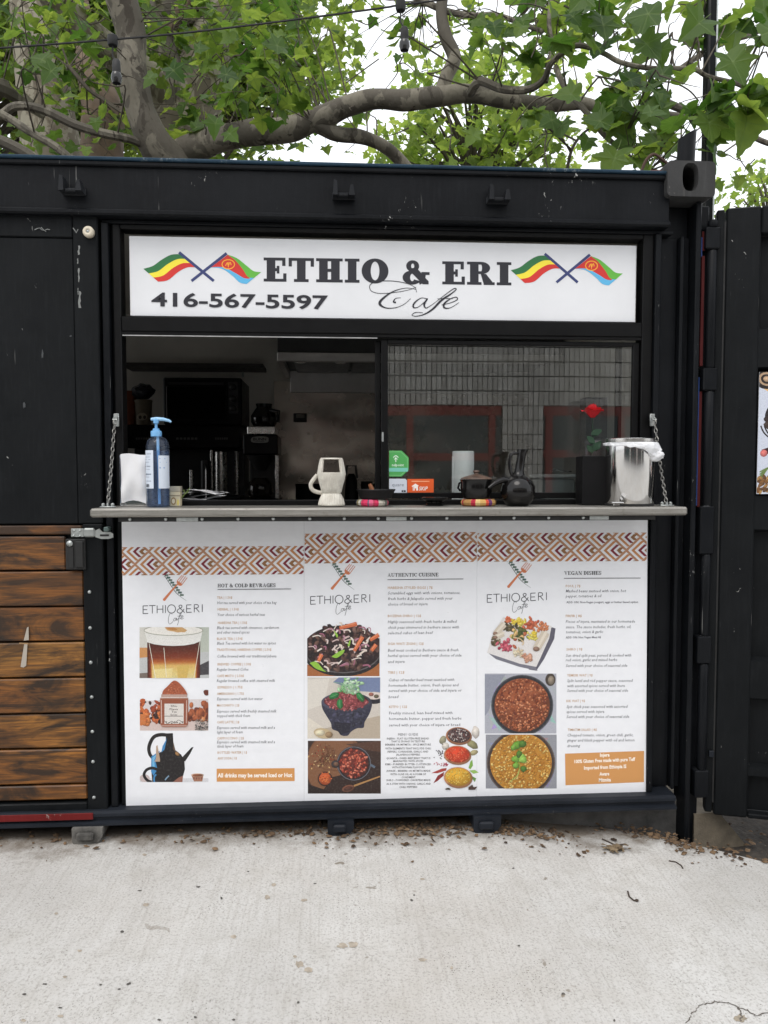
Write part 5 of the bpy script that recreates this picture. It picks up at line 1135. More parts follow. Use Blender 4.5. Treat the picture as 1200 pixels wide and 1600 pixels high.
IRON = simple('black_cast_iron', (.008, .008, .0085), .5, 0, .2, 30, .1, 200, Specular_IOR_Level=.25)
rx, ry, rz = woven('woven_ring', 'pink and grey striped woven ring under the flat black pan', 556, 607.5, -.10, [(206, 52, 92), (176, 66, 88), (196, 190, 176), (120, 120, 112), (214, 96, 130), (150, 140, 90), (88, 92, 110)], 3)
pan = thing('black_pan', 'flat black clay pan with a small brown peg resting on a woven ring', 'pan', (cx(587, -.10), -.10, rz)); px_ = cx(587.5, -.10); Q = lambda w_: w_ / 425
m = MB(); m.lathe([(Q(22), .001), (Q(25), .003), (Q(29.5), .030), (Q(31), .0335), (Q(30.4), .036), (Q(28.5), .034), (Q(24.5), .008), (.0001, .007)], px_, -.10, rz, 36); m.build('pan_bowl', IRON, pan)
m = MB(); p = F(580, 758, -.10); m.tube([(p.x + .006, -.10, rz + .022), (p.x, -.10, rz + .042), (p.x - .006, -.1, rz + .055)], [.009, .008, .0065], 8); m.build('peg', plain('brown_wood', (136, 84, 52), .6), pan)
# black footed dish
y = -.075; x = cx(679, y); dz = hz(777, y, 679) - ZC
ds = thing('footed_dish', 'shallow shiny black clay dish on a short foot between pan and paper towel', 'dish', (x, y, ZC))
m = MB(); m.lathe([(Q(14), .001), (Q(14.5), .004), (Q(11.5), .011), (Q(12), .015), (Q(18), .021), (Q(22), dz - .003), (Q(22.5), dz), (Q(21), dz), (Q(15), dz - .009), (.0001, dz - .011)], x, y, ZC, 32); m.build('dish_bowl', CLAYB, ds)
m = MB()
for k in range(9): a = 2 * math.pi * k / 9; m.lathe([(.0001, 0), (.004, .001), (.004, .005), (.0001, .006)], x + Q(14) * math.cos(a), y + Q(14) * math.sin(a), ZC + .008, 6)
m.build('foot_studs', CLAYB, ds)
# lidded pot on the second ring
rx, ry, rz = woven('woven_ring', 'tan and red woven ring under the lidded clay pot', 720, 775, -.10, [(176, 40, 60), (196, 156, 92), (168, 126, 74), (206, 178, 120), (110, 60, 110), (214, 80, 60), (190, 150, 90)], 8)
lp = thing('lidded_pot', 'small squat dark clay pot with a brown knobbed lid on a woven ring', 'pot', (rx, ry, rz)); x = cx(744, -.1); h_ = hz(749, -.1, 744) - rz
m = MB(); m.lathe([(Q(18), .001), (Q(22), .004), (Q(24), h_ * .3), (Q(25.2), h_ * .62), (Q(24.5), h_ * .86), (Q(26), h_), (Q(22), h_), (Q(19), h_ * .5), (.0001, h_ * .4)], x, -.1, rz, 32); m.tube([(x - Q(25), -.1, rz + h_ * .4), (x - Q(29), -.1, rz + h_ * .55), (x - Q(27), -.1, rz + h_ * .8), (x - Q(24), -.1, rz + h_ * .85)], .004, 6)
m.build('pot_body', CLAYB, lp)
m = MB(); m.lathe([(Q(25), h_ + .001), (Q(24), h_ + .005), (Q(17), h_ + .011), (Q(8), h_ + .017), (Q(3.6), h_ + .020), (Q(3.2), h_ + .024), (Q(5.2), h_ + .028), (Q(4.6), h_ + .033), (.0001, h_ + .034)], x, -.1, rz, 32); m.build('pot_lid', simple('half_burnt_clay', (.085, .05, .034), .45, 0, .5, 25), lp)
# black long-necked coffee pot
y = -.12; x = cx(808, y); G = lambda py: hz(py, y, 808) - ZC
jb = thing('coffee_pot', 'glossy black clay coffee pot with round belly, long neck, handle and spout', 'coffee pot', (x, y, ZC))
m = MB(); m.lathe([(Q(13), .001), (Q(17), .003), (Q(24), G(781)), (Q(27.3), G(770)), (Q(26.5), G(760)), (Q(22), G(751)), (Q(15), G(745.5)), (Q(9.5), G(742)), (Q(7.4), G(736)), (Q(6.7), G(722)), (Q(7.2), G(709)), (Q(8.6), G(703.5)), (Q(8.4), G(702)), (Q(6.5), G(703)), (Q(5.5), G(715)), (.0001, G(720))], x + Q(1), y, ZC, 36)
m.v = [(vx + (max(0, vz - ZC - G(745)) * .16), vy, vz) for vx, vy, vz in m.v]
m.build('pot_belly', CLAYB, jb)
m = MB(); q = [F(808, 708, y), F(800, 709, y), F(796.5, 718, y), F(797, 732, y), F(801, 744, y), F(806, 750, y)]; m.tube(crom([tuple(p) for p in q], 4), [.0065] * 21, 8); m.build('handle', CLAYB, jb)
m = MB(); q = [F(797, 753, y - .01), F(787, 750, y - .02), F(774, 755, y - .03), F(763, 763, y - .04)]; n = len(crom([tuple(p) for p in q], 5)); m.tube(crom([tuple(p) for p in q], 5), [.014 - .008 * i / n for i in range(n)], 10); m.build('spout', CLAYB, jb)
# steel pedal bin with its liner
y = -.105; x = (cx(947, y) + cx(1018.5, y)) / 2; r_ = (cx(1018.5, y) - cx(947, y)) / 2; G = lambda py: hz(py, y, 983) - ZC
bn = thing('pedal_bin', 'small polished steel pedal bin with white liner at the right end of the counter', 'bin', (x, y, ZC))
m = MB(); m.lathe([(r_ * .98, .001), (r_, .004), (r_, G(694)), (r_ * .96, G(693)), (r_ * .95, .02), (.0001, .015)], x, y, ZC, 48); m.build('bin_body', CHROME, bn)
m = MB(); m.lathe([(r_ * 1.02, G(694)), (r_ * 1.03, G(692.5)), (r_ * 1.03, G(686.5)), (r_ * 1.0, G(685.5)), (r_ * .95, G(685.5)), (r_ * .95, G(694))], x, y, ZC, 48, cap=False); m.build('bin_rim', STEEL, bn)
m = MB(); m.lathe([(r_ * 1.012, .0015), (r_ * 1.015, .003), (r_ * 1.015, .009), (r_ * 1.002, .0095)], x, y, ZC, 48, cap=False); m.build('base_ring', RUBBER, bn)
m = MB(); a, b = F(952, 777, y - r_ - .01), F(972, 781, y - r_ - .01); m.box(a.x, b.x, y - r_ - .035, y - r_ - .004, ZC + .012, ZC + .018, .003); m.box(a.x + .016, b.x - .008, y - r_ - .012, y - r_ + .012, ZC + .003, ZC + .014, .002); m.build('pedal', STEEL, bn)
PLAST = NT('white_bag_plastic'); PLAST.set(Base_Color=(.80, .81, .83), Roughness=.35, Transmission_Weight=.0); PLAST.bump(PLAST.noise(PLAST.pos(), 55, 5, .6, .8), .5, .012); PLAST = PLAST.m
m = MB(); N = 64; rows = 7; vs = []; random.seed(5)
for j in range(rows):
    for k in range(N):
        a = 2 * math.pi * k / N; fr = math.cos(a - R(-25)); drop = .010 + .012 * (fr * .5 + .5) + .030 * max(0, fr) ** 2
        nz = mnoise.noise((math.cos(a) * 3.1, math.sin(a) * 3.1, j * .35)); rr_ = r_ * 1.035 + .004 + .006 * abs(nz) + (.014 * max(0, fr) ** 2 * math.sin(math.pi * min(1, j / rows + .1))) * (1 + .5 * nz)
        vs.append((x + rr_ * math.cos(a), y + rr_ * math.sin(a), ZC + G(692) - drop * j / (rows - 1) * (1 + .35 * mnoise.noise((math.cos(a) * 4, math.sin(a) * 4, 9)))))
m.add(vs, [(j * N + k, j * N + (k + 1) % N, (j + 1) * N + (k + 1) % N, (j + 1) * N + k) for j in range(rows - 1) for k in range(N)], True); ln = m.build('bin_liner', PLAST, bn, False)
bm_ = bmesh.new(); bmesh.ops.create_icosphere(bm_, subdivisions=4, radius=1); c = F(1019, 709, y - .05)
for v in bm_.verts:
    q = v.co.copy(); d = 1 + .32 * mnoise.noise(q * 1.9) + .16 * mnoise.noise(q * 5.3); v.co = Vector((c.x + q.x * .048 * d - .003, c.y + q.y * .030 * d, c.z + q.z * .026 * d - q.x * .006))
me = bpy.data.meshes.new('liner_knot'); bm_.to_mesh(me); bm_.free(); me.polygons.foreach_set('use_smooth', [True] * len(me.polygons)); link('liner_knot', me, PLAST, bn)

# ================================================================== stickers on the pane
YG = YF + .016 + .0085
def sticker(name, label, x0, y0, x1, y1, poly, col):
    r_ = thing(name, label, 'sticker', tuple(F((x0 + x1) / 2, (y0 + y1) / 2, YG)))
    A = Art(YG); A.poly(poly, col); A.build('sticker_film', r_); return r_
s = sticker('window_sticker', 'green octagonal sticker on the lower corner of the window pane', 612, 704, 638.5, 745, [(608, 704), (627.5, 704), (638.7, 715), (638.7, 734), (627.5, 744.7), (608, 744.7)], (76, 160, 84))
A = Art(YG - .0003); A.line([(608, 706), (626.5, 706), (636.7, 716), (636.7, 733), (626.5, 742.7), (608, 742.7)], 1, (120, 190, 124)); A.rect(608, 731, 637.5, 737, (120, 196, 178)); Wc = (226, 240, 228)
A.line([(618.5, 714), (618.5, 722)], 1.1, Wc); A.curve([(614.5, 715), (618.5, 712), (622.5, 715)], 1.1, Wc, 5); A.curve([(616, 718), (618.5, 716), (621, 718)], 1, Wc, 5); A.text('ndpoint', 612.5, 728.5, 631, 4.4, Wc, 0, 0, .01, 1); A.build('sticker_print', s)
s = sticker('window_sticker', 'white rounded sticker under the green octagon on the window pane', 612, 748, 636, 774, [(608, 748), (633, 748), (635.8, 750.5), (635.8, 771.5), (633, 774.3), (608, 774.3)], (206, 212, 222))
A = Art(YG - .0003); A.text('quare', 612.6, 759.8, 631, 5.5, (120, 126, 136), 0, 0, 0, 2); A.rect(627.5, 766, 634, 769, (46, 48, 54)); A.rect(630, 766.6, 631, 768.4, (206, 212, 222)); A.build('sticker_print', s)
s = sticker('window_sticker', 'orange delivery sticker with a white house mark on the window pane', 636, 748, 678, 770, [(636.5, 748.4), (677.8, 748.2), (677.6, 769.5), (636.7, 769.6)], (222, 92, 38))
A = Art(YG - .0003); A.text('WE ARE OPEN FOR DELIVERY', 643, 753.6, 671, 2, (250, 220, 200), 0, 0, .01, 1) if False else A.rect(643, 751.4, 671, 752.8, (244, 178, 140))
A.poly([(642.8, 760), (649, 755.6), (654.5, 759), (653, 760), (653.2, 766.6), (650.4, 766.6), (650.4, 763), (648.2, 763), (648.2, 766.6), (645, 766.6), (645, 760.6)], (250, 244, 238)); A.line([(646.6, 759.6), (646.6, 766.6)], .8, (222, 92, 38)); A.text('SKIP', 654.5, 766.2, 667.5, 6.2, (250, 244, 238), .2, 0, .012, 3); A.build('sticker_print', s)

# ================================================================== inside the kitchen
IN = .10
box('inner_sill', simple('worn_inner_counter', (.05, .05, .05), .45), cont, X0 + .02, X1 - .03, .08, .62, ZC - .06, ZC - .008, .003)
box('inner_apron', INW, cont, X0 + .02, X1 - .03, .08, .12, ZB + .13, ZC - .061, .002)
DARK = simple('black_appliance_enamel', (.006, .006, .0066), .4, Specular_IOR_Level=.2); DGREY = simple('dark_grey_plastic', (.03, .03, .032), .45)
SPL = simple('stained_stainless_sheet', (.62, .55, .48), .26, .6, .05, 5)
# receipts on a spike
y = .20; p = F(322, 780, y); zi = ZC - .007
rs = thing('receipt_spike', 'metal spike holding a pile of white receipts behind the counter', 'receipt spike', (p.x, y, zi))
m = MB(); m.lathe([(.032, 0), (.034, .004), (.004, .010), (.0022, .012), (.0016, .135), (.0004, .147)], p.x, y, zi, 12); m.build('spike', CHROME, rs)
random.seed(12)
for k in range(8):
    a = random.uniform(-.7, .7); n = 7; L, W_ = random.uniform(.13, .19), .055; m = MB(); vs = []
    for i in range(n):
        for j in (-1, 1):
            u = (i / (n - 1) - .5) * L; v = j * W_ / 2; vs.append((p.x - .004 + u * math.cos(a) - v * math.sin(a), y + u * math.sin(a) + v * math.cos(a), zi + .014 + k * .0058 + .012 * math.cos(i / (n - 1) * 2.2 + k) + random.uniform(0, .003)))
    m.add(vs, [(2 * i, 2 * i + 2, 2 * i + 3, 2 * i + 1) for i in range(n - 1)], True); m.build('receipt', WHITEP, rs, False)
# paper towel
y = .145; x = cx(723.5, y); r_ = (FX(740, y, 740) - FX(707, y, 740)) / 2; z1 = hz(705, y, 723)
pt = thing('paper_towel_roll', 'white paper towel roll standing behind the window pane', 'paper towel', (x, y, zi)); m = MB()
m.lathe([(r_, .001), (r_ * 1.01, .01), (r_, (z1 - zi) * .5), (r_ * 1.01, z1 - zi - .004), (r_ * .97, z1 - zi), (.02, z1 - zi), (.0198, z1 - zi - .05), (.0001, z1 - zi - .05)], x, y, zi, 36); m.box(x - r_ - .003, x - r_ + .004, y - .012, y + .002, zi + .002, z1 - .02); m.build('roll', simple('towel_paper', (.78, .78, .78), .9, 0, .04, 30, .3, 220), pt)
# rose in a clear case on a black base
zi_ = zi; zi = ZC; y = -.05; x0, x1 = FX(911, y, 700), FX(944, y, 700); zb_, zt_ = hz(713, y, 928), hz(622, y, 928); xm = (x0 + x1) / 2
rc = thing('rose_case', 'red artificial rose in a clear case on a black stand beside the pedal bin', 'rose', (xm, y, zi))
box('stand', DARK, rc, x0 - .012, x1 + .002, y - .035, y + .05, zi + .001, zb_, .002); box('clear_case', glass_mat('clear_acrylic', (.80, .80, .82), 1.5), rc, x0, x1, y - .03, y + .045, zb_ + .001, zt_, .001)
m = MB(); c = F(926, 640, y); random.seed(4)
for k in range(24):
    a = k * 2.4; g = k / 23; Rr = .007 + .024 * g; n = 7; w_ = 5; vs = []; hh = .054 - .012 * g; fl = max(0, g - .45) * 1.6; sp_ = .9 - .15 * g
    for i in range(n):
        h = i / (n - 1); rad = Rr * (.28 + .72 * math.sin(min(1.57, h * 2.1))) * (1 + fl * max(0, h - .6) * 1.4) * (1 - .22 * (1 - g) * h)
        for j in range(w_):
            s_ = (j / (w_ - 1) - .5) * 2 * sp_; e = 1 - .35 * abs(s_) ** 2 * h; vs.append((c.x + rad * math.cos(a + s_), c.y + .95 * rad * math.sin(a + s_), c.z - .030 + hh * h * e - fl * .018 * max(0, h - .6) * 2 + random.uniform(-.001, .001)))
    m.add(vs, [(i * w_ + j, i * w_ + j + 1, (i + 1) * w_ + j + 1, (i + 1) * w_ + j) for i in range(n - 1) for j in range(w_ - 1)], True)
m.build('petals', plain('red_petal', (226, 30, 40), .6), rc, False)
m = MB(); m.tube([(c.x, c.y, c.z - .02), (c.x + .002, c.y, zb_ + .06), (c.x - .004, c.y, zb_ + .004)], .0022, 6); m.build('stem', plain('dark_green_stem', (36, 60, 40)), rc)
LF = plain('dark_green_leaf', (52, 84, 58), .5)
for px, py, s_, a in ((931, 676, .032, .4), (924, 688, .03, 2.4), (932, 698, .034, .9), (922, 702, .026, 2.2)):
    q = F(px, py, y - .005); m = MB(); vs = [(q.x + s_ * (u - .5) * math.cos(a) - s_ * w_ * math.sin(a), q.y + .004 * math.sin(u * 9), q.z + s_ * (u - .5) * math.sin(a) + s_ * w_ * math.cos(a)) for u, w_ in ((-.2, 0), (.2, .36), (.6, .42), (1.1, .2), (1.3, 0), (1.1, -.2), (.6, -.42), (.2, -.36))]; vs += [(a_, b_ + .001, c_) for a_, b_, c_ in vs]
    n = 8; m.add(vs, [tuple(range(n)), tuple(reversed(range(n, 2 * n)))] + [(i, n + i, n + (i + 1) % n, (i + 1) % n) for i in range(n)]); m.build('rose_leaf', LF, rc)
zi = zi_
# tub behind the glass
y = .5; tb = thing('storage_tub', 'grey lidded plastic tub standing deep inside behind the right pane', 'tub', (FX(876, y, 760), y, zi)); x0, x1 = FX(852, y, 760), FX(900, y, 760)
box('tub_body', plain('grey_tub_plastic', (120, 124, 122), .5), tb, x0, x1, y, y + .25, zi + .001, hz(748, y, 876), .01); box('tub_lid', plain('pale_tub_plastic', (176, 178, 176), .5), tb, x0 - .01, x1 + .01, y - .01, y + .26, hz(747, y, 876), hz(741, y, 876), .006)
m = MB(); m.tube(crom([tuple(F(*q, y + .02)) for q in ((860, 738), (866, 733), (880, 736), (893, 737))], 4), .004, 6); m.build('tub_handle', STEEL, tb)
# back counter, splash sheet, hood, shelf
kb = thing('back_counter', 'dark steel back counter along the far wall of the kitchen', 'counter', (0, 2.1, .5))
yb = 1.72; zk = hz(790, yb, 400)
box('top', simple('dull_steel_top', (.12, .12, .12), .4, .6), kb, -2.6, XR - .1, yb, DEEP - .06, zk - .04, zk, .004); box('cabinet', DARK, kb, -2.6, XR - .1, yb + .03, DEEP - .06, ZB + .13, zk - .041, .004)
hd = thing('splash_sheet', 'brownish stainless sheet with soft ripples covering the wall behind the stove', 'metal sheet', (FX(512, 2.3, 650), 2.33, zk)); x0, x1 = FX(428, 2.33, 650), XR - .1
m = MB(); N = 30; vs = [(x0 + (x1 - x0) * i / N, 2.34 + .012 * mnoise.noise((i * .22, j * .5, 4)), zk + .001 + (hz(596, 2.33, 512) - zk) * j / 16) for j in range(17) for i in range(N + 1)]; m.add(vs, [(j * (N + 1) + i, j * (N + 1) + i + 1, (j + 1) * (N + 1) + i + 1, (j + 1) * (N + 1) + i) for j in range(16) for i in range(N)], True); m.build('sheet', SPL, hd, False)
c = F(469, 653, 2.325); m = MB(); m.box(c.x - .045, c.x + .045, 2.30, 2.32, c.z - .03, c.z + .03, .004, None); m.build('magnet_clip', DGREY, hd); box('paper_tag', plain('tag_paper', (150, 146, 138)), hd, c.x - .025, c.x + .03, 2.294, 2.2995, c.z - .002, c.z + .022, .001)
ho = thing('exhaust_hood', 'stainless kitchen exhaust hood above the stove', 'exhaust hood', (FX(512, 1.9, 560), 1.9, hz(560, 1.9, 512))); x0, x1 = FX(433, 1.55, 560), XR - .12
HOOD = simple('hood_steel', (.62, .59, .57), .35, .6, .12, 8)
z0, z1 = hz(565, 1.55, 512), hz(551, 1.55, 512); box('front_band', HOOD, ho, x0, x1, 1.55, 1.58, z0, z1, .003); box('canopy', simple('hood_dark', (.03, .03, .03), .5), ho, x0, x1, 1.581, 2.33, z1 - .004, z1 + .35, .003); box('side_band', HOOD, ho, x0, x0 + .03, 1.581, 2.33, z0, z1 - .005, .003); box('rear_band', HOOD, ho, x0 + .031, x1, 2.3, 2.33, z0 - .1, z1 - .005, .003)
for k in range(3): xa_ = x0 + .08 + k * .36; box('filter', simple('filter_steel', (.10, .10, .10), .4, .8), ho, xa_, xa_ + .34, 1.62, 2.28, z0 + .03, z0 + .05, .004)
for k in range(2): m = MB(); m.lathe([(.0001, -.012), (.03, -.01), (.035, 0)], FX(470 + 62 * k, 1.8, 570), 1.75, z0 + .03, 14); m.build('knob', CHROME, ho)
sh = thing('wall_shelf', 'thin dark wall shelf on steel strip above the toaster oven', 'shelf', (FX(300, 2.2, 570), 2.2, hz(570, 2.2, 300))); box('board', simple('shelf_brown', (.05, .045, .04), .5), sh, FX(190, 2.1, 570), FX(411, 2.1, 570), 2.1, DEEP - .06, hz(573, 2.1, 300), hz(567, 2.1, 300), .002); box('bracket', GALV, sh, FX(377, 2.3, 580), FX(380, 2.3, 580), 2.32, 2.34, hz(588, 2.3, 380), hz(574, 2.3, 380), .001)
# toaster oven on a black machine
y = 1.75; ma = thing('espresso_machine', 'long low black coffee machine under the toaster oven', 'coffee machine', (FX(290, y, 740), y, zk)); x0, x1 = FX(196, y, 720), FX(376, y, 720); zt_ = hz(664, y, 290)
box('upper_body', DARK, ma, x0, x1, y, y + .45, hz(700, y, 290), zt_, .008); box('back_panel', DGREY, ma, x0, x1, y + .2, y + .45, zk + .03, hz(700, y, 290) - .001, .004); box('drip_tray', DARK, ma, x0, x1, y - .02, y + .199, zk + .001, zk + .06, .004)
A = Art(y - .0006)
for a, b in ((212, 235), (275, 310), (336, 357)):
    for k in range(6): A.rect(a + (b - a) * k / 6, 683.5, a + (b - a) * (k + .72) / 6, 687, (92, 92, 90))
A.build('front_lettering', ma)
random.seed(3)
for k, (px, w_, t_, mm) in enumerate(((299, 3, 734, STEEL), (320, 6, 720, DGREY), (331, 2.5, 703, STEEL), (345, 9, 706, STEEL), (352, 2.5, 712, simple('cream_handle', (.35, .32, .28), .5)), (370, 3, 705, STEEL))):
    x = FX(px, y + .08, 740); m = MB(); q = w_ / 250
    m.lathe([(q, .001), (q * 1.1, .03), (q, hz(t_, y + .08, px) - zk - .062), (q * .7, hz(t_, y + .08, px) - zk - .06)], x, y + .08, zk + .061, 12); m.build('steam_pitcher' if w_ > 5 else 'group_bar', mm, ma)
to = thing('toaster_oven', 'black toaster oven with a column of three knobs on the right', 'toaster oven', (FX(316, y, 660), y, zt_)); x0, x1 = FX(255, y, 625), FX(378, y, 625); z0, z1 = zt_ + .001, hz(590, y, 316)
box('oven_body', DARK, to, x0, x1, y, y + .4, z0, z1, .008); box('oven_door', simple('oven_glass', (.006, .006, .006), .08), to, x0 + .02, FX(354, y, 625), y - .012, y - .0005, z0 + .03, z1 - .05, .004); box('control_strip', DGREY, to, FX(357, y, 625), FX(372, y, 625), y - .006, y - .0005, hz(646, y, 364), hz(597, y, 364), .002)
for py in (605, 623, 638): q = F(364.5, py, y - .007); m = MB(); m.lathe([(.022, 0), (.02, .018), (.0001, .02)], 0, 0, 0, 16); me = m.mesh('knob'); me.transform(Matrix.Translation((q.x, y - .0065, q.z)) @ Matrix.Rotation(R(90), 4, 'X')); link('knob', me, simple('knob_plastic', (.02, .02, .02), .3), to)
m = MB(); m.tube([(x0 + .04, y - .03, z1 - .04), (FX(350, y, 600), y - .03, z1 - .04)], .007, 8); m.build('door_handle', DGREY, to)
# cups and tubs at the left
zs = zt_
cu = thing('cup_stack', 'stack of orange paper cups at the left behind the pump bottle', 'cup stack', (FX(203, 1.9, 650), 1.9, zs)); x = FX(203, 1.85, 650); ORC = plain('orange_paper_cup', (120, 62, 34), .7)
for k in range(5): m = MB(); m.lathe([(.032, 0), (.043, .075), (.045, .078), (.041, .076), (.0305, .004)], x, 1.85, zs + .002 + k * .032, 18); m.build('paper_cup', ORC, cu)
ja = thing('food_tub', 'pale printed tub with a dark bag on top at the left of the kitchen', 'tub', (FX(226, 1.85, 650), 1.85, zs)); x = FX(224, 1.85, 650); m = MB(); m.lathe([(.045, .001), (.052, .14), (.055, .145), (.055, .155), (.0001, .157)], x, 1.85, zs, 20); m.build('tub_body', plain('beige_tub', (116, 106, 88), .6), ja)
A = Art(1.796, lambda a, b, yy: F(a, b, yy)); A.ell(222, 651, 8, 6, (170, 160, 140), 14); A.ell(219, 652, 2.5, 3, (60, 50, 44), 10); A.ell(226, 652, 2.5, 3, (60, 50, 44), 10); A.build('tub_print', ja)
bm_ = bmesh.new(); bmesh.ops.create_icosphere(bm_, subdivisions=3, radius=1)
for v in bm_.verts: q = v.co.copy(); d = 1 + .25 * mnoise.noise(q * 2); v.co = Vector((x + q.x * .07 * d, 1.85 + q.y * .06 * d, zs + .205 + q.z * .048 * d))
me = bpy.data.meshes.new('dark_bag'); bm_.to_mesh(me); bm_.free(); link('bag_top', me, simple('navy_plastic', (.010, .012, .022), .3), ja)
# drip coffee brewer
y = 1.62; br = thing('coffee_brewer', 'black and steel drip coffee brewer with white badge and glass carafe on top', 'coffee brewer', (FX(406, y, 740), y, zk)); x0, x1 = FX(380, y, 700), FX(434, y, 700)
box('brewer_head', DARK, br, x0, x1, y, y + .3, hz(710, y, 406), hz(679, y, 406), .006); box('warmer_plate', STEEL, br, FX(386, y, 670), FX(430, y, 670), y + .01, y + .28, hz(678.5, y, 406), hz(666, y, 406), .004); box('brewer_back', DGREY, br, x0 + .02, x1 - .02, y + .18, y + .3, zk + .03, hz(710, y, 406) - .001, .004); box('brewer_base', DARK, br, x0, x1, y, y + .3, zk + .001, zk + .045, .006); box('side_rail', STEEL, br, x1 - .02, x1, y + .05, y + .08, zk + .046, hz(711, y, 406), .001)
m = MB(); m.lathe([(.03, hz(735, y, 406) - zk), (.075, hz(714, y, 406) - zk), (.08, hz(711, y, 406) - zk)], (x0 + x1) / 2 - .01, y + .09, zk, 20); m.build('brew_funnel', RUBBER, br)
m = MB(); m.lathe([(.06, 0), (.078, .03), (.078, .07), (.045, .12), (.05, .14), (.0001, .142)], (x0 + x1) / 2 + .01, y + .14, hz(665.5, y, 406), 20); m.tube([((x0 + x1) / 2 + .05, y + .06, hz(640, y)), ((x0 + x1) / 2 + .105, y + .03, hz(643, y)), ((x0 + x1) / 2 + .10, y + .03, hz(660, y))], .011, 8); m.build('carafe', simple('dark_carafe_glass', (.008, .008, .008), .1), br)
A = Art(y - .0006); A.poly(crom([(394, 683), (406, 681.8), (418, 683), (419.5, 687), (418, 691), (406, 692), (394, 691), (392, 687), (394, 683)], 4), (150, 150, 144)); A.text('BUNN', 395.5, 688.2, 416, 4.4, (30, 30, 30), 0, 0, .03, 2); A.line([(399, 690), (413, 689.6)], .7, (60, 60, 60)); A.build('badge', br)
m = MB(); m.lathe([(.06, .001), (.075, .03), (.07, .09), (.045, .12), (.0001, .121)], (x0 + x1) / 2 - .01, y + .09, zk + .046, 18); m.build('carafe', simple('coffee_carafe', (.012, .008, .006), .08), br)
# pots and pans on the stove
for i, (px, py, a, b, lab) in enumerate(((482, 756, 20, 16, 'wide low black pan on the stove behind the white burner'), (549, 740, 11, 24, 'tall dark kettle on the stove behind the flat pan'), (573, 752, 9, 16, 'dark saucepan on the stove by the window stile'))):
    yy = 1.8; x = FX(px, yy, py); q = a / 250; hh = hz(py, yy, px) - zk
    st = thing(('wide_pan', 'kettle', 'saucepan')[i], lab, ('pan', 'kettle', 'pan')[i], (x, yy, zk)); m = MB(); m.lathe([(q * .9, .001), (q, .02), (q * (.98 if i != 1 else .8), hh * .8), (q * (1.02 if i != 1 else .4), hh), (q * .9, hh - .004) if i != 1 else (.0001, hh)], x, yy, zk, 20); m.build('pan_body', DARK, st)
    m = MB(); m.tube([(x + q * .9, yy, zk + hh * .75), (x + q * 1.5 + .02, yy - .03, zk + hh * .9 + .02), (x + q * 1.9 + .04, yy - .05, zk + hh + .05)] if i != 1 else [(x - q * .8, yy, zk + hh * .85), (x - q * .6, yy, zk + hh * 1.25), (x + q * .6, yy, zk + hh * 1.25), (x + q * .8, yy, zk + hh * .85)], .008, 6); m.build('handle', DGREY, st)

# ================================================================== string light above
sn = thing('string_light', 'black string light cable with hanging bulbs crossing above the container', 'string light', tuple(F(400, 45, .15)))
cpts = [tuple(F(*q, .15)) for q in ((-260, 92), (0, 75), (172, 62), (300, 50), (450, 32), (600, 12), (640, 6), (900, -26), (1250, -60))]
m = MB(); m.tube(crom(cpts, 6), .0042, 6); m.build('cable', RUBBER, sn)
for (px, py, bx_, by_) in ((176, 62, 182, 112), (626, 8, 632, 61)):
    a = F(px, py, .15); b = F(bx_, by_, .15); m = MB(); m.lathe([(.017, -.02), (.02, -.012), (.02, .014), (.008, .022)], a.x, a.y, a.z - .002, 12); m.tube([(a.x, a.y, a.z - .02), ((a.x + b.x) / 2 - .008, a.y, (a.z + b.z) / 2), (b.x, b.y, b.z + .04)], .0032, 5)
    so_ = m.build('socket_lead', RUBBER, sn)
    m = MB(); m.lathe([(.010, .045), (.015, .038), (.0165, .01), (.015, -.004)], b.x, b.y, b.z, 12); m.build('lamp_socket', RUBBER, so_)
    m = MB(); m.lathe([(.0165, -.005), (.02, -.012), (.021, -.028), (.016, -.044), (.0001, -.05)], b.x, b.y, b.z, 14); m.build('bulb', simple('smoked_bulb_glass', (.012, .012, .012), .12), so_)
# ================================================================== the building across the way (seen mirrored in the pane)
YO = -9.3
def MR(px, py): p = F(px, py, -YO + .07); return p.x, p.z
def stack_mat():
    t = NT('pale_stack_brick'); g = t.n('ShaderNodeNewGeometry'); v = t.pos()
    c = t.ramp(g.outputs['Random Per Island'], [(0, (.52, .50, .455)), (1, (.74, .72, .665))]); c = t.mix(t.ramp(t.noise(v, 3, 4), [(.4, 0), (.8, .4)]), c, (.30, .28, .25)); t.set(Base_Color=c, Roughness=.8); return t.m
STACK = stack_mat()
ob_ = thing('street_building', 'pale stack-brick shop building with red window frames across the street', 'building', (1.5, YO - 2, 0))
gz = ground_z(0, -3) - .01
box('wall', simple('dark_mortar', (.07, .066, .06), .9), ob_, -9, 11, YO - 5, YO - .02, gz - .1, 4.9, 0)
_, zl = MR(800, 634); m = MB(); random.seed(2); bw, bh = .083, .235
nx = int(20 / bw)
for i in range(nx):
    for j in range(int((4.9 - zl) / bh) + 1):
        x = -9 + i * bw; z = zl + j * bh; y = YO + random.uniform(-.006, .006); b = len(m.v)
        q = [(x + .006, z + .010), (x + bw - .006, z + .010), (x + bw - .006, z + bh - .010), (x + .006, z + bh - .010)]
        m.add([(a, y, c) for a, c in q] + [(a, YO - .021, c) for a, c in q], [(3, 2, 1, 0), (0, 1, 5, 4), (1, 2, 6, 5), (2, 3, 7, 6), (3, 0, 4, 7)])
o = m.build('wall_bricks', STACK, ob_, False); o['kind'] = 'stuff'
cxa, _ = MR(785, 700); cxb, _ = MR(848, 700)
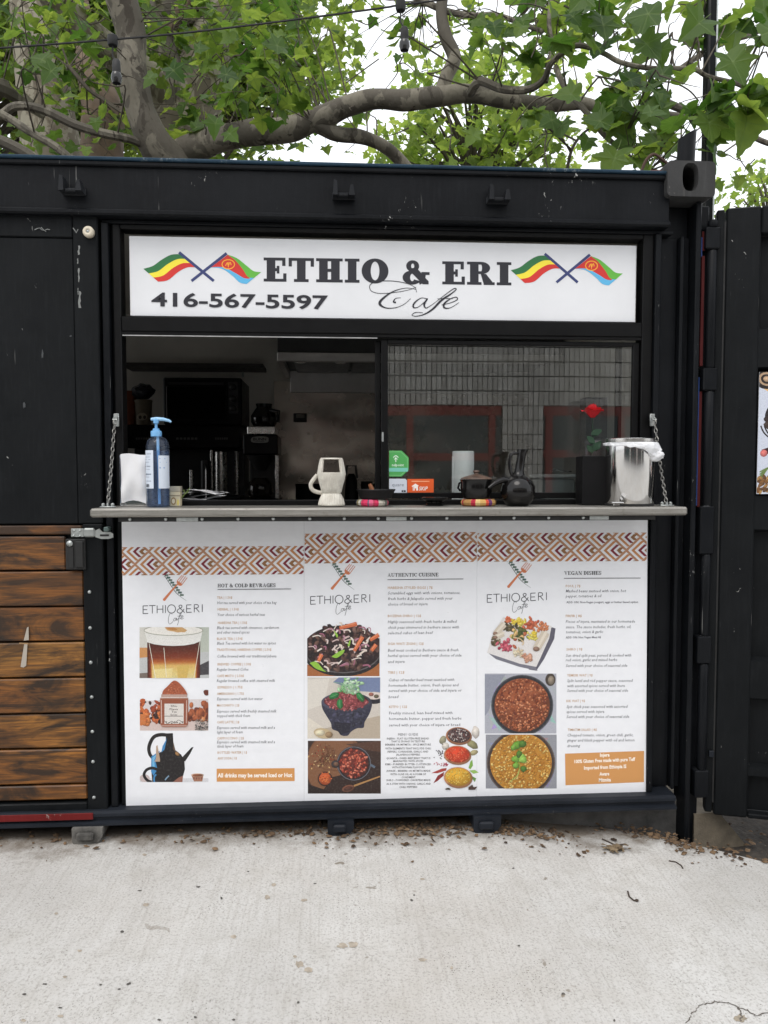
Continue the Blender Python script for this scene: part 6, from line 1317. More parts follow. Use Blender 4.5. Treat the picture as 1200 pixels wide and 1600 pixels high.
for k, (a, b) in enumerate(((cxa, cxb), (cxa - 5.2, cxb - 5.2), (cxa + 4.6, cxb + 4.6))):
    m = MB(); n = 8; w_ = (b - a) / n
    for i in range(n):
        for j in range(int((zl - gz) / bh) + 1):
            z1_ = zl - .004 - j * bh; z0_ = max(gz - .05, z1_ - bh + .012); y = YO + .02 + random.uniform(-.005, .005); q = [(a + i * w_ + .005, z0_), (a + (i + 1) * w_ - .005, z0_), (a + (i + 1) * w_ - .005, z1_), (a + i * w_ + .005, z1_)]
            m.add([(p, y, c) for p, c in q] + [(p, YO - .021, c) for p, c in q], [(3, 2, 1, 0), (0, 1, 5, 4), (1, 2, 6, 5), (2, 3, 7, 6), (3, 0, 4, 7)])
    o = m.build('pier_bricks', STACK, ob_, False); o['kind'] = 'stuff'
REDF = simple('red_shopfront_paint', (.24, .040, .030), .5); SHOPG = simple('teal_shop_glass', (.035, .055, .055), .08)
def front(x0, x1, posts, rails):
    w = box('shop_window', REDF, ob_, x0, x1, YO - .019, YO - .006, zl - .16, zl - .006, .003)
    g = box('glass', SHOPG, w, x0, x1, YO - .0195, YO - .012, gz, zl - .161, 0)
    for p in posts: box('frame_post', REDF, w, p - .055, p + .055, YO - .0119, YO + .03, gz, zl - .161, .004)
    for z in rails: box('frame_rail', REDF, w, x0, x1, YO - .0118, YO + .02, z - .06, z + .06, .004)
    box('stall_riser', simple('grey_riser', (.13, .13, .125), .6), w, x0, x1, YO - .0119, YO + .012, gz, gz + .5, .003)
pa, _ = MR(641, 700); pb, _ = MR(769, 700); pc, _ = MR(857, 700); _, r1 = MR(700, 714)
front(cxb - 5.2, cxa - .01, (pa, pb, pa - 2.1), (r1,)); front(cxb + .01, cxa + 4.6, (pc, pc + 1.2, pc + 2.6), (r1 + .05,)); front(-9, cxa - 5.21, (-7.5,), (r1,)); front(cxb + 4.61, 11, (9,), (r1,))

# ================================================================== sycamore behind the container
def bark_mat():
    t = NT('mottled_bark'); v = t.pos((1, 1, .55)); n1 = t.noise(v, 5.0, 5, .6, .8); n2 = t.noise(v, 11, 4, .6, .5); n3 = t.noise(t.pos((1, 1, .5)), 40, 4, .6)
    c = t.mix(t.ramp(n1, [(.50, 0), (.535, 1)]), (.090, .079, .061), (.180, .162, .125)); c = t.mix(t.ramp(n2, [(.60, 0), (.63, 1)]), c, (.05, .041, .03)); c = t.mix(t.ramp(n3, [(.45, 0), (.75, .35)]), c, (.06, .05, .035))
    t.set(Base_Color=c, Roughness=.85); t.bump(t.mul(n1, n3, 'ADD'), .4, .015); return t.m
BARK = bark_mat()

def pale_bark():
    t = NT('pale_trunk_bark'); v = t.pos((1, 1, .6)); n1 = t.noise(v, 6.0, 6, .6, .6); n2 = t.noise(v, 3.1, 4, .6, .9)
    c = t.mix(t.ramp(n1, [(.49, 0), (.52, 1)]), (.24, .22, .165), (.145, .125, .088)); c = t.mix(t.ramp(n2, [(.55, 0), (.59, .9)]), c, (.10, .082, .058)); t.set(Base_Color=c, Roughness=.85); t.bump(n1, .4, .02); return t.m
BARK2 = pale_bark(); BARK3 = simple('brown_trunk_bark', (.115, .082, .055), .9, 0, .4, 6, .5, 30); TWIG = simple('twig_bark', (.075, .062, .045), .85, 0, .3, 20)
tree = thing('sycamore_tree', 'large sycamore with mottled grey limbs spreading over the black container', 'tree', (-.8, 4.6, ground_z(0, .3)))
PATHS = []
def limb(name, pts, mat=BARK, seg=14):
    q = crom([(*F(a, b, y), w_ / FPX * (y - CAM.y) / 2) for a, b, y, w_ in pts], 7); m = MB()
    m.tube([p[:3] for p in q], [max(.003, p[3]) for p in q], seg)
    m.v = [tuple(Vector(v) * 1.0 + Vector(v).normalized() * 0 + Vector((mnoise.noise(Vector(v) * 6), mnoise.noise(Vector(v) * 6 + Vector((9, 0, 0))), mnoise.noise(Vector(v) * 6 + Vector((0, 9, 0))))) * (.012 if pts[0][3] > 25 else .005)) for v in m.v]
    PATHS.extend(Vector(p[:3]) for p in q); return m.build(name, mat, tree, False)
# trunks: down to the ground behind the container
limb('trunk', [(110, 1100, 5.4, 150), (100, 700, 5.4, 115), (85, 300, 5.3, 90), (70, 150, 5.3, 78), (55, 40, 5.3, 66), (40, -80, 5.4, 60)], BARK2)
limb('trunk', [(190, 1000, 5.0, 120), (172, 600, 5.0, 80), (160, 260, 4.9, 64), (160, 170, 4.9, 60), (140, 110, 5.0, 40), (132, 40, 5.2, 26), (120, -40, 5.3, 20)], BARK3)
limb('trunk', [(250, 1000, 4.4, 190), (270, 600, 4.4, 150), (285, 300, 4.4, 120), (296, 190, 4.4, 100), (318, 110, 4.4, 74), (340, 45, 4.4, 66), (352, -10, 4.4, 60), (365, -120, 4.5, 50)], BARK2)
limb('branch', [(300, 220, 4.3, 60), (278, 160, 4.25, 48), (262, 100, 4.25, 40), (250, 50, 4.25, 38), (254, 0, 4.25, 40), (262, -80, 4.3, 34)], BARK)
limb('branch', [(262, 52, 4.2, 18), (280, 22, 4.2, 16), (300, -10, 4.2, 14)], BARK3)
limb('branch', [(300, 190, 4.4, 60), (230, 120, 4.2, 50), (160, 70, 4.0, 46), (118, 30, 3.9, 44), (82, -10, 3.8, 42), (40, -80, 3.8, 40)], BARK2)
limb('branch', [(285, 330, 3.0, 70), (268, 262, 2.9, 62), (243, 225, 2.8, 52), (218, 170, 2.75, 43), (207, 110, 2.7, 42), (206, 60, 2.7, 43), (192, 5, 2.65, 45), (172, -70, 2.6, 44), (150, -160, 2.6, 40)])
limb('branch', [(250, 330, 3.0, 60), (275, 250, 2.95, 46), (325, 224, 2.9, 40), (385, 208, 2.8, 38), (450, 203, 2.75, 37), (500, 184, 2.7, 34), (545, 165, 2.65, 31), (590, 154, 2.6, 30), (640, 156, 2.55, 31), (685, 150, 2.5, 30), (735, 146, 2.45, 28), (790, 156, 2.4, 24), (850, 164, 2.4, 22), (905, 163, 2.4, 19), (950, 168, 2.4, 15), (1010, 178, 2.4, 12), (1090, 182, 2.4, 9)])
limb('branch', [(488, 192, 2.7, 26), (525, 208, 2.75, 22), (560, 214, 2.8, 20), (592, 224, 2.85, 21), (620, 246, 2.9, 20), (650, 280, 2.9, 18)])
limb('branch', [(688, 150, 2.5, 24), (697, 120, 2.5, 21), (710, 92, 2.5, 22), (698, 60, 2.5, 20), (690, 25, 2.5, 18), (692, -10, 2.5, 17), (700, -80, 2.5, 14)])
limb('branch', [(735, 145, 2.3, 14), (750, 127, 2.1, 13), (785, 139, 2.0, 12), (825, 140, 1.9, 11), (850, 124, 1.8, 10), (862, 98, 1.7, 9), (900, 72, 1.6, 9), (940, 82, 1.55, 8), (972, 98, 1.5, 8), (1015, 107, 1.45, 8), (1080, 107, 1.4, 8), (1105, 119, 1.4, 7), (1150, 130, 1.35, 7), (1175, 147, 1.3, 6), (1192, 178, 1.3, 5)], BARK, 8)
limb('branch', [(852, 128, 1.8, 9), (858, 100, 1.8, 8), (862, 70, 1.8, 8), (858, 32, 1.8, 7), (863, -20, 1.8, 7)], BARK, 8)
limb('branch', [(660, 2, 2.6, 10), (700, 18, 2.5, 10), (740, 24, 2.4, 9), (775, 24, 2.3, 9), (810, 34, 2.2, 8), (848, 50, 2.1, 7)], BARK, 8)
limb('branch', [(868, 105, 1.7, 9), (885, 140, 1.6, 9), (918, 178, 1.5, 9), (945, 212, 1.45, 8), (978, 240, 1.4, 7), (1012, 268, 1.35, 6)], BARK, 8)
limb('branch', [(886, 268, 1.6, 5), (893, 234, 1.6, 5), (908, 212, 1.6, 4), (924, 198, 1.5, 4)], TWIG, 6)
limb('branch', [(-40, 190, 2.6, 14), (0, 181, 2.6, 13), (26, 166, 2.6, 13), (72, 173, 2.6, 14), (120, 196, 2.6, 14), (165, 209, 2.6, 14), (205, 218, 2.7, 13), (235, 232, 2.8, 12)], BARK, 8)
limb('branch', [(-30, 165, 2.5, 13), (5, 180, 2.5, 12), (42, 203, 2.5, 12), (86, 229, 2.5, 12), (118, 255, 2.5, 11)], BARK, 8)
limb('branch', [(-50, 205, 2.4, 18), (0, 220, 2.4, 18), (40, 240, 2.4, 17), (70, 262, 2.4, 16)], BARK, 8)
limb('branch', [(108, 105, 3.0, 6), (140, 140, 3.0, 6), (168, 160, 3.0, 6), (192, 177, 2.9, 5)], TWIG, 6)
limb('branch', [(-60, 120, 3.4, 32), (-10, 132, 3.4, 28), (30, 152, 3.5, 22), (70, 180, 3.6, 14)], BARK, 8)
limb('branch', [(1240, 20, 2.6, 13), (1172, 52, 2.6, 12), (1130, 66, 2.6, 11), (1085, 92, 2.5, 8), (1040, 120, 2.5, 5)], BARK, 8)
limb('branch', [(1040, 160, 2.2, 12), (1070, 172, 2.2, 12), (1110, 176, 2.2, 10), (1180, 216, 2.1, 9), (1240, 236, 2.0, 9)], BARK, 8)

# ------------------------------------------------------------------ leaves
def leaf_outline(teeth, rnd):
    base = [(0, 0), (.16, -.09), (.40, -.08), (.57, .05), (.46, .19), (.44, .28), (.58, .37), (.77, .57), (.58, .58), (.44, .59), (.39, .68), (.32, .86), (.15, 1.02), (0, 1.2)]
    half = []
    for i, (x, y) in enumerate(base):
        half.append((x * rnd.uniform(.93, 1.07), y, 1.0 if i in (3, 7) else 0.0))
        if teeth and 2 <= i < len(base) - 1:
            x2, y2 = base[i + 1]; mx, my = (x + x2) / 2, (y + y2) / 2; dx, dy = x2 - x, y2 - y; half.append((mx + dy * .13, my - dx * .13, 0.0))
    return half
def leaf_geo(teeth, seed):
    rnd = random.Random(seed); h = leaf_outline(teeth, rnd); hl = leaf_outline(teeth, rnd); fold, droop, curl = rnd.uniform(.05, .55), rnd.uniform(.0, .7), rnd.uniform(-.3, .35)
    def z(x, y): return abs(x) * fold - droop * y * y * .5 - curl * x * x + .05 * math.sin(5 * y + 3 * abs(x))
    spine = [(0, .0), (0, .3), (0, .6), (0, 1.2)]
    rt = h[1:-1]; lf = hl[1:-1]; right = [p[:2] for p in rt]; left = [(-p[0], p[1]) for p in lf]; vein = [1, 1, 1] + [p[2] for p in rt + lf] + [1] * 4
    pts = [(0, .0), (0, .38), (0, 1.2)] + right + left; n = len(right); vs = [(x, y, z(x, y)) for x, y in pts]; fs = []
    R_ = [0] + list(range(3, 3 + n)) + [2]; L_ = [0] + list(range(3 + n, 3 + n + len(left))) + [2]
    for a, b in zip(R_, R_[1:]): fs.append((1, a, b))
    for a, b in zip(L_, L_[1:]): fs.append((1, b, a))
    # petiole
    k = len(vs); vs += [(-.012, 0, 0), (.012, 0, 0), (.01, -.42, .06), (-.01, -.42, .06)]; fs.append((k, k + 1, k + 2, k + 3)); return vs, fs, vein
def leaf_mat(name, island, d0, d1, t0, t1, tr=.42):
    t = NT(name)
    if island: f = t.n('ShaderNodeNewGeometry').outputs['Random Per Island']
    else: f = t.n('ShaderNodeObjectInfo').outputs['Random']
    v = t.pos(); n_ = t.noise(v, 22, 3)
    c = t.mix(f, d0, d1); c = t.mix(t.ramp(n_, [(.4, 0), (.75, .3)]), c, tuple(q * 1.5 for q in d1)); va = t.n('ShaderNodeAttribute', attribute_name='Vein'); vm = t.ramp(va.outputs['Fac'], [(.80, 0), (.97, .65)]); c = t.mix(vm, c, (.22, .30, .10)); t.set(Base_Color=c, Roughness=.5, Specular_IOR_Level=.3)
    tl = t.n('ShaderNodeBsdfTranslucent'); t.l(t.mix(vm, t.mix(t.ramp(n_, [(.35, 0), (.8, .5)]), t.mix(f, t0, t1), tuple(q * .6 for q in t0)), tuple(q * .75 for q in t0)), tl.inputs['Color']); mx = t.n('ShaderNodeMixShader'); mx.inputs[0].default_value = tr
    t.l(t.b.outputs[0], mx.inputs[1]); t.l(tl.outputs[0], mx.inputs[2]); t.l(mx.outputs[0], t.out.inputs[0]); return t.m
LEAF = leaf_mat('sycamore_leaf', False, (.022, .055, .013), (.070, .130, .026), (.09, .21, .025), (.36, .48, .07), .48)
LEAFS = leaf_mat('sycamore_foliage', True, (.026, .064, .015), (.085, .155, .030), (.11, .25, .03), (.50, .62, .09), .5)
LEAFF = leaf_mat('far_foliage', True, (.08, .145, .03), (.15, .23, .055), (.30, .46, .06), (.62, .74, .15), .58)
GEO_N = [leaf_geo(True, k) for k in range(7)]; GEO_F = [leaf_geo(False, 20 + k) for k in range(5)]
def place(c, size, rnd, up=.5):
    # normal mostly upward, tip hanging outward and down
    n = Vector((rnd.gauss(0, .6), rnd.gauss(-.25, .6), rnd.uniform(.0, 1.0) + up)).normalized()
    t = Vector((rnd.gauss(0, 1), rnd.gauss(0, 1), rnd.gauss(-.5, .5))); t = (t - n * t.dot(n)); t = t.normalized() if t.length > 1e-4 else n.orthogonal().normalized()
    x = t.cross(n); return Matrix(((x.x * size, t.x * size, n.x * size, c.x), (x.y * size, t.y * size, n.y * size, c.y), (x.z * size, t.z * size, n.z * size, c.z), (0, 0, 0, 1)))
rnd = random.Random(42)
NEAR = []; twigs = MB()
def nearest(c):
    return min(PATHS, key=lambda p: (p - c).length_squared)
def cluster(px, py, y, n, r_, size, own=True):
    if own and y < 2.75 and (165 < px < 265 or 668 < px < 732 or (700 < px < 900 and 125 < py < 190) or (px < 700 and abs(py - (250 - max(0, px - 270) * .27)) < 38)): return     # the near stem and limb stand clear
    c = F(px, py, y)
    if own:
        b = nearest(c)
        if (b - c).length < 1.1:
            mid = (b + c) / 2 + Vector((rnd.gauss(0, .03), rnd.gauss(0, .03), rnd.gauss(.02, .03))); q = crom([tuple(b), tuple(mid), tuple(c)], 4); twigs.tube(q, [.006 - .004 * i / (len(q) - 1) for i in range(len(q))], 4, False)
    for k in range(n):
        o = Vector((rnd.gauss(0, 1), rnd.gauss(0, 1), rnd.gauss(0, .8))) * r_ * .55; p = c + o; NEAR.append((place(p, size * rnd.uniform(.55, 1.15), rnd), p))
        if own and k % 2 == 0: twigs.tube([tuple(c), tuple((c + p) / 2 + Vector((0, 0, .01))), tuple(p)], [.003, .0025, .0015], 3, False)
# (x0, y0, x1, y1, depth range, clusters, leaves each, radius, leaf size) : regions of the photograph at their depths
REG = [(-60, -60, 420, 250, 2.95, 4.2, 62, 6, .22, .115), (-60, -60, 420, 240, 1.7, 2.6, 8, 5, .16, .11), (-40, -40, 250, 130, 3.0, 4.2, 20, 6, .22, .11), (250, -40, 560, 200, 2.9, 4.4, 34, 6, .22, .11), (330, 80, 470, 225, 2.0, 2.7, 11, 5, .13, .115),
       (420, -40, 640, 60, 2.7, 3.9, 13, 6, .18, .10), (430, 60, 560, 140, 2.9, 3.9, 8, 6, .18, .10), (560, 20, 700, 130, 2.6, 3.6, 4, 4, .12, .09), (640, -30, 900, 70, 1.7, 3.0, 18, 6, .15, .11), (700, 60, 900, 130, 1.6, 2.6, 6, 4, .12, .11), (760, 160, 900, 230, 1.4, 2.2, 4, 4, .10, .11),
       (860, -30, 1000, 120, .9, 2.0, 10, 5, .13, .13), (900, 120, 1040, 250, .9, 1.7, 14, 5, .12, .12), (980, -20, 1240, 60, .7, 1.7, 6, 4, .12, .145), (1030, 120, 1230, 215, .7, 1.6, 7, 5, .11, .15)]
for x0, y0, x1, y1, d0, d1, n, k, r_, s_ in REG:
    for _ in range(n): cluster(rnd.uniform(x0, x1), rnd.uniform(y0, y1), rnd.uniform(d0, d1), rnd.randint(k - 2, k + 2), r_, s_)
# crown beyond the frame, so the tree goes on above and to the sides
for _ in range(60): cluster(rnd.uniform(-900, 1900), rnd.uniform(-700, -90), rnd.uniform(1.4, 5.0), 8, .3, .13, False)
# single large leaves picked out against the sky: place, size in the photograph, turn
def single(px, py, y, w_, ang, tilt=.3):
    s_ = w_ / FPX * (y - CAM.y) / 1.42; c = F(px, py, y); t = (rgt * math.cos(ang) + upv * math.sin(ang)); n = (-fwd + upv * tilt + rgt * rnd.uniform(-.35, .35)).normalized(); t = (t - n * t.dot(n)).normalized(); x = t.cross(n)
    NEAR.append((Matrix(((x.x * s_, t.x * s_, n.x * s_, c.x), (x.y * s_, t.y * s_, n.y * s_, c.y), (x.z * s_, t.z * s_, n.z * s_, c.z), (0, 0, 0, 1))), c))
for a in ((1030, 22, .9, 62, 3.0), (1100, 30, .85, 62, -2.4), (1000, 60, 1.0, 60, -1.0), (1030, 70, 1.0, 40, -1.4), (1135, 85, .8, 72, -1.2), (1165, 175, .75, 78, -1.7), (1105, 180, .85, 62, -1.6), (1180, 12, .8, 55, -.3), (1190, 55, .7, 60, .2), (1010, 165, 1.0, 66, -1.0), (1040, 185, 1.0, 50, -1.7), (965, 235, 1.1, 62, -1.9), (950, 195, 1.1, 50, 2.8), (990, 245, 1.05, 40, -.8), (905, 150, 1.1, 48, 3.0), (940, 30, 1.2, 50, -1.5), (975, 130, 1.1, 44, .6), (1155, 275, .95, 26, -1.8), (1165, 262, .95, 20, -.6), (1125, 245, 1.2, 22, 1.2), (1118, 285, 1.5, 22, -1.0), (920, 215, 1.2, 34, -2.0), (1190, 130, .8, 50, -2.2), (880, 60, 1.4, 40, -1.2), (870, 225, 1.5, 20, -1.5), (815, 190, 1.6, 34, .2), (870, 185, 1.4, 40, -2.6), (840, 170, 1.6, 30, -1.4), (770, 35, 1.8, 34, -1.4), (665, 75, 2.3, 17, -1.6), (623, 86, 2.3, 16, -1.9), (745, 205, 1.9, 34, -2.2), (855, 245, 1.6, 17, -1.5), (75, 98, 2.0, 44, 2.6), (88, 105, 1.9, 40, -2.2), (340, 185, 1.7, 36, -1.8), (355, 205, 1.7, 30, -.8), (265, 105, 2.0, 36, -.8), (240, 115, 2.0, 32, -2.2), (410, 105, 2.2, 30, -2.0), (150, 185, 2.0, 24, -1.5), (135, 230, 2.1, 20, -1.6), (420, 105, 2.3, 28, .4), (345, 115, 2.2, 34, -.3), (305, 78, 2.4, 26, .1)):
    single(*a)
for pts in (((1150, 240), (1160, 255), (1168, 266)), ((1168, 266), (1172, 256), (1180, 248)), ((1160, 232), (1152, 250))):
    twigs.tube([tuple(F(*q, .95)) for q in pts], .003, 4, False)
for pts in (((700, 175, 2.4), (705, 205, 2.4), (702, 235, 2.4)), ((830, 90, 1.9), (840, 60, 1.9), (835, 20, 1.9), (842, -20, 1.9)), ((935, 10, 1.6), (955, 30, 1.6), (960, 60, 1.55)), ((1095, 95, 1.3), (1090, 60, 1.3), (1085, 35, 1.3), (1100, 20, 1.3)), ((1130, 40, 1.4), (1150, 25, 1.4), (1160, 5, 1.4)), ((1065, 108, 1.4), (1085, 85, 1.4), (1092, 68, 1.4), (1080, 50, 1.4)), ((930, 118, 1.5), (990, 130, 1.45), (1045, 128, 1.4), (1075, 140, 1.4), (1092, 158, 1.4)), ((410, 118, 2.6), (425, 130, 2.6), (434, 146, 2.6)), ((330, 40, 2.6), (350, 30, 2.6), (362, 10, 2.6)), ((540, 130, 2.8), (570, 108, 2.8), (592, 92, 2.8)), ((865, 150, 1.8), (820, 185, 1.8), (808, 232, 1.8))):
    twigs.tube(crom([tuple(F(*q)) for q in pts], 5), .0045, 5, False)
for (x0, y0, x1, y1, d0, d1, n) in ((850, 0, 1200, 250, 1.0, 2.0, 26), (600, 0, 900, 130, 1.8, 2.8, 16), (0, 20, 420, 240, 2.0, 3.4, 22), (420, 20, 640, 240, 2.4, 3.4, 12)):
    for _ in range(n):
        p = F(rnd.uniform(x0, x1), rnd.uniform(y0, y1), rnd.uniform(d0, d1)); d = Vector((rnd.gauss(0, 1), rnd.gauss(0, .5), rnd.gauss(-.1, .7))).normalized(); q = [nearest(p)] if (nearest(p) - p).length < .6 else []
        for k in range(rnd.randint(4, 8)): q.append(p.copy()); p = p + d * rnd.uniform(.04, .08); d = (d + Vector((rnd.gauss(0, .45), rnd.gauss(0, .3), rnd.gauss(0, .45)))).normalized()
        c_ = crom([tuple(v) for v in q], 3); twigs.tube(c_, [.0062 - .0048 * i / (len(c_) - 1) for i in range(len(c_))], 5, False)
o = twigs.build('twigs', TWIG, tree, False); o['kind'] = 'stuff'
def appear(e):
    M, p = e; d = p - CAM; z = d.dot(fwd); x = d.dot(rgt) / z * FPX + 600; y = 800 - d.dot(upv) / z * FPX; s_ = Vector((M[0][1], M[1][1], M[2][1])).length / z * FPX
    return s_ if -10 < x < 1210 and -10 < y < 270 else s_ * .01
NEAR.sort(key=appear, reverse=True)
LME = []
for k, (vs, fs, vein) in enumerate(GEO_N):
    me = bpy.data.meshes.new('leaf'); me.from_pydata(vs, [], fs); me.attributes.new('Vein', 'FLOAT', 'POINT').data.foreach_set('value', vein); me.materials.append(LEAF); LME.append(me)
for k, (M, p) in enumerate(NEAR[:298]):
    o = bpy.data.objects.new('leaf', LME[k % len(LME)]); COL.objects.link(o); o.parent = tree; o.matrix_parent_inverse = Matrix.Translation(-Vector(tree.location)); o.matrix_basis = M
def foliage(name, items, geos, mat, parent):
    vs = []; fs = []; vn = []
    for k, M in enumerate(items):
        g = geos[k % len(geos)]; b = len(vs); vn += g[2]; vs += [tuple(M @ Vector(v)) for v in g[0]]; fs += [tuple(i + b for i in f) for f in g[1]]
    me = bpy.data.meshes.new(name); me.from_pydata(vs, [], fs); me.attributes.new('Vein', 'FLOAT', 'POINT').data.foreach_set('value', vn); o = link(name, me, mat, parent); o['kind'] = 'stuff'; return o
foliage('foliage', [e[0] for e in NEAR[298:]], GEO_F, LEAFS, tree)
# ------------------------------------------------------------------ trees farther off
def far_tree(label, x, y, zc, cr, n, size, seed, flat=.8, gap=34):
    rnd = random.Random(seed); h = zc + cr * flat; g0 = ground_z(0, .3) - .1; r_ = thing('street_tree', label, 'tree', (x, y, g0), 'trees farther behind the container')
    m = MB(); q = crom([(x, y, g0 - .1), (x + .15, y, h * .3), (x - .15, y + .1, h * .6), (x, y, h * .92)], 5); m.tube(q, [.28 - .24 * i / (len(q) - 1) for i in range(len(q))], 10); m.build('trunk', BARK2, r_)
    m = MB(); cl = []
    for k in range(max(24, n // gap)):
        a = rnd.uniform(0, 6.283); e = rnd.uniform(-1, 1); q = rnd.uniform(.3, 1) ** .5; s_ = math.sqrt(max(.05, 1 - e * e)); c = Vector((x + cr * q * math.cos(a) * s_, y + cr * q * math.sin(a) * s_, zc + e * cr * flat * q)); cl.append(c)
        t = Vector((x, y, max(h * .3, min(h * .85, c.z - rnd.uniform(.5, 1.6))))); m.tube([tuple(t), tuple((t + c) / 2 + Vector((0, 0, .2))), tuple(c)], [.05, .03, .008], 5, False)
    m.build('limbs', TWIG, r_, False)['kind'] = 'stuff'
    its = [place(rnd.choice(cl) + Vector((rnd.gauss(0, 1), rnd.gauss(0, 1), rnd.gauss(0, .7))) * .38, size * rnd.uniform(.6, 1.2), rnd, .3) for k in range(n)]
    foliage('crown', its, GEO_F, LEAFF, r_)
far_tree('bright green tree far behind, left of the string light', FX(110, 9, 100), 9, 8.6, 2.9, 5600, .15, 1)
far_tree('bright green tree far behind, under the middle of the big limb', FX(300, 10, 100), 10, 8.4, 2.4, 4200, .15, 2)
far_tree('pale loose tree far behind, low between the middle and the corner casting', FX(735, 11, 200), 11, 7.2, 1.75, 2000, .15, 3, .75, 26)
far_tree('small green tree far off by the open door top', FX(1205, 12, 300), 12, 6.9, .75, 420, .13, 4)
far_tree('dense green tree at the far left edge', FX(-60, 8, 100), 8, 7.6, 2.3, 3600, .15, 5)

# ================================================================== litter, pebbles and marks on the pavement
def GP(px, py):
    y0_, y1_ = -2.6, .4
    for _ in range(40):
        ym = (y0_ + y1_) / 2; p = F(px, py, ym)
        if p.z > ground_z(p.x, p.y): y0_ = ym
        else: y1_ = ym
    return Vector((p.x, p.y, ground_z(p.x, p.y)))
rnd = random.Random(9)
def bits(name, items, mat, parent=None):
    m = MB()
    for c, s_, el in items:
        n = rnd.randint(4, 6); a0 = rnd.uniform(0, 6.28); tx, ty = rnd.uniform(-.5, .5), rnd.uniform(-.5, .5); vs = []
        for k in range(n):
            a = a0 + 2 * math.pi * k / n; q = s_ * rnd.uniform(.6, 1.1); u, v = q * math.cos(a), q * math.sin(a) * el; vs.append((c.x + u * math.cos(a0) - v * math.sin(a0), c.y + u * math.sin(a0) + v * math.cos(a0), c.z + .001 + s_ * .3 + u * tx * .6 + v * ty * .6))
        m.add(vs + [(c.x, c.y, c.z + .001 + s_ * .65)], [(k, (k + 1) % n, n) for k in range(n)])
    return m.build(name, mat, parent, False)
def litter_mat(name, a, b):
    t = NT(name); f = t.n('ShaderNodeNewGeometry').outputs['Random Per Island']; t.set(Base_Color=t.mix(f, a, b), Roughness=.9); return t.m
LIT = litter_mat('dry_leaf_bits', (.035, .02, .011), (.19, .12, .065)); PEB = litter_mat('pebble_grit', (.07, .06, .05), (.26, .23, .19))
its = []
for _ in range(1300):
    x = rnd.choice([rnd.uniform(-1.3, 1.4), rnd.gauss(.0, .25), rnd.gauss(.30, .2), rnd.gauss(.72, .12), rnd.gauss(1.3, .12)]); y = (-.055 + rnd.gauss(.02, .035) - (abs(rnd.gauss(0, .09)) if rnd.random() < .13 else 0)) if x < .95 else edge_y(x) - abs(rnd.gauss(0, .055)) + (.05 if rnd.random() < .4 else 0)
    its.append((Vector((x, y, ground_z(x, y))), rnd.choice([.003, .004, .005, .007, .009, .012, .016]), rnd.uniform(.25, 1)))
for _ in range(260):
    x = rnd.uniform(1.35, 2.4); y = edge_y(x) + rnd.uniform(.02, .6); its.append((Vector((x, y, ground_z(x, min(y, .3)) - .075)), rnd.uniform(.006, .02), rnd.uniform(.3, 1)))
tag(bits('leaf_litter', its, LIT), 'dry brown leaf crumbs gathered along the foot of the container', 'leaf litter', kind='stuff')
its = []
for _ in range(520):
    p = GP(rnd.uniform(-50, 1250), 1310 + 290 * rnd.random() ** .8); its.append((p - Vector((0, 0, .004)), rnd.choice([.0015, .002, .003, .0045]), rnd.uniform(.5, 1)))
tag(bits('pebbles', its, PEB), 'scattered grit and tiny stones on the pale concrete', 'grit', kind='stuff')
c = GP(957, 1329); its = [(c + Vector((rnd.gauss(0, .022), rnd.gauss(0, .013), abs(rnd.gauss(0, .006)))), rnd.uniform(.008, .016), rnd.uniform(.4, 1)) for _ in range(70)]
tag(bits('leaf_clump', its, litter_mat('damp_leaf', (.12, .085, .05), (.22, .165, .10))), 'tan clump of rotten leaves on the concrete near the right foot of the container', 'leaf clump')
for lab, pts, w_ in (('thin dark twig lying on the concrete right of the leaf clump', ((1045, 1346), (1056, 1348), (1064, 1353), (1067, 1358)), .0022), ('curled dark leaf stalk with a bud lying on the pale concrete', ((981, 1394), (983, 1402), (990, 1408), (995, 1409)), .0028), ('forked grey twig touching the leaf clump', ((941, 1312), (950, 1316), (962, 1322), (977, 1320)), .003)):
    m = MB(); m.tube([tuple(GP(*q) + Vector((0, 0, .003))) for q in pts], w_, 6)
    if w_ == .0028: e = GP(*pts[-1]); m.lathe([(.0001, 0), (.006, .003), (.006, .007), (.0001, .010)], e.x, e.y, e.z, 8)
    tag(m.build('twig', simple('dark_twig', (.05, .035, .025), .8)), lab, 'twig')
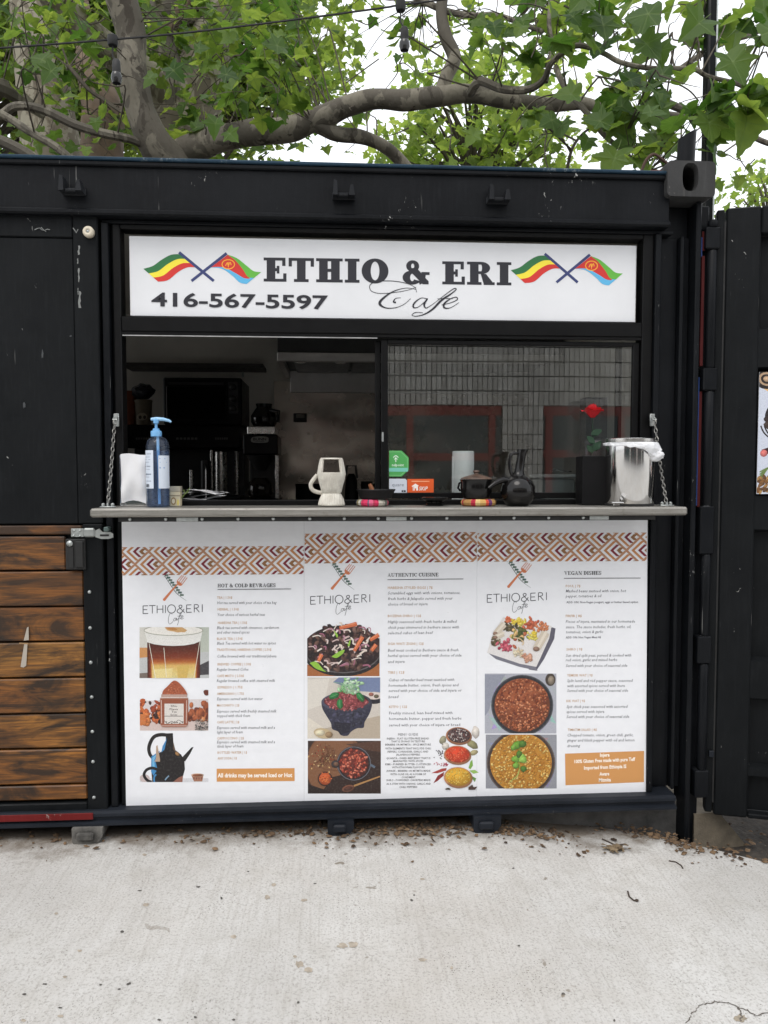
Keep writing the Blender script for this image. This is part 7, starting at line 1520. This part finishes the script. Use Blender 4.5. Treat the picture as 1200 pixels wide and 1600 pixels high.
# stains and cracks with a shape of their own, on the pavement
def blot(px, py, rx, ry):
    n = 14; c = [GP(px + rx * rnd.uniform(.6, 1.15) * math.cos(2 * math.pi * k / n), py + ry * rnd.uniform(.6, 1.15) * math.sin(2 * math.pi * k / n)) + Vector((0, 0, .0012)) for k in range(n)]
    m.add([tuple(p) for p in c], [tuple(range(n))])
m = MB()
for a in ((535, 1478, 9, 4.5), (552, 1476, 9, 5), (468, 1507, 8, 6), (482, 1516, 7, 5), (461, 1495, 4, 3), (365, 1464, 5, 3.5), (418, 1402, 5, 4), (428, 1383, 4, 3), (228, 1414, 6, 3), (125, 1486, 4, 2.5), (101, 1527, 4, 2), (88, 1428, 3, 2), (226, 1336, 4, 2), (475, 1407, 6, 2.5), (660, 1374, 4, 2), (706, 1513, 3, 3), (660, 1500, 8, 3), (37, 1595, 4, 3), (95, 1588, 5, 3), (880, 1556, 4, 3)): blot(*a)
m.build('stain', simple('brown_stain', (.36, .315, .255), .9, 0, .3, 60), pav, False)
m = MB()
for a in ((310, 1386, 4, 1.4), (191, 1456, 3, 2.5), (200, 1538, 3, 2), (203, 1537, 2, 2), (186, 1546, 2.5, 1.5), (157, 1539, 2.5, 2), (466, 1567, 2.5, 2.5), (388, 1362, 2, 1), (346, 1404, 2, 2), (492, 1381, 3, 1), (643, 1407, 2.5, 2), (647, 1399, 2, 1.5), (802, 1357, 2, 1.2), (811, 1478, 2, 1.6), (880, 1554, 4, 2.5), (365, 1594, 3, 2), (305, 1590, 3, 2), (249, 1594, 3, 2), (38, 1554, 4, 2), (70, 1538, 4, 1.5), (94, 1575, 4, 1.5), (218, 1392, 4, 1), (1012, 1474, 2, 2), (960, 1595, 2, 2)): blot(*a)
m.build('stain', simple('dark_gum_spot', (.085, .078, .07), .9), pav, False)
def crack(pts, w_):
    P = [GP(*q) + Vector((0, 0, .0016)) for q in pts]; Q = []
    for a, b in zip(P, P[1:]):
        for k in range(6): Q.append(a.lerp(b, k / 6) + Vector((rnd.gauss(0, .0025), rnd.gauss(0, .0025), 0)))
    Q.append(P[-1]); n = len(Q); vs = []
    for i, p in enumerate(Q):
        d = (Q[min(i + 1, n - 1)] - Q[max(i - 1, 0)]).normalized(); s_ = Vector((-d.y, d.x, 0)) * w_ * rnd.uniform(.4, 1.1); vs += [tuple(p + s_), tuple(p - s_)]
    m.add(vs, [(2 * i, 2 * i + 1, 2 * i + 3, 2 * i + 2) for i in range(n - 1)])
m = MB(); crack(((1072, 1600), (1080, 1586), (1092, 1572), (1112, 1566), (1136, 1567), (1152, 1573), (1170, 1580), (1180, 1588), (1205, 1580)), .002); crack(((1152, 1574), (1158, 1585), (1156, 1596)), .003)
m.build('crack', simple('crack_dirt', (.12, .105, .09), .95), pav, False)
m = MB(); blot(1157, 1592, 10, 7); m.build('stain', simple('tan_dirt', (.30, .26, .20), .95, 0, .3, 80), pav, False)
